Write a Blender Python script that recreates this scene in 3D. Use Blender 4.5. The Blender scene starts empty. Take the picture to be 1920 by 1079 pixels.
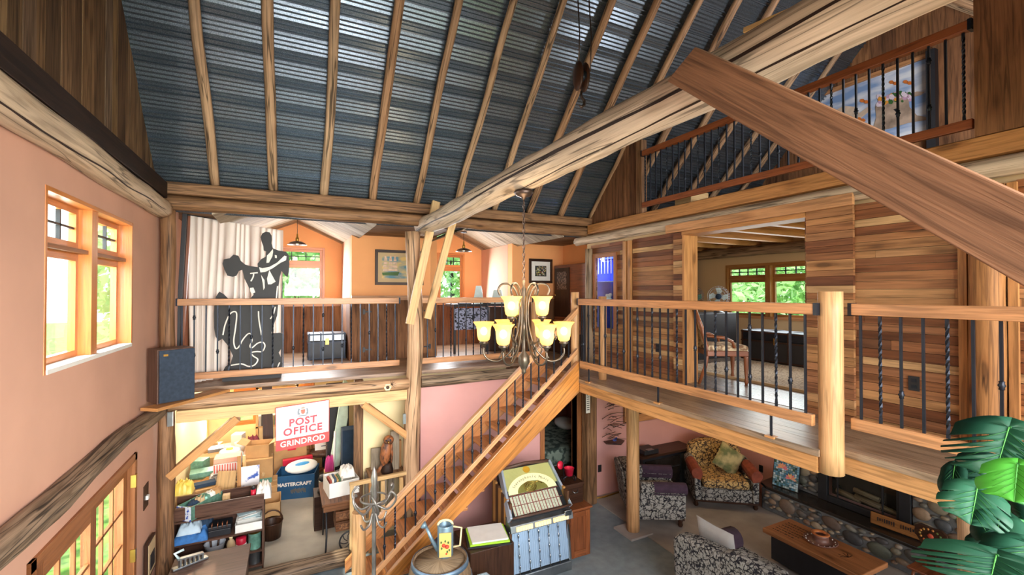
import bpy, bmesh, math, random
from math import sin, cos, tan, pi, radians, sqrt, atan2
from mathutils import Vector, Matrix, noise
V = Vector
rnd = random.Random(7)
S = bpy.context.scene
COL = S.collection

# ------------------------------------------------------------------ camera
YAW = radians(26.15); PITCH = radians(0.67); F = 16.0 / 36.0 * 1920.0
camd = bpy.data.cameras.new('camera'); camd.lens = 16.0; camd.sensor_width = 36.0; camd.clip_start = 0.05; camd.clip_end = 300
cam = bpy.data.objects.new('camera', camd); COL.objects.link(cam)
EYE = V((0, 0, 3.55))
cam.location = EYE
cam.rotation_euler = (pi / 2 + PITCH, 0, -YAW)
S.camera = cam
CR = cam.rotation_euler.to_matrix()

def P(px, py, X=None, Y=None, Z=None):
    """point of a real plane (X=, Y= or Z= constant) seen in direction (px, py) from the eye"""
    d = CR @ V(((px - 960) / F, (539.5 - py) / F, -1))
    t = (X - EYE.x) / d.x if X is not None else (Y - EYE.y) / d.y if Y is not None else (Z - EYE.z) / d.z
    return EYE + d * t

# ------------------------------------------------------------------ world, sun, exposure
w = bpy.data.worlds.new('world'); S.world = w; w.use_nodes = True
nt = w.node_tree; bg = nt.nodes['Background']
tc = nt.nodes.new('ShaderNodeTexCoord'); sp = nt.nodes.new('ShaderNodeSeparateXYZ'); cr = nt.nodes.new('ShaderNodeValToRGB')
nt.links.new(tc.outputs['Generated'], sp.inputs[0]); nt.links.new(sp.outputs['Z'], cr.inputs[0]); nt.links.new(cr.outputs[0], bg.inputs[0])
cr.color_ramp.elements[0].position = 0.0; cr.color_ramp.elements[0].color = (0.95, 0.97, 1, 1)
cr.color_ramp.elements[1].position = 0.7; cr.color_ramp.elements[1].color = (0.45, 0.66, 1.0, 1)
bg.inputs[1].default_value = 2.6
sund = bpy.data.lights.new('sun', 'SUN'); sund.energy = 9.0; sund.angle = radians(1.0); sund.color = (1.0, 0.93, 0.82)
sun = bpy.data.objects.new('sun', sund); COL.objects.link(sun)
sun.rotation_euler = V((0.62, 0.30, -0.95)).to_track_quat('-Z', 'Y').to_euler()
S.view_settings.view_transform = 'Standard'; S.view_settings.look = 'None'
S.view_settings.exposure = 0.12; S.view_settings.gamma = 1.0
try: S.view_settings.use_curve_mapping = False
except Exception: pass

def area(name, loc, to, size, power, color=(1, 1, 1), sy=None, spread=None):
    l = bpy.data.lights.new(name, 'AREA'); l.energy = power; l.color = color
    l.size = size
    if sy: l.shape = 'RECTANGLE'; l.size_y = sy
    if spread: l.spread = radians(spread)
    o = bpy.data.objects.new(name, l); COL.objects.link(o); o.location = loc
    o.rotation_euler = (V(to) - V(loc)).to_track_quat('-Z', 'Y').to_euler(); return o
def point(name, loc, power, color=(1, 0.8, 0.55), r=0.05):
    l = bpy.data.lights.new(name, 'POINT'); l.energy = power; l.color = color; l.shadow_soft_size = r
    o = bpy.data.objects.new(name, l); COL.objects.link(o); o.location = loc; return o
# daylight entering by the windows of the camera's own bay, the left window, dormers and the east room, plus added fill lamps
area('daylight_front', (1.8, -6.0, 5.0), (2.2, 5.0, 2.8), 9.0, 1700, (1, 0.98, 0.95), 4.5)
area('daylight_left_window', (-1.75, 4.66, 3.7), (2, 4.6, 3.2), 1.6, 70, (0.95, 0.98, 1), 1.1)
area('daylight_dormer', (0.2, 9.7, 3.8), (0.6, 6, 3.0), 1.2, 80, (0.97, 0.98, 1), 1.0)
area('daylight_dormer_right', (3.35, 9.7, 3.8), (2.9, 6, 3.0), 1.0, 70, (0.97, 0.98, 1), 1.0)
area('loft_fill', (5.5, 1.42, 5.5), (7.8, 4.6, 6.0), 0.9, 90, (0.97, 0.98, 1), 1.0)  # added fill that brightens the loft boards, hidden behind the loft post
area('back_bay_fill', (1.2, -1.0, 3.2), (0.5, 8.2, 2.6), 3.0, 120, (0.97, 0.98, 1), 1.0, 90)  # added fill lifting the dark back bay, no window behind it
area('daylight_east_window', (8.0, 5.2, 3.7), (5, 4.2, 2.6), 2.4, 40, (0.92, 0.97, 1), 1.1)
area('daylight_french_door', (-1.75, 4.66, 1.3), (2, 5.4, 0.6), 1.8, 60, (0.95, 0.98, 1), 1.6)
area('daylight_workshop', (-0.4, 10.3, 1.5), (0.4, 7.5, 0.8), 1.8, 110, (1, 0.95, 0.85), 1.0)
area('workshop_fill', (-0.3, 8.2, 2.24), (-0.3, 8.2, 0), 1.6, 26, (1, 0.95, 0.85), 0.3)  # added overhead fill, no tube fixture hangs in the workshop
area('daylight_living', (6.3, -1.6, 1.5), (6.2, 5.0, 0.5), 2.2, 32, (0.9, 0.95, 1), 1.4)

# ------------------------------------------------------------------ materials
MATS = {}
def newmat(name):
    m = bpy.data.materials.new(name); m.use_nodes = True
    n = m.node_tree; b = n.nodes['Principled BSDF']; MATS[name] = m
    return m, n, b
def lin(c):
    if isinstance(c, str):
        c = c.lstrip('#'); c = tuple(int(c[i:i + 2], 16) / 255 for i in (0, 2, 4))
        return tuple((x / 12.92 if x <= 0.04045 else ((x + 0.055) / 1.055) ** 2.4) for x in c) + (1,)
    return tuple(c) + ((1,) if len(c) == 3 else ())
def N(n, t, **k):
    x = n.nodes.new('ShaderNode' + t)
    for a, v in k.items(): setattr(x, a, v)
    return x
def ramp(n, stops, interp='LINEAR'):
    r = N(n, 'ValToRGB'); e = r.color_ramp; e.interpolation = interp
    while len(e.elements) > 1: e.elements.remove(e.elements[-1])
    e.elements[0].position = stops[0][0]; e.elements[0].color = lin(stops[0][1])
    for p, c in stops[1:]:
        q = e.elements.new(p); q.color = lin(c)
    return r
def even(cols): return [(i / max(1, len(cols) - 1), c) for i, c in enumerate(cols)]
def mixc(n, a, b, fac, mode='MIX'):
    x = N(n, 'Mix', data_type='RGBA', blend_type=mode)
    for s, v in ((0, fac), (6, a), (7, b)):
        if isinstance(v, bpy.types.NodeSocket): n.links.new(v, x.inputs[s])
        elif v is not None: x.inputs[s].default_value = v if s == 0 else lin(v)
    return x.outputs[2]
def plain(name, col, rough=0.6, metal=0.0, var=0.08, scale=8, bump=0.0, spec=0.5, coat=0.0):
    m, n, b = newmat(name)
    tcn = N(n, 'TexCoord'); no = N(n, 'TexNoise'); no.inputs['Scale'].default_value = scale; no.inputs['Detail'].default_value = 4
    n.links.new(tcn.outputs['Object'], no.inputs['Vector'])
    c = lin(col); d = tuple(x * (1 - var * 2) for x in c[:3]); e = tuple(min(1, x * (1 + var * 1.6)) for x in c[:3])
    r = ramp(n, [(0.3, d), (0.7, e)]); n.links.new(no.outputs[0], r.inputs[0]); n.links.new(r.outputs[0], b.inputs['Base Color'])
    b.inputs['Roughness'].default_value = rough; b.inputs['Metallic'].default_value = metal; b.inputs['Specular IOR Level'].default_value = spec
    if coat: b.inputs['Coat Weight'].default_value = coat
    if bump:
        bp = N(n, 'Bump'); bp.inputs['Strength'].default_value = bump; bp.inputs['Distance'].default_value = 0.01
        n.links.new(no.outputs[0], bp.inputs['Height']); n.links.new(bp.outputs[0], b.inputs['Normal'])
    return m
def wood(name, hues, rough=0.62, grain=0.5, gs=1.0, knots=0.6, bump=0.25, crack=0.0, blotch=0.25, spec=0.3):
    """wood grain along u (metres along the board), one hue per board from its 'tone' attribute"""
    m, n, b = newmat(name); L = n.links.new
    at = N(n, 'Attribute', attribute_name='tone'); uv = N(n, 'UVMap')
    rt = ramp(n, even(hues)); L(at.outputs['Fac'], rt.inputs[0])
    off = N(n, 'VectorMath', operation='SCALE'); off.inputs[0].default_value = (31.7, 17.3, 9.1); L(at.outputs['Fac'], off.inputs[3])
    ad = N(n, 'VectorMath', operation='ADD'); L(uv.outputs[0], ad.inputs[0]); L(off.outputs[0], ad.inputs[1])
    def stretched(sx, sy, scale, detail, dist=0.0):
        mp = N(n, 'Mapping'); mp.inputs['Scale'].default_value = (sx, sy, 1); L(ad.outputs[0], mp.inputs[0])
        t = N(n, 'TexNoise'); t.inputs['Scale'].default_value = scale; t.inputs['Detail'].default_value = detail; t.inputs['Distortion'].default_value = dist
        L(mp.outputs[0], t.inputs['Vector']); return t.outputs[0]
    g = stretched(0.7 * gs, 13 * gs, 3.0, 8, 0.9); g2 = stretched(2.2 * gs, 90 * gs, 3.0, 4); bl = stretched(1.0, 2.2, 1.6, 3)
    rg = ramp(n, [(0.36, (1 - grain * 1.15, 1 - grain * 1.2, 1 - grain * 1.25)), (0.5, (1 - 0.25 * grain,) * 3), (0.62, (1 + 0.15 * grain,) * 3)]); L(g, rg.inputs[0])
    rg2 = ramp(n, [(0.3, (1 - grain * 0.5,) * 3), (0.6, (1, 1, 1))]); L(g2, rg2.inputs[0])
    rb = ramp(n, [(0.3, (1 - blotch, 1 - blotch * 1.05, 1 - blotch * 1.1)), (0.7, (1.0, 1.0, 1.0))]); L(bl, rb.inputs[0])
    c = mixc(n, rt.outputs[0], rg.outputs[0], 1.0, 'MULTIPLY'); c = mixc(n, c, rg2.outputs[0], 1.0, 'MULTIPLY'); c = mixc(n, c, rb.outputs[0], 1.0, 'MULTIPLY')
    if knots:
        mp = N(n, 'Mapping'); mp.inputs['Scale'].default_value = (1.3, 4.0, 1); L(ad.outputs[0], mp.inputs[0])
        vo = N(n, 'TexVoronoi'); vo.inputs['Scale'].default_value = 1.0; L(mp.outputs[0], vo.inputs['Vector'])
        rk = ramp(n, [(0.07, (1 - knots, 1 - knots * 1.05, 1 - knots * 1.1)), (0.12, (0.8, 0.74, 0.68)), (0.22, (1, 1, 1))]); L(vo.outputs['Distance'], rk.inputs[0])
        c = mixc(n, c, rk.outputs[0], 1.0, 'MULTIPLY')
    if crack:
        cn = stretched(0.22, 5.0, 2.2, 2, 0.3)
        rc = ramp(n, [(0.478, (1, 1, 1)), (0.496, (1 - crack,) * 3), (0.508, (1 - crack,) * 3), (0.52, (1, 1, 1))]); L(cn, rc.inputs[0])
        c = mixc(n, c, rc.outputs[0], 1.0, 'MULTIPLY')
    L(c, b.inputs['Base Color']); b.inputs['Roughness'].default_value = rough; b.inputs['Specular IOR Level'].default_value = spec
    bp = N(n, 'Bump'); bp.inputs['Strength'].default_value = bump; bp.inputs['Distance'].default_value = 0.006
    L(g, bp.inputs['Height']); L(bp.outputs[0], b.inputs['Normal'])
    return m
def glow(name, col, strength, base=None):
    m, n, b = newmat(name); b.inputs['Base Color'].default_value = lin(base or col)
    b.inputs['Emission Color'].default_value = lin(col); b.inputs['Emission Strength'].default_value = strength
    return m
def glassmat(name, tint=(0.93, 0.97, 0.96), gl=0.08):
    m, n, b = newmat(name); n.nodes.remove(b)
    out = n.nodes['Material Output']; t = N(n, 'BsdfTransparent'); g = N(n, 'BsdfGlossy'); mx = N(n, 'MixShader'); lw = N(n, 'LayerWeight')
    t.inputs[0].default_value = lin(tint); g.inputs['Roughness'].default_value = 0.02; pw = N(n, 'Math', operation='POWER'); pw.inputs[1].default_value = 4.0; ma = N(n, 'Math', operation='MULTIPLY_ADD'); ma.inputs[1].default_value = 0.35; ma.inputs[2].default_value = 0.03; lw.inputs[0].default_value = 0.5
    n.links.new(lw.outputs['Facing'], pw.inputs[0]); n.links.new(pw.outputs[0], ma.inputs[0]); n.links.new(ma.outputs[0], mx.inputs[0]); n.links.new(t.outputs[0], mx.inputs[1]); n.links.new(g.outputs[0], mx.inputs[2]); n.links.new(mx.outputs[0], out.inputs[0])
    return m
def two(name, c1, c2, scale=20, lo=0.45, hi=0.55, rough=0.8, kind='noise', coord='Object', sc=(1, 1, 1), detail=3, bump=0.0, metal=0.0):
    m, n, b = newmat(name); t = N(n, 'TexCoord'); mp = N(n, 'Mapping'); mp.inputs['Scale'].default_value = sc
    n.links.new(t.outputs[coord], mp.inputs[0])
    if kind == 'noise': x = N(n, 'TexNoise'); x.inputs['Detail'].default_value = detail; o = x.outputs[0]
    elif kind == 'voronoi': x = N(n, 'TexVoronoi'); x.feature = 'DISTANCE_TO_EDGE'; o = x.outputs[0]
    else: x = N(n, 'TexWave'); x.inputs['Distortion'].default_value = 1.5; o = x.outputs[1]
    x.inputs['Scale'].default_value = scale; n.links.new(mp.outputs[0], x.inputs['Vector'])
    r = ramp(n, [(lo, c1), (hi, c2)]); n.links.new(o, r.inputs[0]); n.links.new(r.outputs[0], b.inputs['Base Color'])
    b.inputs['Roughness'].default_value = rough; b.inputs['Metallic'].default_value = metal
    if bump:
        bp = N(n, 'Bump'); bp.inputs['Strength'].default_value = bump; bp.inputs['Distance'].default_value = 0.01
        n.links.new(o, bp.inputs['Height']); n.links.new(bp.outputs[0], b.inputs['Normal'])
    return m
def attrmat(name, cols, rough=0.6, interp='CONSTANT', metal=0.0):
    m, n, b = newmat(name); at = N(n, 'Attribute', attribute_name='tone'); r = ramp(n, even(cols), 'LINEAR')
    n.links.new(at.outputs['Fac'], r.inputs[0]); no = N(n, 'TexNoise'); no.inputs['Scale'].default_value = 30; tcn = N(n, 'TexCoord'); n.links.new(tcn.outputs['Object'], no.inputs['Vector'])
    rr = ramp(n, [(0.3, (0.8, 0.8, 0.8)), (0.7, (1, 1, 1))]); n.links.new(no.outputs[0], rr.inputs[0])
    c = mixc(n, r.outputs[0], rr.outputs[0], 1.0, 'MULTIPLY'); n.links.new(c, b.inputs['Base Color']); b.inputs['Roughness'].default_value = rough; b.inputs['Metallic'].default_value = metal
    return m

M = {}
M['log'] = wood('peeled_log', ['#cba07a', '#d8b28c', '#c49670', '#e0bf9a'], grain=0.35, gs=0.8, knots=0.65, crack=0.75, blotch=0.3, rough=0.55)
M['log_grey'] = wood('weathered_log', ['#8f7862', '#a58a6e', '#987e66', '#b59b7c'], grain=0.5, gs=0.8, knots=0.6, crack=0.8, blotch=0.4)
M['log_pale'] = wood('pale_peeled_log', ['#d8c0a4', '#e0cab0', '#d2b898'], grain=0.3, gs=0.7, knots=0.6, crack=0.6, blotch=0.25)
M['log_gold'] = wood('golden_log', ['#c08a54', '#b47c48'], grain=0.4, knots=0.6, crack=0.6)
M['log_smooth'] = wood('smooth_yellow_log', ['#cd9a68', '#d6a674'], grain=0.32, gs=0.8, knots=0.5, blotch=0.15, rough=0.45)
M['beam_old'] = wood('old_sawn_beam', ['#9c7250', '#ab805a', '#8e6646', '#b68e68'], grain=0.45, knots=0.7, blotch=0.4, crack=0.5)
M['beam_dark'] = wood('dark_beam', ['#2c1c14', '#3a2519'], grain=0.5, knots=0.4, blotch=0.3)
M['fir'] = wood('fresh_fir', ['#cc9258', '#d69e66', '#c48850'], grain=0.32, knots=0.55, blotch=0.18, rough=0.5)
M['fir_pale'] = wood('pale_fir', ['#dcb27a', '#e2bd88', '#d3a468'], grain=0.22, knots=0.55, blotch=0.15, rough=0.5)
M['rail'] = wood('rail_wood', ['#cc8e5c', '#d49a68', '#c28450'], grain=0.3, knots=0.55, blotch=0.25, rough=0.42, spec=0.5)
M['rail_red'] = wood('red_rail_wood', ['#a0582f', '#ac6236'], grain=0.35, knots=0.4, rough=0.42, spec=0.5)
M['stair'] = wood('stair_wood', ['#dc9848', '#cc843c', '#c07838'], grain=0.4, gs=0.6, knots=0.5, blotch=0.3, rough=0.35, spec=0.6)
M['tread'] = wood('tread_wood', ['#c47c48', '#d08a52', '#b87040'], grain=0.35, knots=0.4, rough=0.35, spec=0.6)
M['barn'] = wood('barn_boards', ['#6c5038', '#8c6a48', '#a8845c', '#785a42', '#988068', '#b08c5e', '#5c4430', '#94724e'], grain=0.5, knots=0.5, blotch=0.45, rough=0.8)
M['barn_brown'] = wood('brown_barn_boards', ['#7a5238', '#946442', '#a8754c', '#845a3e', '#9c6c48'], grain=0.45, knots=0.5, blotch=0.4, rough=0.75)
M['barn_grey'] = wood('grey_barn_boards', ['#b8a890', '#9c8c78', '#d0bfa4', '#a69480', '#c8bcaa'], grain=0.4, knots=0.5, blotch=0.35, rough=0.8)
M['soffit'] = wood('rough_soffit_boards', ['#94704e', '#a07a54', '#866344'], grain=0.45, knots=0.4, blotch=0.4, rough=0.8)
M['siding'] = wood('cedar_siding', ['#744428', '#a0643c', '#c89460', '#8a5434', '#b87e50', '#dcb27e', '#6e4028', '#a86e46', '#d09c66', '#90583c', '#bc8458'], grain=0.38, gs=0.7, knots=0.6, blotch=0.35, rough=0.55)
M['brace'] = wood('rough_brace_plank', ['#8a6042', '#92684a'], grain=0.42, gs=1.0, knots=0.75, blotch=0.3, rough=0.8, bump=0.6)
M['deck'] = wood('deck_boards', ['#a08468', '#ae9074', '#94785e', '#b89c80'], grain=0.42, knots=0.5, blotch=0.3, rough=0.38, spec=0.6)
M['floor_up'] = wood('upper_floor_boards', ['#8d7a6a', '#9b8877', '#80705f'], grain=0.35, knots=0.4, blotch=0.35, rough=0.25, spec=0.7)
M['trimfir'] = wood('window_trim_fir', ['#c9752e', '#d6843a'], grain=0.2, knots=0.2, rough=0.35, spec=0.6, blotch=0.12)
M['doorfir'] = wood('door_fir', ['#9a6038', '#a86c42'], grain=0.25, knots=0.2, rough=0.45, blotch=0.15)
M['walnut'] = wood('walnut_veneer', ['#5e4236', '#6a4c3e'], grain=0.4, knots=0.1, rough=0.4)
M['cherry'] = wood('cherry_wood', ['#8a4a26', '#9a5830', '#7a4020'], grain=0.35, knots=0.1, rough=0.35, spec=0.6)
M['darkwood'] = wood('dark_brown_wood', ['#3c2418', '#4a2e1e'], grain=0.4, knots=0.2, rough=0.4)
M['iron'] = plain('black_iron', '#2b2f38', 0.42, 0.7, 0.1)
M['iron_brown'] = plain('brown_iron', '#5a4a42', 0.4, 0.8, 0.2)
M['peach'] = plain('peach_plaster', '#cc9c84', 0.85, var=0.035, scale=1.6, bump=0.06)
M['orange'] = plain('orange_plaster', '#eaa46a', 0.85, var=0.03, scale=1.5, bump=0.06)
M['pink'] = plain('pink_plaster', '#cc9690', 0.85, var=0.05, scale=1.4, bump=0.06)
M['cream'] = plain('cream_plaster', '#ead6a4', 0.85, var=0.03, scale=1.2, bump=0.05)
M['tan'] = plain('tan_plaster', '#c9ad84', 0.85, var=0.03, scale=1.2, bump=0.05)
M['white'] = plain('white_paint', '#e6e2da', 0.7, var=0.03)
M['black'] = plain('black_paint', '#202024', 0.5, var=0.1)
M['glass'] = glassmat('window_glass')
M['chrome'] = plain('chrome', '#c8ccd0', 0.15, 1.0, 0.03)
M['steel'] = plain('dull_steel', '#8b8f92', 0.35, 0.9, 0.1)
M['brass'] = plain('brass', '#b8924a', 0.3, 0.9, 0.1)
M['card'] = plain('cardboard', '#b98f5e', 0.85, var=0.08, scale=5)
M['grass'] = two('lawn', '#6f9a3e', '#a8c860', 3.0, 0.3, 0.7, 0.9)

# ------------------------------------------------------------------ mesh building
def frame(d, up=None):
    d = d.normalized(); up = V(up) if up is not None else (V((0, 0, 1)) if abs(d.z) < 0.95 else V((0, 1, 0)))
    s = d.cross(up).normalized(); u = s.cross(d).normalized(); return d, s, u
class MB:
    def __init__(self): self.v = []; self.f = []; self.uv = []; self.t = []; self.m = []; self.s = []; self.off = None
    def face(self, idx, uvs, tone=0.5, mi=0, smooth=False):
        self.f.append(tuple(idx)); self.uv.append(uvs); self.t.append(tone); self.m.append(mi); self.s.append(smooth)
    def add(self, pts): b = len(self.v); self.v += [V(p) for p in pts]; return b
    def beam(self, p0, p1, w, h, up=None, tone=None, mi=0, w1=None, h1=None, roll=0):
        p0, p1 = V(p0), V(p1); d, s, u = frame(p1 - p0, up); L = (p1 - p0).length
        if roll: R = Matrix.Rotation(roll, 3, d); s = R @ s; u = R @ u
        w1 = w if w1 is None else w1; h1 = h if h1 is None else h1; tone = rnd.random() if tone is None else tone
        b = self.add([p0 + s * (a * w / 2) + u * (c * h / 2) for a, c in ((-1, -1), (1, -1), (1, 1), (-1, 1))] + [p1 + s * (a * w1 / 2) + u * (c * h1 / 2) for a, c in ((-1, -1), (1, -1), (1, 1), (-1, 1))])
        o = rnd.random() * 5; ws = [w, h, w, h]; acc = o
        for i in range(4):
            j = (i + 1) % 4
            self.face((b + i, b + 4 + i, b + 4 + j, b + j), [(o, acc), (o + L, acc), (o + L, acc + ws[i]), (o, acc + ws[i])], tone, mi); acc += ws[i]
        e = [(o, o), (o + w * 0.2, o), (o + w * 0.2, o + h), (o, o + h)]
        self.face((b + 0, b + 1, b + 2, b + 3), e, tone, mi); self.face((b + 7, b + 6, b + 5, b + 4), e, tone, mi)
        return self
    def box(self, c, size, tone=None, mi=0, rz=0, M4=None):
        """axis box; grain along its longest side"""
        c = V(c); k = max(range(3), key=lambda i: size[i]); R = Matrix.Rotation(rz, 3, 'Z') if rz else Matrix.Identity(3)
        if M4 is not None: R = M4.to_3x3() @ R
        ax = [R @ V((1, 0, 0)), R @ V((0, 1, 0)), R @ V((0, 0, 1))]; d = ax[k] * size[k] / 2
        upi = 2 if k != 2 else 1; si = 3 - k - upi
        return self.beam(c - d, c + d, size[si], size[upi], ax[upi], tone, mi)
    def bx(self, x0, x1, y0, y1, z0, z1, tone=None, mi=0): return self.box(((x0 + x1) / 2, (y0 + y1) / 2, (z0 + z1) / 2), (abs(x1 - x0), abs(y1 - y0), abs(z1 - z0)), tone, mi)
    def tube(self, pts, r, n=8, mi=0, tone=0.5, caps=True, smooth=True, up=None, closed=False):
        pts = [V(p) for p in pts]; rs = r if isinstance(r, (list, tuple)) else [r] * len(pts); K = len(pts)
        tang = [(pts[(i + 1) % K] - pts[i - 1]) if closed else (pts[min(i + 1, K - 1)] - pts[max(i - 1, 0)]) for i in range(K)]
        d, s, u = frame(tang[0], up); base = []; acc = 0; us = []
        for i, p in enumerate(pts):
            t = tang[i].normalized(); s = (s - t * s.dot(t)); s = s.normalized() if s.length > 1e-6 else frame(t)[1]; u = t.cross(s)
            base.append(self.add([p + (s * cos(2 * pi * k / n) + u * sin(2 * pi * k / n)) * rs[i] for k in range(n)]))
            if i: acc += (p - pts[i - 1]).length
            us.append(acc)
        for i in range(K if closed else K - 1):
            a, b = base[i], base[(i + 1) % K]; cm = 2 * pi * max(rs[i], 1e-4)
            for k in range(n):
                k2 = (k + 1) % n
                self.face((a + k, a + k2, b + k2, b + k), [(us[i], cm * k / n), (us[i], cm * (k + 1) / n), (us[(i + 1) % K], cm * (k + 1) / n), (us[(i + 1) % K], cm * k / n)], tone, mi, smooth)
        if caps and not closed:
            for bb, rr, rev in ((base[0], rs[0], True), (base[-1], rs[-1], False)):
                if rr > 1e-5:
                    ids = list(range(bb, bb + n)); ids = ids[::-1] if rev else ids
                    self.face(ids, [(0.5 + rr * 0.3 * cos(2 * pi * k / n), rr * sin(2 * pi * k / n)) for k in range(n)], tone, mi)
        return self
    def lathe(self, prof, c=(0, 0, 0), n=20, mi=0, tone=0.5, axis=None, smooth=True, sx=1, sy=1, caps=True):
        """profile [(r, z)...] turned about z at c"""
        c = V(c); R = V((0, 0, 1)).rotation_difference(V(axis)).to_matrix() if axis is not None else Matrix.Identity(3); bs = []
        for r, z in prof: bs.append(self.add([c + R @ V((r * sx * cos(2 * pi * k / n), r * sy * sin(2 * pi * k / n), z)) for k in range(n)]))
        acc = 0
        for i in range(len(prof) - 1):
            l = sqrt((prof[i + 1][0] - prof[i][0]) ** 2 + (prof[i + 1][1] - prof[i][1]) ** 2); cm = 2 * pi * max(prof[i][0], 0.01)
            for k in range(n):
                k2 = (k + 1) % n
                self.face((bs[i] + k, bs[i] + k2, bs[i + 1] + k2, bs[i + 1] + k), [(acc, cm * k / n), (acc, cm * (k + 1) / n), (acc + l, cm * (k + 1) / n), (acc + l, cm * k / n)], tone, mi, smooth)
            acc += l
        for bb, r, rev in ((bs[0], prof[0][0], True), (bs[-1], prof[-1][0], False)):
            if caps and r > 1e-4:
                ids = list(range(bb, bb + n)); self.face(ids[::-1] if rev else ids, [(r * cos(2 * pi * k / n), r * sin(2 * pi * k / n)) for k in range(n)], tone, mi)
        return self
    def prism(self, pts, off, tone=0.5, mi=0, smooth=False):
        """closed outline pts (3D, planar) extruded by vector off"""
        pts = [V(p) for p in pts]; off = V(off); K = len(pts); a = self.add(pts); b = self.add([p + off for p in pts])
        o = pts[0]; e1 = (pts[1] - pts[0]).normalized(); nn = off.normalized(); e2 = nn.cross(e1)
        u2 = [((p - o).dot(e1), (p - o).dot(e2)) for p in pts]
        self.face(list(range(a + K - 1, a - 1, -1)), u2[::-1], tone, mi); self.face(list(range(b, b + K)), u2, tone, mi)
        for i in range(K):
            j = (i + 1) % K; l = (pts[j] - pts[i]).length
            self.face((a + i, a + j, b + j, b + i), [(0, 0), (l, 0), (l, off.length), (0, off.length)], tone, mi, smooth)
        return self
    def ball(self, c, r, n=12, m=8, mi=0, tone=0.5, sc=(1, 1, 1), nz=0.0, R=None, seed=0):
        c = V(c); R = R or Matrix.Identity(3); rows = []
        for j in range(m + 1):
            th = pi * j / m; row = []
            for k in range(n):
                ph = 2 * pi * k / n; d = V((sin(th) * cos(ph), sin(th) * sin(ph), cos(th)))
                q = 1 + (nz * noise.noise(d * 1.6 + V((seed * 7.1, seed * 3.3, seed))) if nz else 0)
                row.append(c + R @ V((d.x * sc[0], d.y * sc[1], d.z * sc[2])) * (r * q))
            rows.append(self.add(row))
        for j in range(m):
            for k in range(n):
                k2 = (k + 1) % n; self.face((rows[j] + k, rows[j + 1] + k, rows[j + 1] + k2, rows[j] + k2), [(j * .1, k * .1), (j * .1 + .1, k * .1), (j * .1 + .1, k * .1 + .1), (j * .1, k * .1 + .1)], tone, mi, True)
        return self
    def strip(self, pts, width, nrm, th, tone=0.5, mi=0):
        """flat ribbon along pts lying in the plane with normal nrm, thickness th"""
        pts = [V(p) for p in pts]; nrm = V(nrm).normalized(); K = len(pts); ws = width if isinstance(width, (list, tuple)) else [width] * K; L = []; Rr = []
        for i in range(K):
            t = (pts[min(i + 1, K - 1)] - pts[max(i - 1, 0)]).normalized(); s = t.cross(nrm).normalized()
            L.append(pts[i] + s * ws[i] / 2); Rr.append(pts[i] - s * ws[i] / 2)
        b = []
        for i in range(K): b.append(self.add([L[i], Rr[i], Rr[i] + nrm * th, L[i] + nrm * th]))
        for i in range(K - 1):
            for k in range(4): k2 = (k + 1) % 4; self.face((b[i] + k, b[i] + k2, b[i + 1] + k2, b[i + 1] + k), [(0, 0), (0.1, 0), (0.1, 0.1), (0, 0.1)], tone, mi)
        self.face([b[0] + k for k in (3, 2, 1, 0)], [(0, 0)] * 4, tone, mi); self.face([b[-1] + k for k in range(4)], [(0, 0)] * 4, tone, mi)
        return self
    def build(self, name, mats, parent=None, bevel=0, sub=0, solid=0, loc=None):
        me = bpy.data.meshes.new(name); o0 = V(loc) if loc is not None else V((0, 0, 0))
        me.from_pydata([p - o0 for p in self.v], [], self.f)
        mats = mats if isinstance(mats, (list, tuple)) else [mats]
        for m in mats: me.materials.append(M[m] if isinstance(m, str) else m)
        ul = me.uv_layers.new(name='UVMap'); flat = [c for f in self.uv for q in f for c in q]
        ul.data.foreach_set('uv', flat)
        ta = me.attributes.new('tone', 'FLOAT', 'FACE'); ta.data.foreach_set('value', self.t)
        me.polygons.foreach_set('material_index', self.m); me.polygons.foreach_set('use_smooth', self.s)
        me.update(); o = bpy.data.objects.new(name, me); COL.objects.link(o); o.location = o0
        if parent is not None: adopt(o, parent)
        if solid: md = o.modifiers.new('solid', 'SOLIDIFY'); md.thickness = solid; md.offset = 0
        if bevel: md = o.modifiers.new('bevel', 'BEVEL'); md.width = bevel; md.segments = 2; md.limit_method = 'ANGLE'; md.angle_limit = radians(50)
        if sub: md = o.modifiers.new('sub', 'SUBSURF'); md.levels = sub; md.render_levels = sub
        return o
def mworld(o):
    m = o.matrix_basis
    return (mworld(o.parent) @ o.matrix_parent_inverse @ m) if o.parent else m
def adopt(o, parent): o.parent = parent; o.matrix_parent_inverse = mworld(parent).inverted()
def tag(o, label, cat, group=None, kind=None):
    if label: o['label'] = label
    if cat: o['category'] = cat
    if group: o['group'] = group
    if kind: o['kind'] = kind
    return o
def struct(o, label=None):
    o['kind'] = 'structure'
    if label: o['label'] = label
    return o
def thing(name, label, cat, loc=(0, 0, 0), group=None, rz=0, kind=None):
    o = bpy.data.objects.new(name, None); COL.objects.link(o); o.location = loc; o.rotation_euler = (0, 0, rz); o.empty_display_size = 0.1
    return tag(o, label, cat, group, kind)
def xf(o, M4):
    """move a thing built at the origin to its place"""
    o.matrix_basis = M4 @ o.matrix_basis; return o
def place(o, loc, rz=0): o.location = V(loc); o.rotation_euler = (0, 0, rz); return o
def copy_tree(o, label=None, parent=None):
    c = o.copy(); COL.objects.link(c)
    if parent is not None: c.parent = parent
    if label: c['label'] = label
    for ch in list(o.children): copy_tree(ch, None, c)
    return c
def part(mb, name, mats, parent, **k): return mb.build(name, mats, parent, **k)
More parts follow.
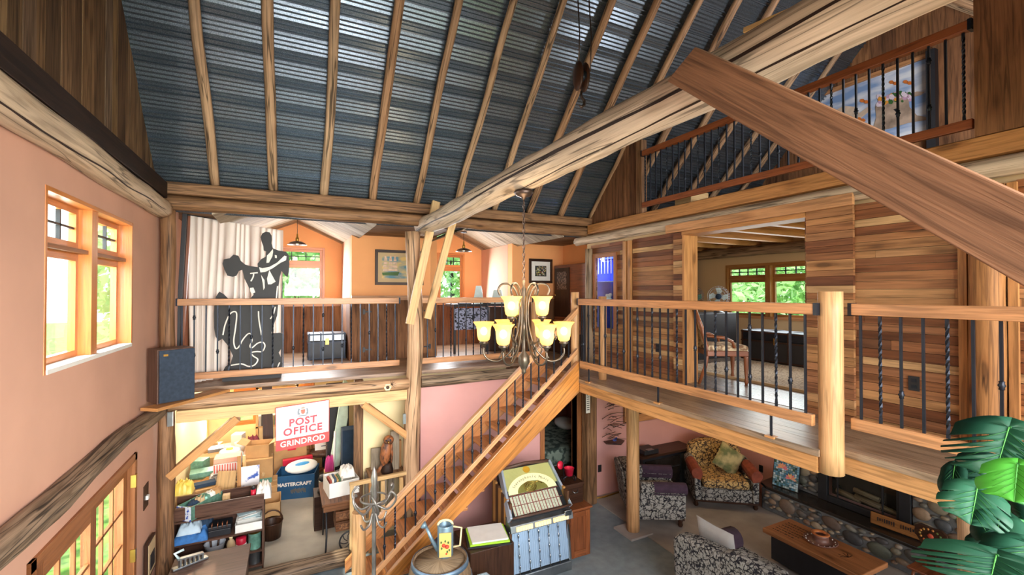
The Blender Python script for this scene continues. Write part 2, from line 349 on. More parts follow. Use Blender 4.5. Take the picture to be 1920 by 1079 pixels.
def timber(name, p0, p1, w, h, mat, label, cat='beam', group=None, bevel=0.006, up=None, parent=None, tone=None, roll=0):
    o = MB().beam(p0, p1, w, h, up, tone, roll=roll).build(name, mat, parent, bevel=bevel, loc=p0)
    return tag(o, label, cat, group) if parent is None else o
def logmb(p0, p1, r0, r1, seed=0, n=16, wob=0.06, bend=0.0, flat=0.0):
    p0, p1 = V(p0), V(p1); L = (p1 - p0).length; K = max(3, int(L / 0.16)); d, s, u = frame(p1 - p0); mb = MB(); bases = []
    tone = rnd.random()
    for i in range(K + 1):
        t = i / K; q = V((seed * 5.3, t * L * 0.9, seed)); c = p0.lerp(p1, t) + (s * noise.noise(q) + u * noise.noise(q + V((9, 9, 9)))) * bend
        r = r0 + (r1 - r0) * t
        bases.append(mb.add([c + (s * cos(a) + u * sin(a) * (1 - flat)) * r * (1 + wob * noise.noise(V((cos(a) * 1.3 + seed * 3, sin(a) * 1.3, t * L * 1.6))) * 1.6 + wob * 0.5 * noise.noise(V((cos(a) * 4, sin(a) * 4 + seed, t * L * 6)))) for a in [2 * pi * k / n for k in range(n)]]))
    o = seed * 1.37
    for i in range(K):
        a, b = bases[i], bases[i + 1]
        for k in range(n):
            k2 = (k + 1) % n; cm = 2 * pi * r0; u0 = o + L * i / K; u1 = o + L * (i + 1) / K
            mb.face((a + k, a + k2, b + k2, b + k), [(u0, cm * k / n), (u0, cm * (k + 1) / n), (u1, cm * (k + 1) / n), (u1, cm * k / n)], tone, 0, True)
    for bb, rr, rev in ((bases[0], r0, 1), (bases[-1], r1, 0)):
        ids = list(range(bb, bb + n)); mb.face(ids[::-1] if rev else ids, [(rr * 0.3 * cos(2 * pi * k / n), rr * sin(2 * pi * k / n)) for k in range(n)], tone, 0)
    return mb
def crack(o, n, k0, drift, i0, i1, w_, seed, name='crack'):
    """dark drying crack following the surface of a log"""
    vs = [v.co for v in o.data.vertices]; K = len(vs) // n - 1; mb = MB(); L, R_ = [], []
    a, b_ = int(K * i0), int(K * i1)
    for i in range(a, b_ + 1):
        ring = vs[i * n:(i + 1) * n]; c = sum(ring, V((0, 0, 0))) / n; u = (i - a) / (b_ - a); q = k0 + drift * u + 0.5 * noise.noise(V((seed, i * 0.22, 0))); k = int(math.floor(q)) % n; f = q - math.floor(q)
        p = ring[k].lerp(ring[(k + 1) % n], f); t = (ring[(k + 1) % n] - ring[k]).normalized(); out = (p - c).normalized(); ww = w_ * (0.25 + 0.75 * sin(pi * u) ** 0.5) * (1 + 0.5 * noise.noise(V((seed, i * 0.9, 4)))); p = p + out * 0.0015
        L.append(p - t * ww / 2); R_.append(p + t * ww / 2)
    i_ = mb.add([x for pr in zip(L, R_) for x in pr])
    for j in range(len(L) - 1): mb.face((i_ + 2 * j, i_ + 2 * j + 1, i_ + 2 * j + 3, i_ + 2 * j + 2), [(0, 0)] * 4, 0.2)
    mb.v = [v + o.location for v in mb.v]; return mb.build(name, 'beam_dark', o, loc=o.location)
def log(name, p0, p1, r0, r1, mat, label, cat='post', group=None, seed=None, parent=None, **k):
    seed = rnd.random() * 40 if seed is None else seed
    o = logmb(p0, p1, r0, r1, seed, **k).build(name, mat, parent, loc=p0)
    return tag(o, label, cat, group) if parent is None else o
def textmesh(s, loc, size, ex, ey, extrude=0.001, bold=0.0, space=1.0, mb=None, tone=0.5):
    c = bpy.data.curves.new('t', 'FONT'); c.body = s; c.size = size; c.extrude = extrude; c.align_x = 'CENTER'; c.align_y = 'CENTER'; c.offset = bold; c.space_character = space; c.resolution_u = 3
    o = bpy.data.objects.new('t', c); COL.objects.link(o); dg = bpy.context.evaluated_depsgraph_get(); dg.update(); me = bpy.data.meshes.new_from_object(o.evaluated_get(dg))
    ex = V(ex).normalized(); ey = V(ey).normalized(); ez = ex.cross(ey); mb = mb or MB(); b = len(mb.v)
    for v in me.vertices: mb.v.append(V(loc) + ex * v.co.x + ey * v.co.y + ez * v.co.z)
    for p in me.polygons: mb.face([b + i for i in p.vertices], [(0, 0)] * len(p.vertices), tone)
    bpy.data.objects.remove(o); bpy.data.curves.remove(c); bpy.data.meshes.remove(me); return mb
# ------------------------------------------------------------------ the building (metres; y runs to the far side, x to the right)
XL, YB, XR = -1.35, 6.45, 4.65       # left gable, back post line, right gable
DZ = 2.37                            # upper deck
PLZ = 4.82                           # top of the wall plates
YF = 0.3; RY = (YB + YF) / 2; SL = 1.06
def roofz(y): return PLZ + SL * ((YB - y) if y > RY else (y - YF))
RIDGE = roofz(RY)

def holes(name, axis, c0, c1, a0, a1, z0, z1, hs, mat, label=None):
    """wall slab between c0 and c1 on the axis, spanning a0..a1 along, with rectangular openings (a, b, za, zb)"""
    mb = MB(); A = sorted({a0, a1} | {h[0] for h in hs} | {h[1] for h in hs}); Z = sorted({z0, z1} | {h[2] for h in hs} | {h[3] for h in hs})
    for i in range(len(A) - 1):
        j = 0
        while j < len(Z) - 1:
            am = (A[i] + A[i + 1]) / 2
            free = lambda q: not any(h[0] < am < h[1] and h[2] < (Z[q] + Z[q + 1]) / 2 < h[3] for h in hs)
            if not free(j): j += 1; continue
            k = j
            while k + 1 < len(Z) - 1 and free(k + 1): k += 1
            if axis == 'x': mb.bx(c0, c1, A[i], A[i + 1], Z[j], Z[k + 1])
            else: mb.bx(A[i], A[i + 1], c0, c1, Z[j], Z[k + 1])
            j = k + 1
    return struct(mb.build(name, mat), label)
def boards(mb, axis, c0, c1, a0, a1, zf, horizontal=False, wmin=0.14, wmax=0.26, hs=(), gap=0.004, seed=1, lmin=1.2, lmax=3.2):
    """board cladding. vertical: boards side by side along a, zf(a)->(z0,z1). horizontal: rows up z (zf=(z0,z1))"""
    r = random.Random(seed)
    def put(x0, x1, z0, z1, t, d=0):
        if x1 - x0 < 0.01 or z1 - z0 < 0.01: return
        e0 = c0 + d; e1 = c1 + d
        if axis == 'x': mb.bx(e0, e1, x0, x1, z0, z1, t)
        else: mb.bx(x0, x1, e0, e1, z0, z1, t)
    if horizontal:
        z = zf[0]
        while z < zf[1] - 0.02:
            h = r.uniform(wmin, wmax); z1 = min(z + h, zf[1]); a = a0 - r.uniform(0, 1)
            while a < a1:
                b = a + r.uniform(lmin, lmax); t = r.random(); d = r.uniform(-0.002, 0.002); segs = [(max(a, a0), min(b, a1))]
                for q in hs:
                    if q[2] < (z + z1) / 2 < q[3]:
                        new = []
                        for s0, s1 in segs:
                            if q[1] <= s0 or q[0] >= s1: new.append((s0, s1)); continue
                            if s0 < q[0]: new.append((s0, q[0]))
                            if s1 > q[1]: new.append((q[1], s1))
                        segs = new
                for s0, s1 in segs: put(s0, s1 - 0.002, z, z1 - gap, t, d)
                a = b
            z = z1
    else:
        a = a0
        while a < a1 - 0.01:
            b = min(a + r.uniform(wmin, wmax), a1); t = r.random(); d = r.uniform(-0.004, 0.004); zz0, zz1 = zf(a); y0, y1 = zf(b)
            e0, e1 = c0 + d, c1 + d; pts = [(a, zz0), (b - gap, y0), (b - gap, max(y1, y0 + 0.01)), (a, max(zz1, zz0 + 0.01))]
            P3 = [V((e0, p, q)) if axis == 'x' else V((p, e0, q)) for p, q in pts]; off = V((e1 - e0, 0, 0)) if axis == 'x' else V((0, e1 - e0, 0))
            i0 = len(mb.f); mb.prism(P3, off, t)
            for k in range(i0, len(mb.f)):
                mb.uv[k] = [((mb.v[i].z) * 1.0 + t * 9, (mb.v[i].y if axis == 'x' else mb.v[i].x) + (mb.v[i].x if axis == 'x' else mb.v[i].y)) for i in mb.f[k]]
            a = b
    return mb

# ---- floors
m, n, b = newmat('grey_concrete'); M['concrete'] = m
t = N(n, 'TexCoord'); a1 = N(n, 'TexNoise'); a1.inputs['Scale'].default_value = 0.9; a1.inputs['Detail'].default_value = 8; a2 = N(n, 'TexNoise'); a2.inputs['Scale'].default_value = 9; a2.inputs['Detail'].default_value = 6
n.links.new(t.outputs['Object'], a1.inputs['Vector']); n.links.new(t.outputs['Object'], a2.inputs['Vector'])
r1 = ramp(n, [(0.3, '#5d6a72'), (0.5, '#7d8a90'), (0.7, '#98a2a4')]); r2 = ramp(n, [(0.3, (0.75, 0.75, 0.75)), (0.7, (1, 1, 1))])
n.links.new(a1.outputs[0], r1.inputs[0]); n.links.new(a2.outputs[0], r2.inputs[0]); n.links.new(mixc(n, r1.outputs[0], r2.outputs[0], 1, 'MULTIPLY'), b.inputs['Base Color']); b.inputs['Roughness'].default_value = 0.45
M['concrete_tan'] = plain('tan_concrete', '#9c938c', 0.6, var=0.12, scale=2.5)
M['concrete_warm'] = plain('warm_concrete', '#a8a193', 0.6, var=0.12, scale=1.6)
struct(MB().bx(XL, 4.7, -3, 6.45, -0.12, 0).build('floor', 'concrete'), 'blue-grey concrete floor of the main room')
struct(MB().bx(4.7, 7.6, -3, 6.6, -0.12, 0.012).build('floor_living', 'concrete_tan'), 'tan concrete floor of the living corner')
struct(MB().bx(XL, 4.7, 6.45, 11.0, -0.12, 0.0).build('floor_workshop', 'concrete_warm'), 'bare concrete workshop floor')
struct(MB().bx(-60, 60, -60, 80, -0.6, -0.4).build('ground', 'grass'), 'grass outside')

# ---- left gable wall
WIN = (3.78, 5.54, 3.04, 4.22); FD = (3.61, 5.68, 0.0, 1.98)
holes('wall_left', 'x', XL - 0.15, XL, -3, 6.6, 0, 4.7, [WIN, FD], 'peach', 'peach plaster wall at the left')
gb = MB(); boards(gb, 'x', XL - 0.05, XL - 0.02, YF, YB + 0.1, lambda y: (4.6, roofz(min(y, YB)) + 0.06), seed=5, wmin=0.12, wmax=0.24)
struct(gb.build('wall_left_gable', 'barn'), 'vertical old boards of the left gable')
holes('wall_left_bay', 'x', XL - 0.15, XL, 6.6, 8.4, DZ, 4.7, [], 'peach', 'peach wall at the left end of the back bay')
log('wall_log', (XL + 0.06, -1.0, 4.53), (XL + 0.06, 6.42, 4.50), 0.115, 0.105, 'log_pale', 'thick pale cracked log along the left wall over the window', 'log', seed=3, wob=0.06, bend=0.02)
crack([o for o in bpy.data.objects if o.name == 'wall_log'][0], 16, 13.6, 1.2, 0.3, 0.97, 0.012, 3.3)
timber('dark_beam', (XL + 0.04, -1.0, 4.715), (XL + 0.04, 6.35, 4.715), 0.14, 0.18, 'beam_dark', 'blackened beam lying on the pale log under the gable boards', 'beam')
log('wall_log', (XL + 0.05, -1.0, 2.25), (XL + 0.05, 6.4, 2.25), 0.09, 0.08, 'log_grey', 'grey wavy log along the left wall above the glass doors', 'log', seed=11, wob=0.14, bend=0.03)

# ---- back: deck side bay
D1 = (-0.72, 0.98); D2 = (2.5, 4.08); YK = 8.3; YD = 9.95
holes('wall_back_upper', 'y', YK, YK + 0.2, XL, 5.5, DZ, 4.72, [(D1[0], D1[1], DZ, 4.72), (D2[0], D2[1], DZ, 4.72)], 'orange', 'orange plaster knee wall between the dormers')
def dormer(nm, d, ww, lab):
    mb = MB(); ap = (d[0] + d[1]) / 2; ws, we, wz0, wz1 = ww
    mb.bx(d[0] - 0.12, d[0], YK, YD, DZ, 4.55); mb.bx(d[1], d[1] + 0.12, YK + 0.21, YD, DZ, 4.55)
    struct(mb.build('wall_dormer_sides_' + nm, 'peach'), 'side walls of the ' + lab)
    holes('wall_dormer_' + nm, 'y', YD, YD + 0.16, d[0] - 0.12, d[1] + 0.12, DZ, 4.52, [ww], 'orange', 'orange window wall of the ' + lab)
    g = MB(); g.prism([(d[0] - 0.12, YD, 4.52), (d[1] + 0.12, YD, 4.52), (ap, YD, 4.93)], (0, 0.16, 0)); struct(g.build('wall_dormer_peak_' + nm, 'orange'))
    c = MB(); rr = random.Random(len(lab))
    for s, e in ((d[0] - 0.12, ap), (d[1] + 0.12, ap)):
        y = 6.55
        while y < YD:
            wd = rr.uniform(0.2, 0.32); y1 = min(YD, y + wd)
            a = V((s, y, 4.5)); bb = V((e, y, 4.93)); L = 0.02
            i0 = len(c.f); c.prism([a, bb, bb + V((0, y1 - y - 0.006, 0)), a + V((0, y1 - y - 0.006, 0))], (0, 0, 0.02), rr.random())
            for k in range(i0, len(c.f)): c.uv[k] = [(c.v[i].x, c.v[i].y) for i in c.f[k]]
            y = y1
    struct(c.build('ceiling_dormer_' + nm, 'barn_grey'), 'grey plank ceiling of the ' + lab)
dormer('left', D1, (-0.3, 0.66, 3.35, 4.46), 'left dormer')
dormer('right', D2, (3.0, 3.66, 3.35, 4.46), 'right dormer')
c = MB()
rr = random.Random(4)
for x0, x1 in ((XL, D1[0] - 0.12), (D1[1] + 0.12, D2[0] - 0.12), (D2[1] + 0.12, 5.5)):
    y = 6.5
    while y < YK:
        y1 = min(YK, y + rr.uniform(0.18, 0.3)); c.bx(x0, x1, y, y1 - 0.006, 4.56, 4.6, rr.random()); y = y1
struct(c.build('ceiling_back_bay', 'soffit'), 'rough brown soffit boards behind the plate beam')
struct(MB().bx(XL - 0.2, 5.5, 6.5, 10.2, 4.98, 5.02).build('ceiling_cover', 'soffit'))
# lower half boarding (knee wall wainscot)
wz = MB()
for a, bb in ((XL, D1[0] - 0.12), (D1[1], D2[0]), (D2[1], 5.3)): boards(wz, 'y', YK - 0.025, YK - 0.003, a, bb, lambda x: (DZ, 3.42), seed=int(a * 10) + 50, wmin=0.13, wmax=0.2)
for d in (D1, D2): boards(wz, 'y', YD - 0.025, YD - 0.003, d[0], d[1], lambda x: (DZ, 3.3), seed=71, wmin=0.13, wmax=0.2)
boards(wz, 'x', D1[1] - 0.025, D1[1] - 0.003, YK, YD, lambda y: (DZ, 3.42), seed=8)
struct(wz.build('trim_1', 'barn_brown'), 'brown board wainscot of the back bay')
cap = MB(); cap.bx(D1[1], D2[0], YK - 0.05, YK, 3.42, 3.5, 0.9); cap.bx(D2[1], 5.3, YK - 0.05, YK, 3.42, 3.5, 0.8); cap.bx(D1[0], D1[1], YD - 0.05, YD, 3.28, 3.33, 0.8); cap.bx(D2[0], D2[1], YD - 0.05, YD, 3.28, 3.33, 0.8)
struct(cap.build('trim_2', 'rail'), 'wooden cap rail on the wainscot')
holes('wall_back_right', 'x', 5.3, 5.42, 6.55, YK, DZ, 4.6, [], 'orange', 'orange wall at the right end of the back bay')
holes('wall_left_nook', 'x', XL, XL + 0.1, 6.62, 7.0, DZ, 4.56, [], 'peach')

# ---- decks
dk = MB(); rr = random.Random(9)
y = 6.8
while y < YD:
    y1 = min(YD, y + rr.uniform(0.16, 0.22)); dk.bx(XL, 5.3, y, y1 - 0.004, DZ - 0.05, DZ - (0.0 if y < YK else 0.0), rr.random()); y = y1
struct(dk.build('floor_balcony', 'deck'), 'plank floor of the back balcony')
dk = MB(); x = 3.57
while x < XR:
    x1 = min(XR, x + rr.uniform(0.16, 0.22))
    for ya, yb in ((-1.5, 2.06), (2.06, 5.3), (5.3, 6.8)):
        xa = max(x, 3.57 if ya == 2.06 else 3.75)
        if xa < x1 - 0.02: dk.bx(xa, x1 - 0.004, ya, yb, DZ - 0.05, DZ, rr.random())
    x = x1
struct(dk.build('floor_bridge', 'deck'), 'plank floor of the bridge')
# ---- right wood wall with the wide opening
OP = (2.77, 4.35, DZ, 4.36); DC = (5.72, 6.34, 2.6, 4.2)
sd = MB(); boards(sd, 'x', XR, XR + 0.03, -1.5, 6.4, (DZ, 4.36), True, 0.06, 0.088, [OP, (1.32, 1.62, DZ, 4.4), (5.35, 5.55, DZ, 4.4), (5.76, 6.26, 2.95, 4.14)], seed=21, lmin=1.4, lmax=3.4)
struct(sd.build('wall_right', 'siding'), 'mixed cedar board wall behind the bridge')
wb = holes('wall_right_backing', 'x', XR + 0.03, XR + 0.16, -1.5, 6.55, DZ, 4.655, [OP, (5.76, 6.26, 2.95, 4.14)], 'tan')
ret = MB(); boards(ret, 'x', XR - 0.035, XR - 0.003, OP[0] - 0.42, OP[0], (DZ, 4.36), True, 0.055, 0.1, seed=31, lmin=3, lmax=4)
boards(ret, 'x', XR - 0.035, XR - 0.003, OP[1], OP[1] + 0.16, (DZ, 4.36), True, 0.055, 0.09, seed=33, lmin=3, lmax=4)
boards(ret, 'y', OP[0] - 0.001, OP[0] + 0.03, XR, XR + 0.2, (DZ, 4.36), True, 0.07, 0.13, seed=35, lmin=3, lmax=4)
struct(ret.build('trim_3', 'siding'), 'short stacked boards framing the wide opening')
jm = MB(); jm.bx(XR - 0.04, XR + 0.2, OP[1] - 0.035, OP[1], DZ, 4.36, 0.8); jm.bx(XR - 0.05, XR + 0.2, OP[0], OP[1], 4.30, 4.36, 0.9)
struct(jm.build('trim_4', 'fir'), 'fir jamb of the wide opening')
timber('door_header', (XR - 0.115, 2.3, 4.395), (XR - 0.115, 4.55, 4.395), 0.04, 0.11, 'rail', 'red-brown header board over the wide opening', 'beam')
# ---- east room
struct(MB().bx(XR, 8.3, -1.5, 7.6, DZ - 0.06, DZ + 0.005).build('floor_east_room', 'floor_up'), 'shiny plank floor of the east room')
EW = (4.62, 6.53, 3.05, 4.12)
holes('wall_east', 'x', 8.15, 8.3, -1.5, 7.6, DZ, 4.68, [EW], 'tan', 'tan wall with the double window in the east room')
holes('wall_east_back', 'y', 7.4, 7.55, 5.35, 8.15, DZ, 4.68, [], 'tan', 'tan end wall of the east room')
jo = []
for i in range(9):
    y = 2.06 + i * 0.62
    timber('ceiling_joist', (XR + 0.16, y, 4.52), (8.15, y, 4.52), 0.1, 0.14, 'fir', 'squared fir ceiling joist in the east room, %s from its far end wall' % ['ninth', 'eighth', 'seventh', 'sixth', 'fifth', 'fourth', 'third', 'second', 'first'][i], 'joist', 'joists over the east room')
struct(MB().bx(XR, 8.3, -1.5, 7.6, 4.60, 4.66).build('ceiling_east_room', 'rail'), 'brown plank ceiling of the east room')
log('east_log', (8.0, -0.5, 4.36), (8.0, 7.4, 4.36), 0.1, 0.1, 'log_grey', 'dark log over the window in the east room', 'log')
log('east_post', (8.0, 7.28, DZ), (8.0, 7.28, 4.3), 0.09, 0.09, 'log_grey', 'dark log post in the corner of the east room', 'post')
# ---- ground floor walls under the decks
YP = 6.5
DR = (3.78, 4.42, 0.0, 1.98)
holes('wall_pink', 'y', YP, YP + 0.14, 1.72, 7.6, 0, 2.32, [DR], 'pink', 'pink wall under the balcony')
holes('wall_fireplace', 'x', 7.5, 7.64, -1.5, 6.5, 0, 2.32, [], 'pink', 'pink wall behind the fireplace')
holes('wall_workshop_partition', 'y', 6.95, 7.07, 0.98, 3.2, 0, 2.3, [], 'cream', 'cream partition behind the carved owl')
WK = [( -0.95, -0.55, 0.95, 1.9), (-0.42, 0.5, 0.95, 1.9)]
holes('wall_workshop_back', 'y', 10.4, 10.52, XL, 3.2, 0, 2.32, WK, 'cream', 'cream back wall of the workshop')
holes('wall_workshop_left', 'x', XL - 0.2, XL, 6.6, 10.5, 0, DZ, [], 'cream')
holes('wall_workshop_right', 'x', 3.2, 3.3, 6.95, 10.5, 0, 2.32, [], 'cream')
struct(MB().bx(XL, XR, 7.0, 10.5, 2.28, 2.31).build('ceiling_workshop', 'fir_pale'), 'plywood ceiling of the workshop')
struct(MB().bx(XR, 7.6, -1.5, 6.6, 2.27, 2.30).build('ceiling_living', 'soffit'), 'board ceiling over the living corner')
# ---- metal roof
m, n, b = newmat('galvanised_roof'); M['roof'] = m
t = N(n, 'TexCoord'); a1 = N(n, 'TexNoise'); a1.inputs['Scale'].default_value = 150; a1.inputs['Detail'].default_value = 3; mp = N(n, 'Mapping'); mp.inputs['Scale'].default_value = (1, 1, 1)
n.links.new(t.outputs['Object'], mp.inputs[0]); n.links.new(mp.outputs[0], a1.inputs['Vector'])
r1 = ramp(n, [(0.32, '#525c66'), (0.5, '#6c7680'), (0.68, '#8a949e')]); n.links.new(a1.outputs[0], r1.inputs[0]); n.links.new(r1.outputs[0], b.inputs['Base Color'])
b.inputs['Metallic'].default_value = 0.75; r2 = ramp(n, [(0.3, (0.34,) * 3), (0.7, (0.28,) * 3)]); n.links.new(a1.outputs[0], r2.inputs[0]); n.links.new(r2.outputs[0], b.inputs['Roughness'])
def sheet(name, side, label):
    mb = MB(); prof = []; L = (YB + 0.35 - RY) * sqrt(1 + SL * SL); s = 0.0; per = 0.285
    steps = [(0.0, 0.0), (0.005, 0.03), (0.02, 0.03), (0.025, 0.0), (0.05, 0.0), (0.055, 0.03), (0.07, 0.03), (0.075, 0.0), (0.105, 0.006), (0.125, 0.0), (0.15, 0.006), (0.17, 0.0), (0.195, 0.006), (0.215, 0.0), (0.24, 0.006), (0.262, 0.0)]
    while s < L:
        for a, hh in steps:
            if s + a <= L: prof.append((s + a, hh))
        s += per
    nrm = V((0, -SL * side, -1)).normalized(); dn = V((0, side, -SL)).normalized(); top = V((0, RY, RIDGE + 0.06)); x0, x1 = XL - 0.1, 8.35; idx = []
    for s, hh in prof:
        p = top + dn * s + nrm * (0.022 - hh) * -1
        idx.append(mb.add([V((x0, p.y, p.z)), V((x1, p.y, p.z))]))
    for i in range(len(idx) - 1):
        a, bq = idx[i], idx[i + 1]; mb.face((a, a + 1, bq + 1, bq), [(0, 0), (1, 0), (1, 1), (0, 1)], 0.5, 0)
    return struct(mb.build(name, 'roof'), label)
sheet('ceiling_roof_back', 1, 'ribbed dark metal underside of the back roof slope')
sheet('ceiling_roof_front', -1, 'ribbed metal underside of the front roof slope')
# ---- rafters
names = ['first', 'second', 'third', 'fourth', 'fifth', 'sixth', 'seventh', 'eighth', 'ninth', 'tenth']
for i in range(15):
    x = -0.79 + 0.605 * i; r = rnd.uniform(0.042, 0.056)
    a = V((x, YB - 0.03, PLZ + 0.0)); bq = V((x, RY + 0.02, RIDGE - 0.075)); dd = (bq - a).normalized()
    lab = 'peeled pole rafter under the metal roof, %s from the left gable' % names[i] if i < 10 else 'peeled pole rafter seen through the loft railing, %s beyond the gable boards' % names[i - 10]
    log('rafter', a, bq, r * 1.05, r * 0.95, 'log', lab, 'rafter', 'pole rafters of the back slope', seed=i * 1.7, n=10, wob=0.05, bend=0.025)
for i, x in enumerate([6.1, 6.7, 7.3, 7.9]):
    log('rafter', (x, 1.0, roofz(1.0) - 0.09), (x, RY, RIDGE - 0.075), 0.05, 0.05, 'log', 'pole rafter of the opposite slope high in the loft, %s from the far gable' % names[3 - i], 'rafter', 'pole rafters of the front slope', seed=40 + i, n=10)
# ---- plate beams over the back post line
timber('plate_beam', (XL, YB, 4.752), (XR + 0.05, YB, 4.752), 0.2, 0.14, 'beam_old', 'upper squared plate beam under the rafter ends', 'beam', bevel=0.015)
log('plate_log', (XL, YB - 0.02, 4.592), (XR + 0.05, YB - 0.02, 4.592), 0.083, 0.08, 'beam_old', 'rough lower plate log under the squared beam', 'log', seed=8, wob=0.12, bend=0.02)
# ---- tie beam, central post and braces
TX = 1.79; KT = 18.4
tb = log('tie_beam', (TX, 6.62, 4.53), (TX, 0.25, 4.55), 0.135, 0.115, 'log_pale', 'big pale log tie beam crossing the room overhead', 'beam', seed=19, wob=0.1, bend=0.02, n=20)
PX = 1.60
for k0, dr, a, b_, w_ in ((KT, 1.5, 0.02, 0.95, 0.022), (KT + 2.2, -1.2, 0.35, 0.8, 0.012), (KT - 2.2, 1.0, 0.5, 0.97, 0.012)): crack(tb, 20, k0, dr, a, b_, w_, k0)
log('centre_post', (PX, YB, 0.0), (PX, YB, 4.42), 0.115, 0.1, 'log', 'tall knobbly log post in the middle of the balcony front', 'post', seed=5, wob=0.12, bend=0.05, n=20)
timber('plank_brace', P(818, 378, Y=6.2), P(768, 608, Y=6.28), 0.05, 0.11, 'fir_pale', 'pale plank brace nailed across the front of the tall log post', 'brace', up=(1, 0, 0), bevel=0.003)
timber('plank_brace', P(852, 405, Y=6.25), P(801, 598, Y=6.3), 0.05, 0.10, 'fir_pale', 'grey plank brace leaning to the right of the tall log post', 'brace', up=(1, 0, 0), bevel=0.003)
p0 = P(1296, 128, X=1.62); p1 = P(1920, 446, X=1.62); p1 = p0 + (p1 - p0) * 1.25
mb = MB(); d = (p1 - p0).normalized(); s = V((1, 0, 0)).cross(d).normalized(); hw = 0.083
q0, q1 = p0 + s * hw, p0 - s * hw
if q0.z > q1.z: q0, q1 = q1, q0
mb.prism([q0 - d * 0.05, q1 + d * 0.02, p1 + (q1 - p0), p1 + (q0 - p0)], (-0.055, 0, 0), 0.5)
i0 = 0
for k in range(len(mb.f)): mb.uv[k] = [((mb.v[i] - p0).dot(d), (mb.v[i] - p0).dot(s) + mb.v[i].x) for i in mb.f[k]]
tag(mb.build('plank_brace', 'brace', bevel=0.004), 'huge rough-sawn brown plank brace crossing in front of the tie beam', 'brace')
log('front_post', (TX + 0.05, YF, 0), (TX + 0.05, YF, 4.44), 0.12, 0.11, 'log', 'log post carrying the near end of the tie beam', 'post', seed=44)
timber('collar_plank', P(1402, 60, X=3.2), P(1575, -12, X=3.2), 0.04, 0.11, 'fir_pale', 'short pale plank nailed under the rafters above the tie beam', 'plank', up=(1, 0, 0), bevel=0.003)
# ---- corner and left lower framing
log('corner_post', (XL + 0.1, YB - 0.0, 0), (XL + 0.1, YB, 4.5), 0.085, 0.075, 'beam_old', 'rough corner post between the left wall and the balcony', 'post', seed=14, wob=0.14)
log('balcony_log', (XL + 0.1, YB - 0.03, 2.275), (PX - 0.08, YB - 0.03, 2.275), 0.083, 0.08, 'log', 'squared-off log under the balcony, left of the tall post', 'log', seed=24, flat=0.05, wob=0.05)
log('balcony_log', (PX + 0.1, YB - 0.03, 2.275), (3.5, YB - 0.03, 2.29), 0.08, 0.075, 'log_grey', 'grey log under the balcony, right of the tall post', 'log', seed=29, wob=0.1)
timber('workshop_beam', (XL + 0.2, YB - 0.01, 2.12), (PX - 0.1, YB - 0.01, 2.12), 0.09, 0.14, 'fir_pale', 'pale squared beam over the workshop opening', 'beam')
timber('knee_brace', P(318, 893, Y=YB), P(446, 783, Y=YB), 0.09, 0.17, 'fir', 'diagonal fir knee brace at the left of the workshop opening', 'brace', up=(0, 1, 0))
timber('knee_brace', P(680, 757, Y=YB + 0.02), P(776, 826, Y=YB + 0.02), 0.09, 0.16, 'fir', 'diagonal fir knee brace beside the tall log post', 'brace', up=(0, 1, 0))
timber('partition_post', (0.93, 7.0, 0), (0.93, 7.0, 2.28), 0.12, 0.12, 'beam_old', 'brown square post at the end of the cream partition', 'post')
log('sill_log', (-0.9, 6.33, 0.09), (0.72, 6.33, 0.1), 0.11, 0.12, 'log_grey', 'half-buried old timber sill at the workshop entrance', 'log', seed=63, flat=0.2, wob=0.14)
timber('ledge_plank', (-1.24, 5.66, DZ + 0.016), (-0.70, 6.42, DZ + 0.016), 0.2, 0.032, 'fir', 'short fir plank under the loudspeaker', 'plank', bevel=0.003)
# ---- right side uprights and loft floor beams
log('wall_post', (XR - 0.02, 6.42, DZ), (XR - 0.02, 6.42, 4.3), 0.08, 0.07, 'log_grey', 'rough half-log post at the far end of the cedar wall', 'post', seed=33)
log('wall_post', (XR - 0.03, 1.47, DZ), (XR - 0.03, 1.47, 4.34), 0.105, 0.1, 'log_gold', 'thick golden log post set in the cedar wall at the right', 'post', seed=37)
st = MB(); st.bx(XR - 0.03, XR + 0.0, 1.31, 1.36, DZ, 4.34, 0.9); st.bx(XR - 0.03, XR, 1.58, 1.63, DZ, 4.34, 0.9); st.bx(XR - 0.04, XR, 5.36, 5.42, DZ, 4.34, 0.8); st.bx(XR - 0.04, XR, 5.46, 5.53, DZ, 4.34, 0.3)
struct(st.build('trim_5', 'fir'), 'narrow fir trim strips on the cedar wall')
timber('wall_post', (XR - 0.07, 6.36, 0), (XR - 0.07, 6.36, DZ - 0.05), 0.19, 0.19, 'beam_old', 'old square barn post under the bridge end', 'post', bevel=0.02)
log('loft_log', (XR - 0.05, -1.2, 4.455), (XR - 0.05, 6.75, 4.455), 0.075, 0.07, 'log_pale', 'pale log lying along the top of the cedar wall', 'log', seed=51, wob=0.1)
timber('loft_beam', (XR - 0.06, -1.2, 4.62), (XR - 0.06, 6.35, 4.62), 0.1, 0.15, 'fir', 'long fir edge beam of the loft floor', 'beam')
struct(MB().bx(XR - 0.02, 8.3, -1.2, 6.4, 4.66, 4.72).build('floor_loft', 'soffit'), 'plank floor of the loft')
lb = MB(); boards(lb, 'x', XR - 0.02, XR + 0.02, 5.2, YB + 0.1, lambda y: (4.68, roofz(min(y, YB)) + 0.0), seed=15, wmin=0.12, wmax=0.2)
struct(lb.build('wall_right_gable', 'barn_brown'), 'vertical barn boards left of the loft opening')
lb = MB(); boards(lb, 'x', 8.2, 8.24, 0.5, 6.4, lambda y: (4.7, roofz(y) + 0.08), seed=16, wmin=0.16, wmax=0.28)
struct(lb.build('wall_loft_back', 'barn_brown'), 'barn board gable at the back of the loft')
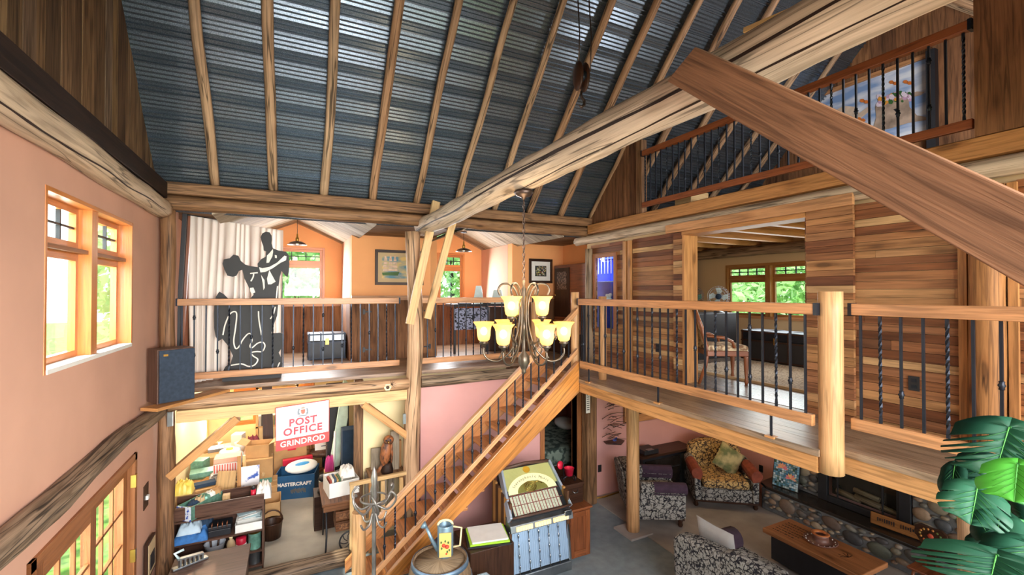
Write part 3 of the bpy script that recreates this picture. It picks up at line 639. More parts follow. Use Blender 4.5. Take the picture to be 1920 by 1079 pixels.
lp = MB(); rr = random.Random(3); boards(lp, 'x', XR - 0.12, XR + 0.12, 0.95, 1.5, lambda y: (4.7, roofz(y) - 0.1), seed=19, wmin=0.26, wmax=0.3)
tag(lp.build('loft_post', 'barn_brown'), 'wide dark board-clad post at the near end of the loft railing', 'post')
timber('loft_post', (XR - 0.02, 5.13, 4.7), (XR - 0.02, 5.13, 5.78), 0.1, 0.12, 'beam_old', 'short old post at the far end of the loft railing', 'post')
# ---- bridge timbers
timber('bridge_beam', (3.64, 2.08, 2.27), (3.64, 5.28, 2.27), 0.1, 0.17, 'fir', 'long fir edge beam of the bridge, far side of the tall newel', 'beam')
timber('bridge_beam', (3.82, -1.4, 2.27), (3.82, 2.06, 2.27), 0.1, 0.17, 'fir', 'fir edge beam of the bridge nearest the monstera plant', 'beam')
timber('bridge_beam', (3.74, 5.28, 2.26), (3.74, 6.3, 2.26), 0.1, 0.16, 'fir', 'short fir beam between stair head and balcony', 'beam')
log('newel_post', (3.66, 2.02, 2.20), (3.66, 2.02, 3.56), 0.082, 0.08, 'log_smooth', 'stout smooth log newel splitting the two bridge railings', 'post', seed=71, wob=0.02)
log('newel_post', (3.62, 5.36, 2.2), (3.62, 5.36, 3.56), 0.06, 0.058, 'log_smooth', 'smooth log newel at the head of the stairs', 'post', seed=72, wob=0.02)
log('newel_post', (3.86, 5.05, DZ), (3.86, 5.05, 3.5), 0.055, 0.055, 'log_smooth', 'slim log newel standing behind the bridge railing', 'post', seed=73, wob=0.02)
log('newel_post', (3.83, 6.9, DZ), (3.83, 6.9, 3.5), 0.065, 0.065, 'log_smooth', 'log newel ending the balcony railing beyond the chandelier', 'post', seed=74, wob=0.02)
log('newel_post', (0.7, 5.2, 0), (0.7, 5.2, 1.17), 0.075, 0.072, 'log_smooth', 'smooth log newel at the foot of the stairs', 'post', seed=75, wob=0.02)
log('floor_post', P(1187, 998, Z=0), P(1187, 998, Z=0) + V((0, 0, 2.3)), 0.095, 0.09, 'log_smooth', 'round log post under the bridge standing on a small footing', 'post', seed=76, wob=0.02)
b0 = P(1187, 998, Z=0); tag(MB().bx(b0.x - 0.2, b0.x + 0.2, b0.y - 0.2, b0.y + 0.2, 0.0, 0.03).build('post_footing', 'concrete_tan'), 'flat square footing under the round log post', 'footing')
q = P(1837, 1079, X=3.95); log('floor_post', (3.95, q.y, 0), (3.95, q.y, 2.18), 0.1, 0.1, 'log', 'log post under the bridge half hidden by the monstera', 'post', seed=77)
# ------------------------------------------------------------------ windows and doors
def mapper(axis, face, sgn):
    """(along, depth behind the face, height) -> world"""
    if axis == 'x': return lambda a, d, z: V((face + sgn * d, a, z))
    return lambda a, d, z: V((a, face + sgn * d, z))
def abox(mb, mp, a0, a1, d0, d1, z0, z1, tone=None, mi=0):
    p, q = mp(a0, d0, z0), mp(a1, d1, z1); return mb.bx(min(p.x, q.x), max(p.x, q.x), min(p.y, q.y), max(p.y, q.y), min(p.z, q.z), max(p.z, q.z), tone, mi)
def window(n_, axis, face, sgn, a0, a1, z0, z1, lights, zs, grid, label, mat='trimfir', depth=0.2, jamb=0.03, mull=0.07, shelf=False, sill='white', rail_h=0.05):
    mp = mapper(axis, face, sgn); root = MB(); j = jamb; d = depth
    abox(root, mp, a0, a0 + j, -0.004, d + 0.05, z0, z1); abox(root, mp, a1 - j, a1, -0.004, d + 0.05, z0, z1)
    abox(root, mp, a0 + j, a1 - j, -0.004, d + 0.05, z1 - j, z1)
    o = root.build('window_%d' % n_, mat, bevel=0.002); struct(o, label)
    s = MB(); abox(s, mp, a0 + j, a1 - j, -0.01, d + 0.05, z0, z0 + j); part(s, 'sill', sill, o)
    w_ = (a1 - a0 - 2 * j - mull * (lights - 1)) / lights
    for k in range(lights - 1):
        m = MB(); b = a0 + j + w_ * (k + 1) + mull * k; abox(m, mp, b, b + mull, d - 0.08, d + 0.05, z0 + j, z1 - j); part(m, 'mullion', mat, o)
    if shelf:
        m = MB(); abox(m, mp, a0 + j + 0.01, a1 - j - 0.01, 0.04, d - 0.01, zs - 0.015, zs + 0.015); part(m, 'transom_shelf', 'doorfir', o)
    for k in range(lights):
        b0 = a0 + j + k * (w_ + mull); b1 = b0 + w_; st = 0.045
        for (y0, y1, g) in ((z0 + j, zs - rail_h / 2, None), (zs + rail_h / 2, z1 - j, grid)):
            f = MB(); abox(f, mp, b0, b0 + st, d, d + 0.045, y0, y1); abox(f, mp, b1 - st, b1, d, d + 0.045, y0, y1); abox(f, mp, b0 + st, b1 - st, d, d + 0.045, y0, y0 + st); abox(f, mp, b0 + st, b1 - st, d, d + 0.045, y1 - st, y1)
            if g:
                for i in range(1, g[0]): x = b0 + st + (b1 - b0 - 2 * st) * i / g[0]; abox(f, mp, x - 0.008, x + 0.008, d + 0.01, d + 0.035, y0 + st, y1 - st, mi=1)
                for i in range(1, g[1]): z = y0 + st + (y1 - y0 - 2 * st) * i / g[1]; abox(f, mp, b0 + st, b1 - st, d + 0.01, d + 0.035, z - 0.008, z + 0.008, mi=1)
            so = part(f, 'sash', [mat, 'black' if g else mat], o)
            p = MB(); abox(p, mp, b0 + st, b1 - st, d + 0.02, d + 0.024, y0 + st, y1 - st); part(p, 'pane', 'glass', so)
    m = MB(); abox(m, mp, a0 + j, a1 - j, d, d + 0.05, zs - rail_h / 2, zs + rail_h / 2); part(m, 'transom', mat, o)
    return o
M['oakwin'] = wood('window_oak', ['#a8743c', '#b47e44'], grain=0.25, knots=0.1, rough=0.4)
window(1, 'x', XL, -1, WIN[0], WIN[1], WIN[2], WIN[3], 2, 3.86, (3, 2), 'two-light fir casement window in the peach wall', mull=0.12, shelf=True, depth=0.1)
window(2, 'y', YD, 1, -0.3, 0.66, 3.35, 4.46, 1, 4.12, (3, 2), 'fir window of the left dormer', depth=0.03, sill='trimfir', jamb=0.05)
window(3, 'y', YD, 1, 3.0, 3.66, 3.35, 4.46, 1, 4.12, (3, 2), 'fir window of the right dormer', depth=0.03, sill='trimfir', jamb=0.05)
window(4, 'x', 8.15, 1, EW[0], EW[1], EW[2], EW[3], 2, 3.83, (4, 2), 'wide two-light window in the east room', depth=0.03, sill='rail', jamb=0.05, mull=0.1, mat='oakwin')
for i, (a, bq, z0, z1) in enumerate(WK): window(5 + i, 'y', 10.4, 1, a, bq, z0, z1, 1, 1.6, None, 'bright workshop window, %s' % ('narrow one near the corner' if i == 0 else 'wider one further right'), depth=0.02, sill='trimfir')
# french doors in the left wall
mp = mapper('x', XL, -1)
m = MB(); a0, a1, z1 = FD[0], FD[1], FD[3]; mid = (a0 + a1) / 2
abox(m, mp, a0, a0 + 0.07, -0.02, 0.14, 0, z1); abox(m, mp, a1 - 0.07, a1, -0.02, 0.14, 0, z1); abox(m, mp, a0, a1, -0.02, 0.14, z1 - 0.07, z1)
struct(m.build('door_frame_1', 'doorfir', bevel=0.003), 'fir frame of the glass doors in the left wall')
for k, (b0, b1) in enumerate(((a0 + 0.07, mid), (mid, a1 - 0.07))):
    m = MB(); st = 0.11; dd = -0.01 if k == 0 else 0.04; z0_ = 0.01; zt = z1 - 0.07
    abox(m, mp, b0, b0 + st, dd, dd + 0.045, z0_, zt); abox(m, mp, b1 - st, b1, dd, dd + 0.045, z0_, zt); abox(m, mp, b0 + st, b1 - st, dd, dd + 0.045, zt - st, zt); abox(m, mp, b0 + st, b1 - st, dd, dd + 0.045, z0_, z0_ + 0.2)
    for i in (1, 2): x = b0 + st + (b1 - b0 - 2 * st) * i / 3; abox(m, mp, x - 0.012, x + 0.012, dd + 0.008, dd + 0.036, z0_ + 0.2, zt - st)
    for i in range(1, 5): z = 0.21 + (zt - st - 0.21) * i / 5; abox(m, mp, b0 + st, b1 - st, dd + 0.008, dd + 0.036, z - 0.012, z + 0.012)
    o = struct(m.build('door_%d' % (k + 1), 'doorfir', bevel=0.002), 'glazed french door leaf, %s' % ('nearer one standing slightly proud' if k == 0 else 'farther one hinged by the corner'))
    g = MB(); abox(g, mp, b0 + st, b1 - st, dd + 0.02, dd + 0.024, 0.2, zt - st); part(g, 'pane', 'glass', o)
    if k == 1:
        for z in (1.72, 1.0, 0.3): h = MB(); abox(h, mp, b1 - 0.015, b1 + 0.03, -0.03, 0.012, z - 0.06, z + 0.06); part(h, 'hinge', 'brass', o)
# dark doorway under the stairs with a bed beyond
m = MB(); m.bx(DR[0] - 0.08, DR[0], YP - 0.02, YP + 0.16, 0, 2.05); m.bx(DR[1], DR[1] + 0.09, YP - 0.02, YP + 0.16, 0, 2.05); m.bx(DR[0], DR[1], YP - 0.02, YP + 0.16, 1.98, 2.05)
struct(m.build('door_frame_3', 'doorfir', bevel=0.003), 'wooden door frame under the balcony')
struct(MB().bx(3.3, 6.2, 9.4, 9.5, 0, 2.3).bx(6.1, 6.2, 6.65, 9.4, 0, 2.3).build('wall_bedroom', 'pink'))
struct(MB().bx(3.3, 6.2, 6.64, 9.5, -0.1, 0.0).build('floor_bedroom', 'concrete'))
struct(MB().bx(3.3, 6.2, 6.66, 9.5, 2.3, 2.33).build('ceiling_bedroom', 'soffit'))
M['leafquilt'] = two('leaf_quilt', '#34423c', '#7e8a7c', 11, 0.42, 0.55, 0.9)
t = thing('bed', 'bed with a leaf-patterned quilt seen through the dark doorway', 'bed', (4.55, 8.0, 0))
part(MB().bx(3.75, 5.6, 7.2, 8.9, 0.0, 0.35), 'bed_base', 'darkwood', t, bevel=0.02)
part(MB().bx(3.7, 5.65, 7.15, 8.95, 0.35, 0.68), 'quilt', 'leafquilt', t, bevel=0.08)
tag(part(MB().ball((5.3, 8.2, 0.78), 0.3, sc=(0.7, 1.1, 0.4)), 'pillow', 'white', t), 'pale pillow', None)

# ------------------------------------------------------------------ railings
def baluster(kind, base, top, mat='iron', s=0.0075):
    """kinds: p plain, t twisted, k one low collar, m one middle collar, d two collars"""
    mb = MB(); base, top = V(base), V(top); H = (top - base).length
    if kind == 't':
        n_ = 26; pts = [base.lerp(top, i / n_) for i in range(n_ + 1)]; bs = []
        for i, p in enumerate(pts):
            t_ = i / n_; a = pi / 4 + max(0, min(1, (t_ - 0.06) / 0.88)) * pi * 7
            bs.append(mb.add([p + V((cos(a + k * pi / 2), sin(a + k * pi / 2), 0)) * s * 1.55 for k in range(4)]))
        for i in range(n_):
            for k in range(4): k2 = (k + 1) % 4; mb.face((bs[i] + k, bs[i] + k2, bs[i + 1] + k2, bs[i + 1] + k), [(0, 0)] * 4)
    else:
        mb.box((base + top) / 2, (2 * s, 2 * s, H))
        for z in {'p': [], 'k': [0.3], 'm': [0.5], 'd': [0.26, 0.82]}[kind]:
            c = base.lerp(top, z); mb.lathe([(s, -0.028), (s * 2.0, -0.024), (s * 1.7, -0.012), (s * 2.7, 0), (s * 1.7, 0.012), (s * 2.0, 0.024), (s, 0.028)], c, 8)
    return mb
PAT = 'pktpdpktpmpt'
def railing(label, p0, p1, ztop, zbot, n_, rail_mat='rail', w=0.045, h=0.085, group=None, pat=PAT, off=0, bot=None, name='railing', over=0.0, wb=None):
    """level railing between plan points p0 and p1 (top rail underside..). each baluster its own part"""
    p0, p1 = V(p0), V(p1); t = thing(name, label, 'railing', (p0.x, p0.y, zbot))
    d = (p1 - p0).normalized()
    part(MB().beam(V((p0.x, p0.y, ztop - h / 2)) - d * over, V((p1.x, p1.y, ztop - h / 2)) + d * over, w + 0.025, h), 'top_rail', rail_mat, t, bevel=0.006)
    part(MB().beam(V((p0.x, p0.y, zbot + h / 2)), V((p1.x, p1.y, zbot + h / 2)), w, h), 'bottom_rail', bot or rail_mat, t, bevel=0.005)
    if name == 'railing' and (p1 - p0).length > 1:
        for e_ in (p0 - d * (over - 0.006), p1 + d * (over - 0.006)): part(MB().beam(V((e_.x, e_.y, ztop - h / 2)) - d * 0.012, V((e_.x, e_.y, ztop - h / 2)) + d * 0.012, w + 0.032, h + 0.008), 'end_bracket', 'iron', t)
    for i in range(n_):
        c = p0.lerp(p1, (i + 0.5) / n_); part(baluster(pat[(i + off) % len(pat)], (c.x, c.y, zbot + h), (c.x, c.y, ztop - h)), 'baluster', 'iron', t)
    return t
railing('balcony railing left of the tall log post', (XL + 0.1, 6.9, 0), (1.50, 6.9, 0), 3.475, 2.46, 22, off=3)
railing('balcony railing between the tall log post and the far newel', (1.74, 6.9, 0), (3.77, 6.9, 0), 3.475, 2.46, 16, rail_mat='rail', off=7)
bt = railing('long bridge railing between the stair newel and the stout newel', (3.58, 2.1, 0), (3.58, 5.16, 0), 3.47, 2.54, 26, rail_mat='rail', off=0, over=0.04)
for y in (2.44, 3.72, 4.98):
    part(MB().bx(3.5725, 3.5875, y - 0.0075, y + 0.0075, 2.36, 2.56), 'baluster_foot', 'iron', bt); part(MB().bx(3.55, 3.61, y - 0.04, y + 0.04, 2.355, 2.372), 'foot_block', 'fir', bt)
railing('short railing piece behind the stair newel', (3.66, 5.06, 0), (3.66, 5.3, 0), 3.47, 2.5, 3, rail_mat='rail', off=4)
railing('bridge railing nearest the monstera plant', (3.76, -1.0, 0), (3.76, 1.93, 0), 3.47, 2.54, 24, rail_mat='rail', off=4)
railing('loft railing high above the cedar wall', (XR - 0.06, 1.52, 0), (XR - 0.06, 5.06, 0), 5.60, 4.78, 34, rail_mat='rail_red', w=0.04, h=0.075, off=2, bot='rail_red')

# ------------------------------------------------------------------ stairs
YN, YFS = 5.2, 6.12; S0 = V((1.246, 0, 0.54)); SS = 0.86
nz = lambda x: 0.54 + SS * (x - 1.246)
t = thing('staircase', 'open fir staircase climbing to the bridge', 'staircase', (1.0, 5.6, 0))
ang = math.atan(SS)
def slope_prism(x0, x1, lo, hi, y, th, tail=True):
    pts = [(x0, y, max(0, nz(x0) + lo)), (x1, y, nz(x1) + lo), (x1, y, nz(x1) + hi), (x0, y, nz(x0) + hi)]
    mb = MB(); mb.prism(pts, (0, th, 0), 0.5); dd = V((cos(ang), 0, sin(ang))); ss = V((-sin(ang), 0, cos(ang)))
    for k in range(len(mb.f)): mb.uv[k] = [(mb.v[i].dot(dd), mb.v[i].dot(ss) + mb.v[i].y) for i in mb.f[k]]
    return mb
part(slope_prism(0.66, 3.58, -0.36, 0.06, YN, 0.07), 'stringer', 'stair', t, bevel=0.006)
part(slope_prism(0.66, 3.58, -0.22, 0.12, YFS, 0.05), 'stringer', 'tread', t, bevel=0.006)
for k in range(-1, 12):
    x = 1.246 + 0.2209 * (k - 2); z = 0.54 + 0.19 * (k - 2)
    if z < 0.1: continue
    m = MB().bx(x, x + 0.30, YN + 0.07, YFS, z - 0.04, z, 0.3 + 0.5 * ((k * 37) % 7) / 7); part(m, 'tread', 'tread', t, bevel=0.008)
# small nosing light strip is the lit tread edge; risers left open
t = thing('stair_railing', 'sloping handrail with iron balusters along the stairs', 'railing', (0.8, YN, 0.2))
part(slope_prism(0.74, 3.56, 0.74, 0.82, YN - 0.01, 0.07), 'handrail', 'rail', t, bevel=0.008)
part(slope_prism(0.74, 3.56, 0.19, 0.26, YN + 0.0, 0.05), 'bottom_rail', 'rail', t, bevel=0.006)
SP = 'pktpkpktppktpkpktpkpktpk'
for i in range(23):
    x = 0.86 + 0.1165 * i; part(baluster(SP[i], (x, YN + 0.025, nz(x) + 0.25), (x, YN + 0.025, nz(x) + 0.75)), 'baluster', 'iron', t)

# ------------------------------------------------------------------ chandelier
M['shade'] = None
m, n, b = newmat('amber_glass_shade'); M['shade'] = m
b.inputs['Base Color'].default_value = lin('#f6d490'); b.inputs['Roughness'].default_value = 0.35
gm = N(n, 'TexCoord'); sep = N(n, 'SeparateXYZ'); n.links.new(gm.outputs['Object'], sep.inputs[0])
tl = N(n, 'BsdfTranslucent'); tl.inputs[0].default_value = lin('#f6d08a'); tr = N(n, 'BsdfTransparent'); tr.inputs[0].default_value = lin('#ffd890')
em = N(n, 'Emission'); em.inputs[0].default_value = lin('#f4c870'); em.inputs[1].default_value = 0.3
mx1 = N(n, 'MixShader'); mx1.inputs[0].default_value = 0.5; mx2 = N(n, 'MixShader'); mx2.inputs[0].default_value = 0.42; adds = N(n, 'AddShader')
n.links.new(b.outputs[0], mx1.inputs[1]); n.links.new(tl.outputs[0], mx1.inputs[2]); n.links.new(mx1.outputs[0], mx2.inputs[1]); n.links.new(tr.outputs[0], mx2.inputs[2])
n.links.new(mx2.outputs[0], adds.inputs[0]); n.links.new(em.outputs[0], adds.inputs[1]); n.links.new(adds.outputs[0], n.nodes['Material Output'].inputs[0])
M['bulb'] = glow('lit_bulb', '#ffe8b8', 30)
M['antique'] = plain('antique_nickel', '#5e5448', 0.38, 0.8, 0.15)
C0 = V((TX - 0.02, 3.38, 0)); ch = thing('chandelier', 'nine-light chandelier with amber bell shades on a long chain', 'chandelier', (C0.x, C0.y, 2.9))
part(MB().lathe([(0.0, 4.41), (0.075, 4.41), (0.085, 4.39), (0.06, 4.365), (0.02, 4.35), (0.008, 4.33), (0, 4.33)], C0, 20), 'canopy', 'iron_brown', ch)
cm = MB(); z = 4.33; k = 0
while z > 3.62:
    c = C0 + V((0, 0, z - 0.018)); ax = V((1, 0, 0)) if k % 2 else V((0, 1, 0))
    cm.tube([c + ax * 0.009 * cos(a) + V((0, 0, 0.021)) * sin(a) for a in [2 * pi * i / 8 for i in range(8)]], 0.0038, 5, closed=True); z -= 0.034; k += 1
part(cm, 'chain', 'iron_brown', ch)
part(MB().lathe([(0, 3.66), (0.012, 3.65), (0.01, 3.6), (0.02, 3.58), (0.012, 3.5), (0.012, 3.32), (0.03, 3.29), (0.03, 3.24), (0.014, 3.2), (0.014, 3.06), (0.045, 3.02), (0.05, 2.97), (0.03, 2.93), (0.018, 2.9), (0.022, 2.885), (0.0, 2.865)], C0, 16), 'centre_column', 'antique', ch)
def chand_light(a, r, z, upper):
    d = V((cos(a), sin(a), 0)); at = lambda rr, zz: C0 + d * rr + V((0, 0, zz))
    def spl(cp, m=5):
        out = []
        for i in range(len(cp) - 1):
            p_ = cp[max(i - 1, 0)]; q_ = cp[i]; r_ = cp[i + 1]; s_ = cp[min(i + 2, len(cp) - 1)]
            for j in range(m):
                u = j / m; out.append(tuple(0.5 * (2 * q_[c] + (r_[c] - p_[c]) * u + (2 * p_[c] - 5 * q_[c] + 4 * r_[c] - s_[c]) * u * u + (3 * q_[c] - p_[c] - 3 * r_[c] + s_[c]) * u ** 3) for c in range(2)))
        return out + [cp[-1]]
    am = MB()
    if not upper:
        am.tube([at(*p) for p in spl([(0.20, 3.53), (0.215, 3.575), (0.185, 3.62), (0.12, 3.62), (0.06, 3.55), (0.035, 3.42), (0.045, 3.25), (0.1, 3.08), (0.2, 2.985), (0.29, 2.99), (0.335, 3.04), (0.335, 3.09)])], 0.0085, 7)
        am.tube([at(*p) for p in spl([(0.14, 3.16), (0.125, 3.12), (0.15, 3.09), (0.185, 3.12), (0.18, 3.06), (0.21, 3.0)])], 0.006, 6)
    else:
        am.tube([at(*p) for p in spl([(0.02, 3.16), (0.06, 3.12), (0.12, 3.15), (0.155, 3.22), (0.155, 3.29)])], 0.008, 7)
        am.tube([at(*p) for p in spl([(0.155, 3.24), (0.21, 3.25), (0.25, 3.22), (0.27, 3.18), (0.26, 3.16)])], 0.006, 6)
    part(am, 'arm', 'antique', ch)
    c = at(r, z); cup = part(MB().lathe([(0, -0.12), (0.012, -0.118), (0.016, -0.1), (0.034, -0.09), (0.036, -0.078), (0.026, -0.07), (0.03, -0.06), (0, -0.055)], c + V((0, 0, 0)), 12), 'cup', 'antique', ch)
    sh = MB().lathe([(0.032, -0.07), (0.048, -0.055), (0.055, -0.02), (0.058, 0.03), (0.066, 0.06), (0.088, 0.088), (0.089, 0.092), (0.086, 0.091)], (0, 0, 0), 24, caps=False)
    so = part(sh, 'shade', 'shade', ch); so.matrix_basis = Matrix.Translation(c)
    bo = part(MB().ball((0, 0, 0.015), 0.028, 12, 8, sc=(1, 1, 1.2)), 'bulb', 'bulb', ch); bo.matrix_basis = Matrix.Translation(c)
for k in range(6): chand_light(radians(26 + 60 * k + 8), 0.335, 3.215, False)
for k in range(3): chand_light(radians(-8 + 120 * k - 30), 0.155, 3.43, True)
for o in list(ch.children):
    if o.name.startswith(('shade', 'bulb')): pass
point('chandelier_light', C0 + V((0, 0, 3.7)), 22, (1, 0.78, 0.5), 0.2)

# ------------------------------------------------------------------ back bay furnishings
# dancing couple cut-out
def couple_pt(x, y): return P(400 + x / 3.596, 420 + y / 3.596, Y=7.12)
OUT = [(318, 90), (330, 65), (355, 52), (380, 58), (393, 80), (395, 105), (392, 130), (402, 165), (440, 180), (490, 188), (508, 212), (513, 270), (510, 320), (500, 362), (482, 345), (460, 318), (448, 360), (440, 420), (440, 480), (436, 560), (430, 620), (400, 700), (392, 740), (445, 735), (475, 740), (478, 780), (465, 830), (440, 870), (455, 900), (465, 940), (462, 1000), (455, 1066), (60, 1066), (58, 1010), (70, 985), (80, 965), (115, 945), (132, 890), (105, 830), (60, 775), (35, 792), (15, 760), (5, 700), (4, 600), (8, 530), (18, 490), (40, 458), (70, 475), (100, 505), (180, 520), (245, 508), (272, 478), (245, 440), (210, 370), (195, 310), (172, 318), (155, 350), (130, 357), (95, 350), (75, 310), (62, 270), (70, 240), (110, 232), (135, 208), (168, 215), (185, 250), (215, 275), (250, 285), (300, 292), (298, 270), (320, 240), (352, 222), (356, 186), (340, 180), (336, 150), (326, 122)]
t = thing('dancing_couple_cutout', 'life-size black and white painted board of a dancing couple behind the railing', 'cutout', (-0.4, 7.12, DZ))
M['cut_black'] = plain('faded_black_board', '#221f1e', 0.6, var=0.15, scale=4); M['cut_white'] = plain('cream_paint', '#e8e0d4', 0.6)
part(MB().prism([couple_pt(*p) for p in OUT][::-1], (0, 0.018, 0)), 'silhouette', 'cut_black', t)
wh = MB()
for poly in ([(362, 214), (378, 198), (402, 170), (403, 190), (398, 220), (375, 262), (358, 264)], [(308, 292), (330, 300), (380, 290), (430, 262), (455, 238), (480, 214), (494, 220), (490, 246), (455, 262), (400, 300), (350, 325), (318, 328)], [(378, 312), (392, 340), (420, 390), (390, 408), (368, 408), (362, 370)], [(322, 345), (345, 380), (347, 432), (338, 447), (333, 400)], [(247, 432), (270, 430), (283, 462), (262, 474), (250, 458)], [(414, 210), (428, 214), (428, 232), (416, 230)]):
    wh.prism([couple_pt(*p) + V((0, -0.004, 0)) for p in poly][::-1], (0, 0.005, 0))
part(wh, 'white_highlights', 'cut_white', t)
ln = MB()
def smooth(pts, m=5):
    out = []
    for i in range(len(pts) - 1):
        p_, q_, r_, s_ = pts[max(i - 1, 0)], pts[i], pts[i + 1], pts[min(i + 2, len(pts) - 1)]
        for j in range(m):
            u = j / m; out.append(tuple(0.5 * (2 * q_[c] + (r_[c] - p_[c]) * u + (2 * p_[c] - 5 * q_[c] + 4 * r_[c] - s_[c]) * u * u + (3 * q_[c] - p_[c] - 3 * r_[c] + s_[c]) * u ** 3) for c in range(len(q_))))
    return out + [tuple(pts[-1])]
for L_ in ([(65, 750), (80, 680), (110, 612), (142, 592), (158, 612), (150, 700), (138, 790), (150, 840), (172, 830), (200, 780), (235, 742), (256, 748), (260, 790), (247, 825), (262, 835), (300, 805), (335, 800), (348, 825), (330, 860), (290, 862), (255, 870), (270, 892), (300, 915), (280, 950), (240, 962), (190, 945), (118, 955)], [(305, 590), (308, 650), (325, 750)], [(433, 420), (425, 505)], [(418, 560), (404, 610), (384, 642)], [(447, 935), (430, 975)], [(248, 335), (300, 330)], [(272, 338), (268, 360), (253, 388)]):
    part(MB().strip([couple_pt(*p) + V((0, -0.004, 0)) for p in smooth(L_)], 0.016, (0, -1, 0), 0.003), 'white_line', 'cut_white', t)
pass
# curtain on a standing frame
A, B = V((-1.17, 7.06, 0)), V((-0.12, 8.08, 0)); dAB = (B - A).normalized(); nAB = V((dAB.y, -dAB.x, 0))
t = thing('curtain_screen', 'tall black-framed screen with a white gathered curtain behind the dancing couple', 'curtain', A + V((0, 0, DZ)))
part(MB().beam(A + V((-0.1, -0.05, DZ)), A + V((-0.02, 0, 4.58)), 0.05, 0.09), 'frame_post', 'black', t, bevel=0.004)
part(MB().beam(A + V((-0.055, -0.01, DZ)), A + V((0.02, 0.04, 4.55)), 0.03, 0.05), 'inner_trim', 'cherry', t)
part(MB().tube([A + V((0, 0, 4.55)), B + V((0, 0, 4.52))], 0.012, 8), 'curtain_rod', 'black', t)
part(MB().beam(B + V((0.02, 0.02, DZ)), B + V((0.02, 0.02, 4.54)), 0.03, 0.03), 'frame_post', 'black', t)
cu = MB(); nx, nzv = 150, 14; L = (B - A).length; cols = []
M['curtain'] = None; m, n, b = newmat('sheer_curtain'); M['curtain'] = m; b.inputs['Base Color'].default_value = lin('#efe6dc'); b.inputs['Roughness'].default_value = 0.9
tl = N(n, 'BsdfTranslucent'); tl.inputs[0].default_value = lin('#f2e6d8'); mx = N(n, 'MixShader'); mx.inputs[0].default_value = 0.45; n.links.new(b.outputs[0], mx.inputs[1]); n.links.new(tl.outputs[0], mx.inputs[2]); n.links.new(mx.outputs[0], n.nodes['Material Output'].inputs[0])
for i in range(nx + 1):
    u = i / nx; row = []
    for j in range(nzv + 1):
        v = j / nzv; z = 4.54 - v * (4.54 - DZ - 0.02); amp = 0.012 + 0.03 * min(1, v * 2)
        off = amp * sin(u * 84 + 7.0 * noise.noise(V((u * 6, v * 0.5, 2)))) * (0.7 + 0.5 * noise.noise(V((u * 8, 1, 1))))
        row.append(A + dAB * (u * L + 0.02) + nAB * (off + 0.03) + V((0, 0, z)))
    cols.append(cu.add(row))
for i in range(nx):
    for j in range(nzv): cu.face((cols[i] + j, cols[i] + j + 1, cols[i + 1] + j + 1, cols[i + 1] + j), [(0, 0), (0, 1), (1, 1), (1, 0)], 0.5, 0, True)
part(cu, 'curtain', 'curtain', t)
# black trunk
def trunk(name, label, c, sx, sy, sz, rz, mat, trim, parts_top='steel', lid=0.3):
    t = thing(name, label, 'trunk', c, rz=0); R = Matrix.Translation(V(c)) @ Matrix.Rotation(rz, 4, 'Z')
    def q(mb, nm, mt, **k):
        mb.v = [R @ p for p in mb.v]; return part(mb, nm, mt, t, **k)
    q(MB().bx(-sx / 2, sx / 2, -sy / 2, sy / 2, 0, sz * (1 - lid)), 'body', mat, bevel=0.008)
    q(MB().bx(-sx / 2 - 0.003, sx / 2 + 0.003, -sy / 2 - 0.003, sy / 2 + 0.003, sz * (1 - lid) + 0.004, sz), 'lid', parts_top, bevel=0.01)
    m = MB()
    for x in (-sx / 2 + 0.02, -sx / 6, sx / 6, sx / 2 - 0.02): m.bx(x - 0.014, x + 0.014, -sy / 2 - 0.008, sy / 2 + 0.008, -0.0 + 0.002, sz + 0.006)
    for z in (0.02, sz * (1 - lid) - 0.02, sz - 0.02): m.bx(-sx / 2 - 0.007, sx / 2 + 0.007, -sy / 2 - 0.007, sy / 2 + 0.007, z - 0.01, z + 0.01)
    q(m, 'slats', trim)
    q(MB().bx(-0.03, 0.03, -sy / 2 - 0.018, -sy / 2, sz * (1 - lid) - 0.06, sz * (1 - lid) + 0.05), 'latch', 'brass')
    q(MB().tube([(sx / 2 + 0.01, -0.07, sz * 0.55), (sx / 2 + 0.03, -0.05, sz * 0.52), (sx / 2 + 0.03, 0.05, sz * 0.52), (sx / 2 + 0.01, 0.07, sz * 0.55)], 0.008, 6), 'handle', 'darkwood')
    return t
trunk('steamer_chest', 'black slatted trunk with a pale lid in the left dormer', (0.62, 8.92, DZ), 0.62, 0.42, 0.46, 0.0, 'black', 'iron', 'steel')
# pendants
M['warmglow'] = glow('warm_lamp_glow', '#ffd890', 6)
def pendant(label, c, ztop, zb):
    t = thing('pendant_lamp', label, 'lamp', (c[0], c[1], zb)); c = V((c[0], c[1], 0))
    part(MB().lathe([(0, ztop), (0.06, ztop), (0.06, ztop - 0.02), (0, ztop - 0.025)], c, 16), 'canopy', 'iron', t)
    part(MB().tube([c + V((0, 0, ztop - 0.02)), c + V((0, 0, zb + 0.16))], 0.004, 6), 'cord', 'iron', t)
    part(MB().lathe([(0, 0.2), (0.012, 0.19), (0.016, 0.13), (0.028, 0.12), (0.03, 0.07), (0.022, 0.06)], c + V((0, 0, zb)), 12), 'socket', 'brass', t)
    part(MB().lathe([(0.02, 0.065), (0.06, 0.06), (0.12, 0.035), (0.155, 0.0), (0.15, 0.0), (0.115, 0.03), (0.06, 0.052), (0.02, 0.058)], c + V((0, 0, zb)), 24, caps=False), 'shade', 'iron_brown', t)
    part(MB().ball(c + V((0, 0, zb + 0.03)), 0.026), 'bulb', 'warmglow', t)
    point('pendant_glow', c + V((0, 0, zb - 0.05)), 5, (1, 0.8, 0.5), 0.05)
pendant('dark metal pendant lamp hanging in the left dormer', (0.13, 8.6), 4.86, 4.37)
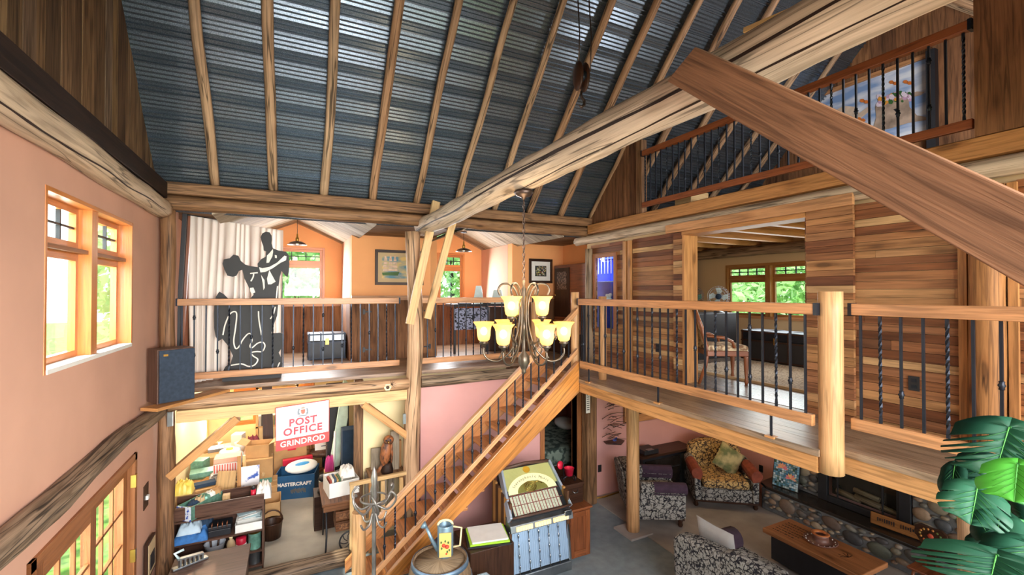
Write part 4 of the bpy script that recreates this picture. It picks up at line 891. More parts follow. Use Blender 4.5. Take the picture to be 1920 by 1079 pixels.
pendant('dark metal pendant lamp hanging in the right dormer', (3.0, 8.2), 4.72, 4.34)
# framed pictures
def picture(name, label, mp, a0, a1, z0, z1, fr, mat_f, mat_mount, mount, art, cat='picture', dep=0.03):
    m = MB()
    abox(m, mp, a0, a1, -dep, 0, z0, z0 + fr); abox(m, mp, a0, a1, -dep, 0, z1 - fr, z1); abox(m, mp, a0, a0 + fr, -dep, 0, z0 + fr, z1 - fr); abox(m, mp, a1 - fr, a1, -dep, 0, z0 + fr, z1 - fr)
    o = tag(m.build(name, mat_f, bevel=0.004), label, cat)
    m = MB(); abox(m, mp, a0 + fr, a1 - fr, -0.012, -0.004, z0 + fr, z1 - fr); part(m, 'mount', mat_mount, o)
    m = MB(); abox(m, mp, a0 + fr + mount, a1 - fr - mount, -0.015, -0.011, z0 + fr + mount, z1 - fr - mount); part(m, 'artwork', art, o); return o
M['sea'] = two('sunset_sky_paint', '#5f8a98', '#e0bc74', 3.0, 0.42, 0.6, 0.7, sc=(1, 1, 2.2))
mpb = mapper('y', YK, 1)
o = picture('ship_painting', 'framed painting of a tall sailing ship on the orange wall', mpb, 1.37, 2.24, 3.69, 4.32, 0.05, 'darkwood', 'tan', 0.07, 'sea')
cx = 1.64; m = MB(); m.prism([(cx - 0.14, YK - 0.02, 3.86), (cx + 0.13, YK - 0.02, 3.86), (cx + 0.16, YK - 0.02, 3.93), (cx - 0.15, YK - 0.02, 3.91)], (0, 0.004, 0)); part(m, 'painted_hull', plain('green_hull', '#4c6a3c', 0.7), o)
m = MB()
for zq, wq in ((3.94, 0.13), (4.0, 0.12), (4.06, 0.1), (4.12, 0.075), (4.165, 0.05)):
    for dx in (-0.09, 0.0, 0.08): m.prism([(cx + dx - wq * 0.36, YK - 0.021, zq), (cx + dx + wq * 0.36, YK - 0.021, zq), (cx + dx + wq * 0.3, YK - 0.021, zq + 0.045), (cx + dx - wq * 0.3, YK - 0.021, zq + 0.045)], (0, 0.004, 0), 0.5)
part(m, 'painted_sails', plain('painted_sails', '#d8b8a0', 0.7, var=0.15, scale=14), o)
M['leafart'] = attrmat('floral_art', ['#20301c', '#4f6a30', '#d8c860', '#e8e4d8', '#2c5040', '#b03a28'])
o = picture('floral_picture', 'framed picture of yellow and green foliage by the dark cabinet', mpb, 4.46, 5.02, 3.75, 4.26, 0.055, 'darkwood', 'white', 0.09, 'black')
m = MB(); rr = random.Random(5)
for i in range(150):
    x, z = rr.uniform(4.625, 4.855), rr.uniform(3.915, 4.095); s = rr.uniform(0.008, 0.022); a = rr.random() * 3
    m.prism([(x + s * cos(a + q), YK - 0.0175 - i * 0.00001, z + s * 0.6 * sin(a + q)) for q in (0, 1.6, 3.1, 4.7)][::-1], (0, 0.002, 0), rr.random())
part(m, 'painted_leaves', 'leafart', o)
# wainscot doors with hinges
for k, (x0, x1, z0, lab) in enumerate(((1.19, 1.62, 2.44, 'small plank cupboard door with strap hinges left of the tall log post'), (1.95, 2.36, 2.44, 'small plank cupboard door with strap hinges right of the tall log post'))):
    m = MB(); boards(m, 'y', YK - 0.05, YK - 0.028, x0, x1, lambda x: (z0, 3.38), seed=90 + k, wmin=0.1, wmax=0.16)
    o = tag(m.build('cupboard_door', 'barn_brown'), lab, 'door')
    hx = x0 if k == 0 else x1 - 0.0
    for z in (2.56, 3.22): h = MB(); sg = 1 if k == 0 else -1; h.bx(min(hx, hx + sg * 0.12), max(hx, hx + sg * 0.12), YK - 0.058, YK - 0.05, z - 0.012, z + 0.012); h.bx(hx - 0.03, hx + 0.01, YK - 0.06, YK - 0.05, z - 0.045, z + 0.045); part(h, 'strap_hinge', 'black', o)
    h = MB().tube([((x1 - 0.06) if k == 0 else x0 + 0.06, YK - 0.05, 3.2), ((x1 - 0.06) if k == 0 else x0 + 0.06, YK - 0.08, 3.23), ((x1 - 0.06) if k == 0 else x0 + 0.06, YK - 0.08, 3.3), ((x1 - 0.06) if k == 0 else x0 + 0.06, YK - 0.05, 3.33)], 0.006, 6); part(h, 'pull', 'black', o)
# ornate iron desk with open books
M['ornate'] = two('pierced_ironwork', '#0c0c12', '#8d90a8', 30, 0.44, 0.5, 0.45, detail=6, metal=0.4)
dx0, dx1, dy0, dy1 = 2.86, 4.02, 8.36, 8.9
t = thing('iron_desk', 'desk with a pierced iron side panel in the right dormer', 'desk', (3.5, 8.5, DZ))
part(MB().bx(dx0, dx1, dy0, dy1, 3.28, 3.33), 'desk_top', 'black', t, bevel=0.005)
part(MB().bx(dx0 + 0.02, 3.58, dy0 + 0.02, dy0 + 0.05, 2.83, 3.25), 'iron_panel', 'ornate', t)
part(MB().bx(3.62, dx1 - 0.02, dy0 + 0.02, dy1 - 0.02, DZ + 0.02, 3.26), 'drawer_body', 'darkwood', t, bevel=0.004)
for x in (dx0 + 0.03, 3.56): part(MB().bx(x - 0.02, x + 0.02, dy0 + 0.03, dy0 + 0.07, DZ, 3.28), 'leg', 'black', t)
M['paleblue'] = plain('pale_blue_card', '#c6dadc', 0.6, var=0.05)
for lab, x, y, s, w_ in (('pale blue card standing open on the iron desk, taller one', 3.38, 8.45, 0.36, 0.24), ('pale blue card standing open on the iron desk, wider one beside the chandelier scroll', 3.78, 8.42, 0.28, 0.30)):
    t = thing('greeting_card', lab, 'card', (x, y, 3.33), group=None)
    part(MB().prism([(x - w_ / 2, y - 0.06, 3.332), (x + w_ / 2, y - 0.06, 3.332), (x + w_ / 2 - 0.03, y + 0.02, 3.33 + s), (x - w_ / 2 + 0.1, y + 0.02, 3.33 + s)], (0, 0.004, 0.001)), 'front_sheet', 'paleblue', t)
    part(MB().prism([(x + w_ / 2, y - 0.055, 3.332), (x + w_ / 2 + 0.06, y + 0.1, 3.332), (x + w_ / 2 - 0.02, y + 0.03, 3.33 + s * 0.98)], (0, 0.004, 0.0)), 'side_sheet', 'steel', t)
for lab, x in (('dark flat tablet lying at the left end of the iron desk', 3.1), ('dark flat tray lying in the middle of the iron desk', 3.6)):
    tag(MB().bx(x - 0.13, x + 0.13, 8.38, 8.5, 3.331, 3.35).build('tray', 'black', bevel=0.004), lab, 'tray')
# dark secretary cabinet on the right nook wall
t = thing('secretary_cabinet', 'dark cherry cabinet with a slanting writing flap in the back corner', 'cabinet', (5.1, 7.6, DZ))
m = MB().bx(5.02, 5.29, 7.0, 8.2, 3.0, 4.12); part(m, 'upper_case', 'cherry', t, bevel=0.01)
m = MB(); m.bx(5.0, 5.02, 7.62, 8.16, 3.06, 4.06); part(m, 'door', 'darkwood', t, bevel=0.004); part(MB().bx(4.995, 5.001, 7.70, 8.06, 3.62, 3.98), 'carved_panel', two('carved_relief', '#2c1a14', '#8a7468', 26, 0.42, 0.6, 0.4), t)
part(MB().ball((4.99, 8.12, 3.5), 0.018), 'knob', 'brass', t)
m = MB(); m.bx(4.75, 5.29, 7.0, 8.2, DZ, 2.78); part(m, 'lower_case', 'darkwood', t, bevel=0.01)
m = MB(); m.prism([(4.75, 7.0, 2.78), (5.29, 7.0, 2.78), (5.29, 7.0, 3.0), (5.02, 7.0, 3.0)], (0, 1.2, 0)); part(m, 'writing_flap', 'cherry', t, bevel=0.005)
# blue-lit display case in the cedar wall
M['bluelit'] = glow('blue_light_strip', '#5a80ff', 2.0); M['bluelight_back'] = plain('blue_light_tint', '#3a5cc8', 0.6); M['porcelain'] = plain('white_porcelain', '#f0f0f4', 0.25)  # blue of the case lighting is put into the back's colour too
t = thing('display_case', 'blue-lit glass display case set in the cedar wall', 'display case', (XR, 6.0, 2.95))
m = MB(); a0, a1, z0, z1 = 5.76, 6.26, 2.95, 4.14
m.bx(XR + 0.30, XR + 0.32, a0, a1, z0, z1); m.bx(XR + 0.03, XR + 0.3, a0 - 0.01, a0 + 0.004, z0, z1); m.bx(XR + 0.03, XR + 0.3, a1 - 0.004, a1 + 0.01, z0, z1); m.bx(XR + 0.03, XR + 0.3, a0, a1, z1 - 0.01, z1 + 0.01); m.bx(XR + 0.03, XR + 0.3, a0, a1, z0 - 0.01, z0 + 0.01)
part(m, 'case_back', 'bluelight_back', t)
m = MB(); f = 0.055; m.bx(XR - 0.03, XR - 0.0, a0 - f, a0 + 0.01, z0 - f, z1 + f); m.bx(XR - 0.03, XR, a1 - 0.01, a1 + f, z0 - f, z1 + f); m.bx(XR - 0.03, XR, a0, a1, z1 - 0.01, z1 + f); m.bx(XR - 0.03, XR, a0, a1, z0 - f, z0 + 0.01)
part(m, 'door_frame', 'doorfir', t, bevel=0.004)
m = MB(); m.bx(XR - 0.012, XR - 0.008, a0, a1, z0, z1); part(m, 'glass_pane', 'glass', t)
m = MB()
for i in range(1, 6): y = a0 + (a1 - a0) * i / 6; m.bx(XR - 0.018, XR - 0.006, y - 0.006, y + 0.006, 3.86, z1)
part(m, 'leaded_bars', 'white', t)
for z in (3.4, 3.74): part(MB().bx(XR + 0.04, XR + 0.29, a0 + 0.005, a1 - 0.005, z - 0.008, z), 'shelf', 'paleblue', t)
part(MB().bx(XR + 0.05, XR + 0.1, a0 + 0.03, a1 - 0.03, z1 - 0.03, z1 - 0.012), 'light_strip', 'bluelit', t)
l = area('display_case_light', (XR + 0.1, 6.0, 4.08), (XR + 0.2, 6.0, 3.2), 0.3, 4, (0.3, 0.45, 1.0))
cx, cy = XR + 0.14, 5.86
t = thing('porcelain_pitcher', 'white porcelain pitcher in the blue-lit display case', 'pitcher', (cx, cy, 3.18))
part(MB().lathe([(0, 2.97), (0.05, 2.97), (0.03, 3.0), (0.03, 3.1), (0.062, 3.17), (0.07, 3.22), (0.045, 3.29), (0.032, 3.33), (0.045, 3.37), (0.04, 3.37), (0.0, 3.3)], (cx, cy, 0), 16), 'body', 'porcelain', t)
part(MB().tube([(cx, cy - 0.04, 3.35), (cx, cy - 0.09, 3.34), (cx, cy - 0.1, 3.28), (cx, cy - 0.06, 3.22)], 0.009, 6), 'handle', 'porcelain', t)
part(MB().beam((cx, cy + 0.03, 3.35), (cx, cy + 0.09, 3.385), 0.04, 0.015), 'spout', 'porcelain', t)
o = MB().ball((cx, 6.1, 3.45), 0.06, sc=(0.7, 1.3, 0.8), nz=0.5, seed=1).ball((cx, 6.06, 3.51), 0.035, nz=0.4, seed=2).ball((cx, 6.14, 3.5), 0.03, nz=0.4, seed=3).build('porcelain_figurine', 'porcelain'); tag(o, 'white porcelain bird group on the display case shelf', 'figurine')
o = MB().lathe([(0, 3.4), (0.035, 3.4), (0.03, 3.45), (0.02, 3.5), (0.025, 3.55), (0.014, 3.58), (0.022, 3.61), (0.012, 3.64), (0, 3.65)], (cx, 5.83, 0), 12).build('porcelain_figurine', 'porcelain'); tag(o, 'slim white porcelain lady on the display case shelf', 'figurine')
# loudspeaker
t = thing('loudspeaker', 'walnut loudspeaker with a dark blue grille on the corner ledge', 'speaker', (-1.15, 6.05, DZ + 0.05), rz=0)
R = Matrix.Translation(V((-1.12, 5.98, DZ + 0.034))) @ Matrix.Rotation(radians(32), 4, 'Z')
def q(mb, nm, mt, **k): mb.v = [R @ p for p in mb.v]; return part(mb, nm, mt, t, **k)
q(MB().bx(-0.17, 0.17, -0.12, 0.12, 0, 0.56), 'cabinet', 'walnut', bevel=0.004)
q(MB().bx(-0.162, 0.162, -0.15, -0.121, 0.01, 0.55), 'grille', plain('grille_cloth', '#26303e', 0.9, var=0.12, scale=30), bevel=0.008)
q(MB().box((-0.11, -0.153, 0.5), (0.04, 0.006, 0.02)), 'badge', 'brass')
# outlet plates
def plate(label, X, y, z, mat='black', w=0.075, h=0.12, sg=-1):
    o = tag(MB().bx(X, X + sg * 0.008, y - w / 2, y + w / 2, z - h / 2, z + h / 2).build('wall_outlet', mat, bevel=0.002), label, 'outlet')
    for dz in (-0.025, 0.025): part(MB().bx(X + sg * 0.008, X + sg * 0.011, y - 0.018, y + 0.018, z + dz - 0.014, z + dz + 0.014), 'socket', 'iron', o)
plate('black outlet on the cedar wall beyond the near railing', XR - 0.003, 1.92, 2.80)
plate('black outlet on the cedar wall left of the wide opening', XR - 0.003, 4.83, 2.78)
o = tag(MB().bx(XL, XL + 0.008, 5.98, 6.15, 1.27, 1.52).build('switch_plate', 'darkwood', bevel=0.002), 'dark switch plate beside the glass doors', 'switch'); part(MB().bx(XL + 0.008, XL + 0.03, 6.04, 6.09, 1.36, 1.40), 'switch_knob', 'white', o)
# pulley block hanging from the ridge
pc = P(1090, 150, Y=RY); t = thing('pulley_block', 'old wooden pulley block with a hook hanging from the ridge', 'pulley', (pc.x, pc.y, pc.z - 0.2))
part(MB().ball(pc + V((-0.035, 0, 0.03)), 0.1, sc=(0.3, 0.75, 1.35)).ball(pc + V((0.035, 0, 0.03)), 0.1, sc=(0.3, 0.75, 1.35)), 'cheek', 'darkwood', t)
part(MB().lathe([(0.0, -0.02), (0.06, -0.02), (0.05, 0), (0.06, 0.02), (0, 0.02)], pc + V((0, 0, 0.03)), 16, axis=(1, 0, 0)), 'wheel', 'iron', t)
part(MB().tube([pc + V(p) for p in ((0, 0, -0.1), (0, 0, -0.15), (0.03, 0, -0.18), (0.03, 0, -0.22), (0, 0, -0.245), (-0.03, 0, -0.23))], [0.012, 0.012, 0.014, 0.014, 0.012, 0.006], 8), 'hook', 'iron_brown', t)
for sx, lab in ((-0.03, 'left'), (0.1, 'right')):
    a = pc + V((sx, 0, 0.1)); bq = V((pc.x + sx * 0.8, RY, RIDGE)); pts = [a.lerp(bq, i / 8) + V((0.012 * sin(i * 1.9), 0, 0)) for i in range(9)]
    tag(MB().tube(pts, 0.006, 6).build('pulley_rope', 'iron_brown'), 'thin rope running up from the pulley block, %s one' % lab, 'rope')
# loft painting of a cow
M['skyart'] = two('painted_sky', '#7f9cc8', '#e0e4ec', 2.2, 0.4, 0.62, 0.7, sc=(1, 0.6, 2.4))
mpl = mapper('x', 8.2, 1)
o = picture('cow_painting', 'large framed painting of a cow wearing a flower crown in the loft', mpl, 3.08, 4.85, 5.78, 6.98, 0.07, 'rail', 'skyart', 0.0, 'skyart', dep=0.05)
def cp(x, y): return P(1150 + x / 2.494, y / 2.494, X=8.17)
def blob(mb, pts, k, tone=0.5): mb.prism([cp(*p) + V((-0.002 * k, 0, 0)) for p in pts], (0.003, 0, 0), tone)
m = MB(); blob(m, [(1215, 600), (1250, 612), (1300, 600), (1380, 575), (1475, 560), (1478, 550), (1420, 540), (1385, 500), (1380, 460), (1440, 445), (1455, 430), (1420, 428), (1380, 440), (1340, 430), (1290, 440), (1245, 470), (1225, 500), (1230, 550)], 1); part(m, 'painted_cow_head', plain('painted_cow_hide', '#b09884', 0.8, var=0.25, scale=5), o)
m = MB(); blob(m, [(1040, 515), (1080, 495), (1130, 500), (1150, 530), (1190, 500), (1210, 510), (1180, 535), (1150, 560), (1100, 555)], 1); part(m, 'painted_cow_behind', plain('painted_cow_cream', '#d8c0a8', 0.8, var=0.1), o)
m = MB(); rr = random.Random(8)
for i in range(60):
    x = rr.uniform(1235, 1400); y = 470 - (x - 1235) * 0.15 + rr.uniform(-22, 22); s = rr.uniform(6, 14); blob(m, [(x + s * cos(a), y + s * sin(a)) for a in (0, 1, 2, 3, 4, 5)], 2 + i * 0.02, rr.choice([0.0, 0.0, 0.3, 0.3, 0.6, 1.0]))
part(m, 'painted_flower_crown', attrmat('crown_flowers', ['#3c6a34', '#d8a8c8', '#f0e4ec', '#e8a040']), o)
m = MB()
for x, y in ((1312, 388), (1378, 386), (1175, 474), (1160, 560)):
    for dx in (-10, 8): blob(m, [(x + dx + 13 * cos(a), y + 9 * sin(a) + dx * 0.3) for a in (0, 1, 2, 3, 4, 5)], 2)
part(m, 'painted_butterflies', plain('orange_butterfly', '#d87830', 0.8), o)
m = MB(); blob(m, [(1310, 512), (1330, 506), (1340, 515), (1322, 524)], 3); part(m, 'painted_eye', 'black', o)
tag(MB().bx(XR + 0.4, XR + 0.75, 4.6, 4.9, 4.72, 4.98).build('wooden_box', 'fir_pale', bevel=0.006), 'small pale wooden box behind the far end of the loft railing', 'box')
o=MB().bx(7.9, 8.0, 3.0, 3.1, 4.72, 6.9).build('loft_stand', 'black'); tag(o, 'tall black upright in front of the loft gable beside the cow painting', 'post')
# ------------------------------------------------------------------ outdoors
struct(MB().bx(XL, 3.7, -3.0, 0.12, DZ - 0.12, DZ).build('floor_front_balcony', 'deck'), 'plank floor of the front balcony')
M['leafout'] = attrmat('sunny_leaves', ['#6a9850', '#9cc478', '#d0ecb0', '#88b068', '#e8f8d0'], 0.6); _n = M['leafout'].node_tree; _b = _n.nodes['Principled BSDF']; _t = N(_n, 'BsdfTranslucent'); _t.inputs[0].default_value = (0.62, 0.82, 0.42, 1); _m = N(_n, 'MixShader'); _m.inputs[0].default_value = 0.55
_n.links.new(_b.outputs[0], _m.inputs[1]); _n.links.new(_t.outputs[0], _m.inputs[2]); _n.links.new(_m.outputs[0], _n.nodes['Material Output'].inputs[0])
def foliage(name, label, c, rx, ry, rz, n_, leaf, seed, trunk_h=0.0, mat='leafout'):
    r = random.Random(seed); c = V(c); t = thing(name, label, 'tree', (c.x, c.y, -0.4), group='trees outside')
    mb = MB()
    for i in range(n_):
        while True:
            d = V((r.uniform(-1, 1), r.uniform(-1, 1), r.uniform(-1, 1)))
            if 0.45 < d.length <= 1: break
        k = 1 + 0.35 * noise.noise(d * 2.2 + V((seed, 0, 0))); p = c + V((d.x * rx * k, d.y * ry * k, d.z * rz * k))
        a = V((r.gauss(0, 1), r.gauss(0, 1), r.gauss(0, 1))).normalized(); b_ = a.orthogonal().normalized(); s = leaf * r.uniform(0.6, 1.3)
        i0 = mb.add([p - a * s, p + b_ * s * 0.5, p + a * s, p - b_ * s * 0.5]); mb.face((i0, i0 + 1, i0 + 2, i0 + 3), [(0, 0)] * 4, r.random())
    part(mb, 'foliage', mat, t)
    part(MB().tube([(c.x, c.y, -0.4), (c.x + 0.1, c.y, c.z * 0.6), (c.x, c.y, c.z + rz * 0.5)], [0.18, 0.13, 0.05], 8), 'trunk', 'darkwood', t)
for i, (x, y, h, rx) in enumerate(((-7, 6.0, 3.0, 2.2), (-8, 9.5, 3.4, 2.4), (-9.5, 13.5, 3.2, 2.6), (-6.5, 2.8, 1.6, 1.6), (-12, 19, 5, 4))): foliage('leafy_tree', ['leafy tree outside the peach-wall window, in the nearer light', 'leafy tree outside the peach-wall window, in the farther light', 'leafy tree beyond the farther light of the peach-wall window', 'low bush outside the glass doors', 'tall distant tree beyond the peach-wall window'][i], (x, y, h * 0.9), rx, rx, h * 0.75, 5200, 0.15, i)
for i, (x, y, h, rx) in enumerate(((0.2, 15, 3.2, 2.6), (5.2, 15.5, 3.2, 2.8), (-2.6, 18, 3.4, 3))): foliage('leafy_tree', ['leafy tree outside the left dormer window', 'leafy tree outside the right dormer window', 'distant tree outside the workshop windows'][i], (x, y, h), rx, 1.8, 3.0, 5200, 0.17, 20 + i)
for i, (x, y, h, rx) in enumerate(((14, 8.4, 3.3, 2.3), (14.5, 5.4, 2.4, 2.0), (15.5, 11.5, 3.6, 2.4), (17, 7.2, 4.6, 2.6))): foliage('leafy_tree', ['leafy tree outside the left light of the east room window', 'low leafy tree outside the right light of the east room window', 'leafy tree at the left edge of the east room window', 'tall tree filling the top of the east room window'][i], (x, y, h * 0.9), rx, rx, h * 0.7, 5200, 0.15, 40 + i)

# ------------------------------------------------------------------ living corner
def damask(name, c1, c2, sc=12):
    m, n, b = newmat(name); t = N(n, 'TexCoord'); no = N(n, 'TexNoise'); no.inputs['Scale'].default_value = 14; no.inputs['Detail'].default_value = 2; n.links.new(t.outputs['Object'], no.inputs['Vector'])
    mx = N(n, 'VectorMath', operation='MULTIPLY_ADD'); n.links.new(no.outputs['Color'], mx.inputs[0]); mx.inputs[1].default_value = (0.14, 0.14, 0.14); n.links.new(t.outputs['Object'], mx.inputs[2])
    v = N(n, 'TexVoronoi'); v.feature = 'DISTANCE_TO_EDGE'; v.inputs['Scale'].default_value = sc; n.links.new(mx.outputs[0], v.inputs['Vector']); r = ramp(n, [(0.05, c1), (0.1, c2)]); n.links.new(v.outputs[0], r.inputs[0])
    w2 = N(n, 'TexNoise'); w2.inputs['Scale'].default_value = 45; n.links.new(t.outputs['Object'], w2.inputs['Vector']); r2 = ramp(n, [(0.40, (0.45, 0.43, 0.42)), (0.48, (1, 1, 1))]); n.links.new(w2.outputs[0], r2.inputs[0])
    n.links.new(mixc(n, r.outputs[0], r2.outputs[0], 1, 'MULTIPLY'), b.inputs['Base Color']); b.inputs['Roughness'].default_value = 0.95; return m
M['damask'] = damask('damask_fabric', '#1e1c24', '#9a968f'); M['damask_lit'] = damask('lamplit_damask_fabric', '#3a2c28', '#c4a268')  # second damask is the same cloth with warm lamplight put into its colour
M['plum'] = plain('plum_cloth', '#402c3c', 0.95, var=0.12, scale=12); M['rust'] = plain('rust_cloth', '#8a4430', 0.95, var=0.12, scale=12)
def warp(mb, R):
    mb.v = [R @ p for p in mb.v]; return mb
def club_chair(label, loc, rz, seatmat, clothmat, w_=1.0, d_=0.95):
    t = thing('armchair', label, 'armchair', loc, rz=0); R = Matrix.Translation(V(loc)) @ Matrix.Rotation(rz, 4, 'Z')
    q = lambda mb, nm, mt, **k: part(warp(mb, R), nm, mt, t, **k)
    hw, hd = w_ / 2, d_ / 2
    q(MB().bx(-hw + 0.06, hw - 0.06, -hd + 0.06, hd - 0.05, 0.1, 0.32), 'base', 'damask', bevel=0.03)
    q(MB().bx(-hw + 0.2, hw - 0.2, -hd + 0.02, hd - 0.25, 0.32, 0.46), 'seat_cushion', seatmat, bevel=0.05)
    q(MB().bx(-hw + 0.2, hw - 0.2, -hd + 0.045, -hd + 0.06, 0.12, 0.31), 'front_apron', 'damask')
    # arched back, leaning
    pts = []
    for i in range(15):
        a = pi - pi * i / 14; pts.append(((hw - 0.1) * cos(a) * (1 if abs(cos(a)) < 0.9 else 1), 0.62 + 0.26 * max(0, sin(a)) ** 0.6))
    pts = [(-hw + 0.1, 0.2)] + pts + [(hw - 0.1, 0.2)]
    y0 = hd - 0.26; m = MB(); m.prism([(x, y0 + (z - 0.2) * 0.16, z) for x, z in pts][::-1], (0, 0.2, 0.0)); q(m, 'backrest', seatmat if seatmat != 'damask' else 'damask', bevel=0.05)
    m = MB(); m.prism([(x * 0.98, y0 + 0.2 + (z - 0.2) * 0.16, z - 0.01) for x, z in pts][::-1], (0, 0.035, 0)); q(m, 'back_panel', 'damask', bevel=0.015)
    for s in (-1, 1):
        # rolled arm: profile in x-z swept along y, drooping to the front
        prof = [(0.0, 0.12), (0.0, 0.5)] + [(0.055 + 0.085 * cos(a), 0.56 + 0.085 * sin(a)) for a in [radians(g) for g in (200, 160, 120, 90, 60, 30, 0, -30, -60)]] + [(0.09, 0.12)]
        m = MB(); m.prism([(s * (hw - 0.16 + x), -hd + 0.02, z) for x, z in (prof if s < 0 else prof[::-1])], (0, d_ - 0.22, 0.02), smooth=False); q(m, 'arm', 'damask', bevel=0.02)
        m = MB(); m.prism([(s * (hw - 0.16 + x * 1.04), -hd + 0.01, z + 0.008) for x, z in ([(0.0, 0.45)] + prof[2:11] + [(0.125, 0.48)] if s < 0 else ([(0.0, 0.45)] + prof[2:11] + [(0.125, 0.48)])[::-1])], (0, d_ * 0.55, 0.012)); q(m, 'arm_cover', clothmat, bevel=0.012)
        q(MB().lathe([(0.028, 0.0), (0.04, 0.03), (0.03, 0.06), (0.045, 0.1), (0.045, 0.12)], (s * (hw - 0.1), -hd + 0.1, 0), 12), 'leg', 'darkwood'); q(MB().lathe([(0.02, 0.0), (0.04, 0.12)], (s * (hw - 0.12), hd - 0.12, 0), 8), 'leg', 'darkwood')
    q(MB().bx(-hw + 0.08, hw - 0.08, -hd + 0.04, -hd + 0.06, 0.09, 0.12), 'front_rail', 'darkwood')
    return t, R
FZ = 0.012
def pillow(s, th, yz=False):
    mb = MB(); n_ = 12
    for sg_ in (1, -1):
        rows = []
        for i in range(n_ + 1):
            r_ = []
            for j in range(n_ + 1):
                u, v = i / n_ * 2 - 1, j / n_ * 2 - 1; h = sg_ * th / 2 * ((1 - u ** 4) * (1 - v ** 4)) ** 0.5; k = 1 - 0.06 * (1 - abs(u * v)) * (abs(u) ** 6 + abs(v) ** 6)
                r_.append((h, u * s / 2 * k, v * s / 2 * k) if yz else (u * s / 2 * k, h, v * s / 2 * k))
            rows.append(mb.add(r_))
        for i in range(n_):
            for j in range(n_): q_ = (rows[i] + j, rows[i + 1] + j, rows[i + 1] + j + 1, rows[i] + j + 1); mb.face(q_ if (sg_ < 0) != yz else q_[::-1], [(0, 0)] * 4, 0.5, 0, True)
    return mb
A1, R1 = club_chair('damask club armchair with plum arm covers, partly hidden by the round log post', (5.2, 5.58, FZ), radians(62), 'damask', 'plum', 0.92, 0.9)
A2, R2 = club_chair('gold-lit damask armchair with rust arm covers facing the room', (6.70, 5.52, FZ), radians(-36), 'damask_lit', 'rust', 1.12, 0.95)
c = R2 @ V((0.16, 0.02, 0.66)); o = pillow(0.44, 0.15).build('throw_pillow', two('painted_pillow_cloth', '#6a7048', '#b8a878', 6, 0.4, 0.6, 0.9)); o.matrix_basis = Matrix.Translation(c) @ Matrix.Rotation(radians(-36), 4, 'Z') @ Matrix.Rotation(radians(35), 4, 'Y') @ Matrix.Rotation(radians(-25), 4, 'X'); tag(o, 'olive patterned cushion leaning in the gold-lit armchair', 'cushion')
# sofa seen from behind
M['greycloth'] = plain('pale_grey_cloth', '#a8a4a0', 0.95, var=0.05)
t = thing('sofa', 'long damask sofa with a curved back turned away from the stairs', 'sofa', (4.75, 3.0, FZ)); sx0, sx1 = 4.35, 5.25; sy0, sy1 = 1.9, 4.05
R = Matrix.Translation(V((4.47, 3.98, FZ))) @ Matrix.Rotation(radians(0), 4, 'Z')
# local: +x is the seat front, y runs back towards -y (length 2.2)
q = lambda mb, nm, mt, **k: part(warp(mb, R), nm, mt, t, **k)
q(MB().bx(-0.3, 0.5, -2.25, -0.02, 0.08, 0.34), 'base', 'damask', bevel=0.03)
pr = [(0.0, 0.1)] + [(-y, 0.70 + 0.17 * sin(pi * min(1, max(0, y / 2.25))) ** 0.5 + (0.05 if 0.75 < y < 1.5 else 0)) for y in [i * 2.25 / 20 for i in range(21)]] + [(-2.25, 0.1)]
m = MB(); m.prism([(-0.42 + (z - 0.1) * -0.05, y, z) for y, z in pr], (0.2, 0, 0)); q(m, 'backrest', 'damask', bevel=0.06)
for k in range(3): q(MB().bx(-0.16, 0.5, -0.2 - 0.62 * (k + 1) + 0.01, -0.2 - 0.62 * k - 0.01, 0.34, 0.48), 'seat_cushion', 'damask', bevel=0.045)
for yy in (-0.12, -2.15):
    m = MB(); m.tube([(-0.25, yy, 0.52), (0.45, yy, 0.5)], 0.12, 16); m.bx(-0.25, 0.45, yy - 0.08, yy + 0.08, 0.1, 0.5); q(m, 'arm', 'damask', bevel=0.01)
m = MB(); m.tube([(-0.02, -0.12, 0.53), (0.47, -0.12, 0.515)], 0.135, 16); q(m, 'arm_cover', 'plum')
for x, y in ((-0.25, -0.1), (0.42, -0.1), (-0.25, -2.15), (0.42, -2.15)): q(MB().lathe([(0.025, 0), (0.04, 0.1)], (x, y, 0), 10), 'leg', 'darkwood')
o = pillow(0.5, 0.12, True).build('throw_pillow', M['greycloth']); o.matrix_basis = Matrix.Translation(V((4.36, 3.62, 0.70))) @ Matrix.Rotation(radians(-12), 4, 'Y'); tag(o, 'pale grey cushion tucked behind the sofa back by the plum arm', 'cushion')
# carved coffee table
t = thing('coffee_table', 'low plank coffee table with burned marks on its top', 'table', (5.9, 3.4, FZ))
part(MB().bx(5.63, 6.2, 2.82, 3.97, 0.39, 0.45), 'tabletop', wood('table_cedar', ['#a86a40', '#b07448'], grain=0.3, rough=0.4), t, bevel=0.01)
part(MB().bx(5.7, 6.12, 2.9, 3.9, 0.06, 0.39), 'base', 'black', t, bevel=0.01)
m = MB(); rr = random.Random(4)
for r_ in range(6):
    x = 5.74 + r_ * 0.065
    y = 3.9
    while y > 3.62 - 0.02 * r_:
        l = rr.uniform(0.012, 0.035); m.bx(x - rr.uniform(0.006, 0.014), x + rr.uniform(0.004, 0.014), y - l, y, 0.4502, 0.4512); y -= l + 0.012
part(m, 'burned_marks', 'darkwood', t)
m = MB()
for a in (0, 0.5, 1.0, 2.0, 2.6): m.strip([(5.9, 3.08, 0.4503), (5.9 + 0.08 * cos(a), 3.08 + 0.1 * sin(a), 0.4503)], 0.01, (0, 0, 1), 0.001)
part(m, 'burned_star', 'darkwood', t)
t = thing('clay_hat_dish', 'brown clay hat-shaped dish with white dots on the coffee table', 'dish', (5.95, 3.42, 0.452))
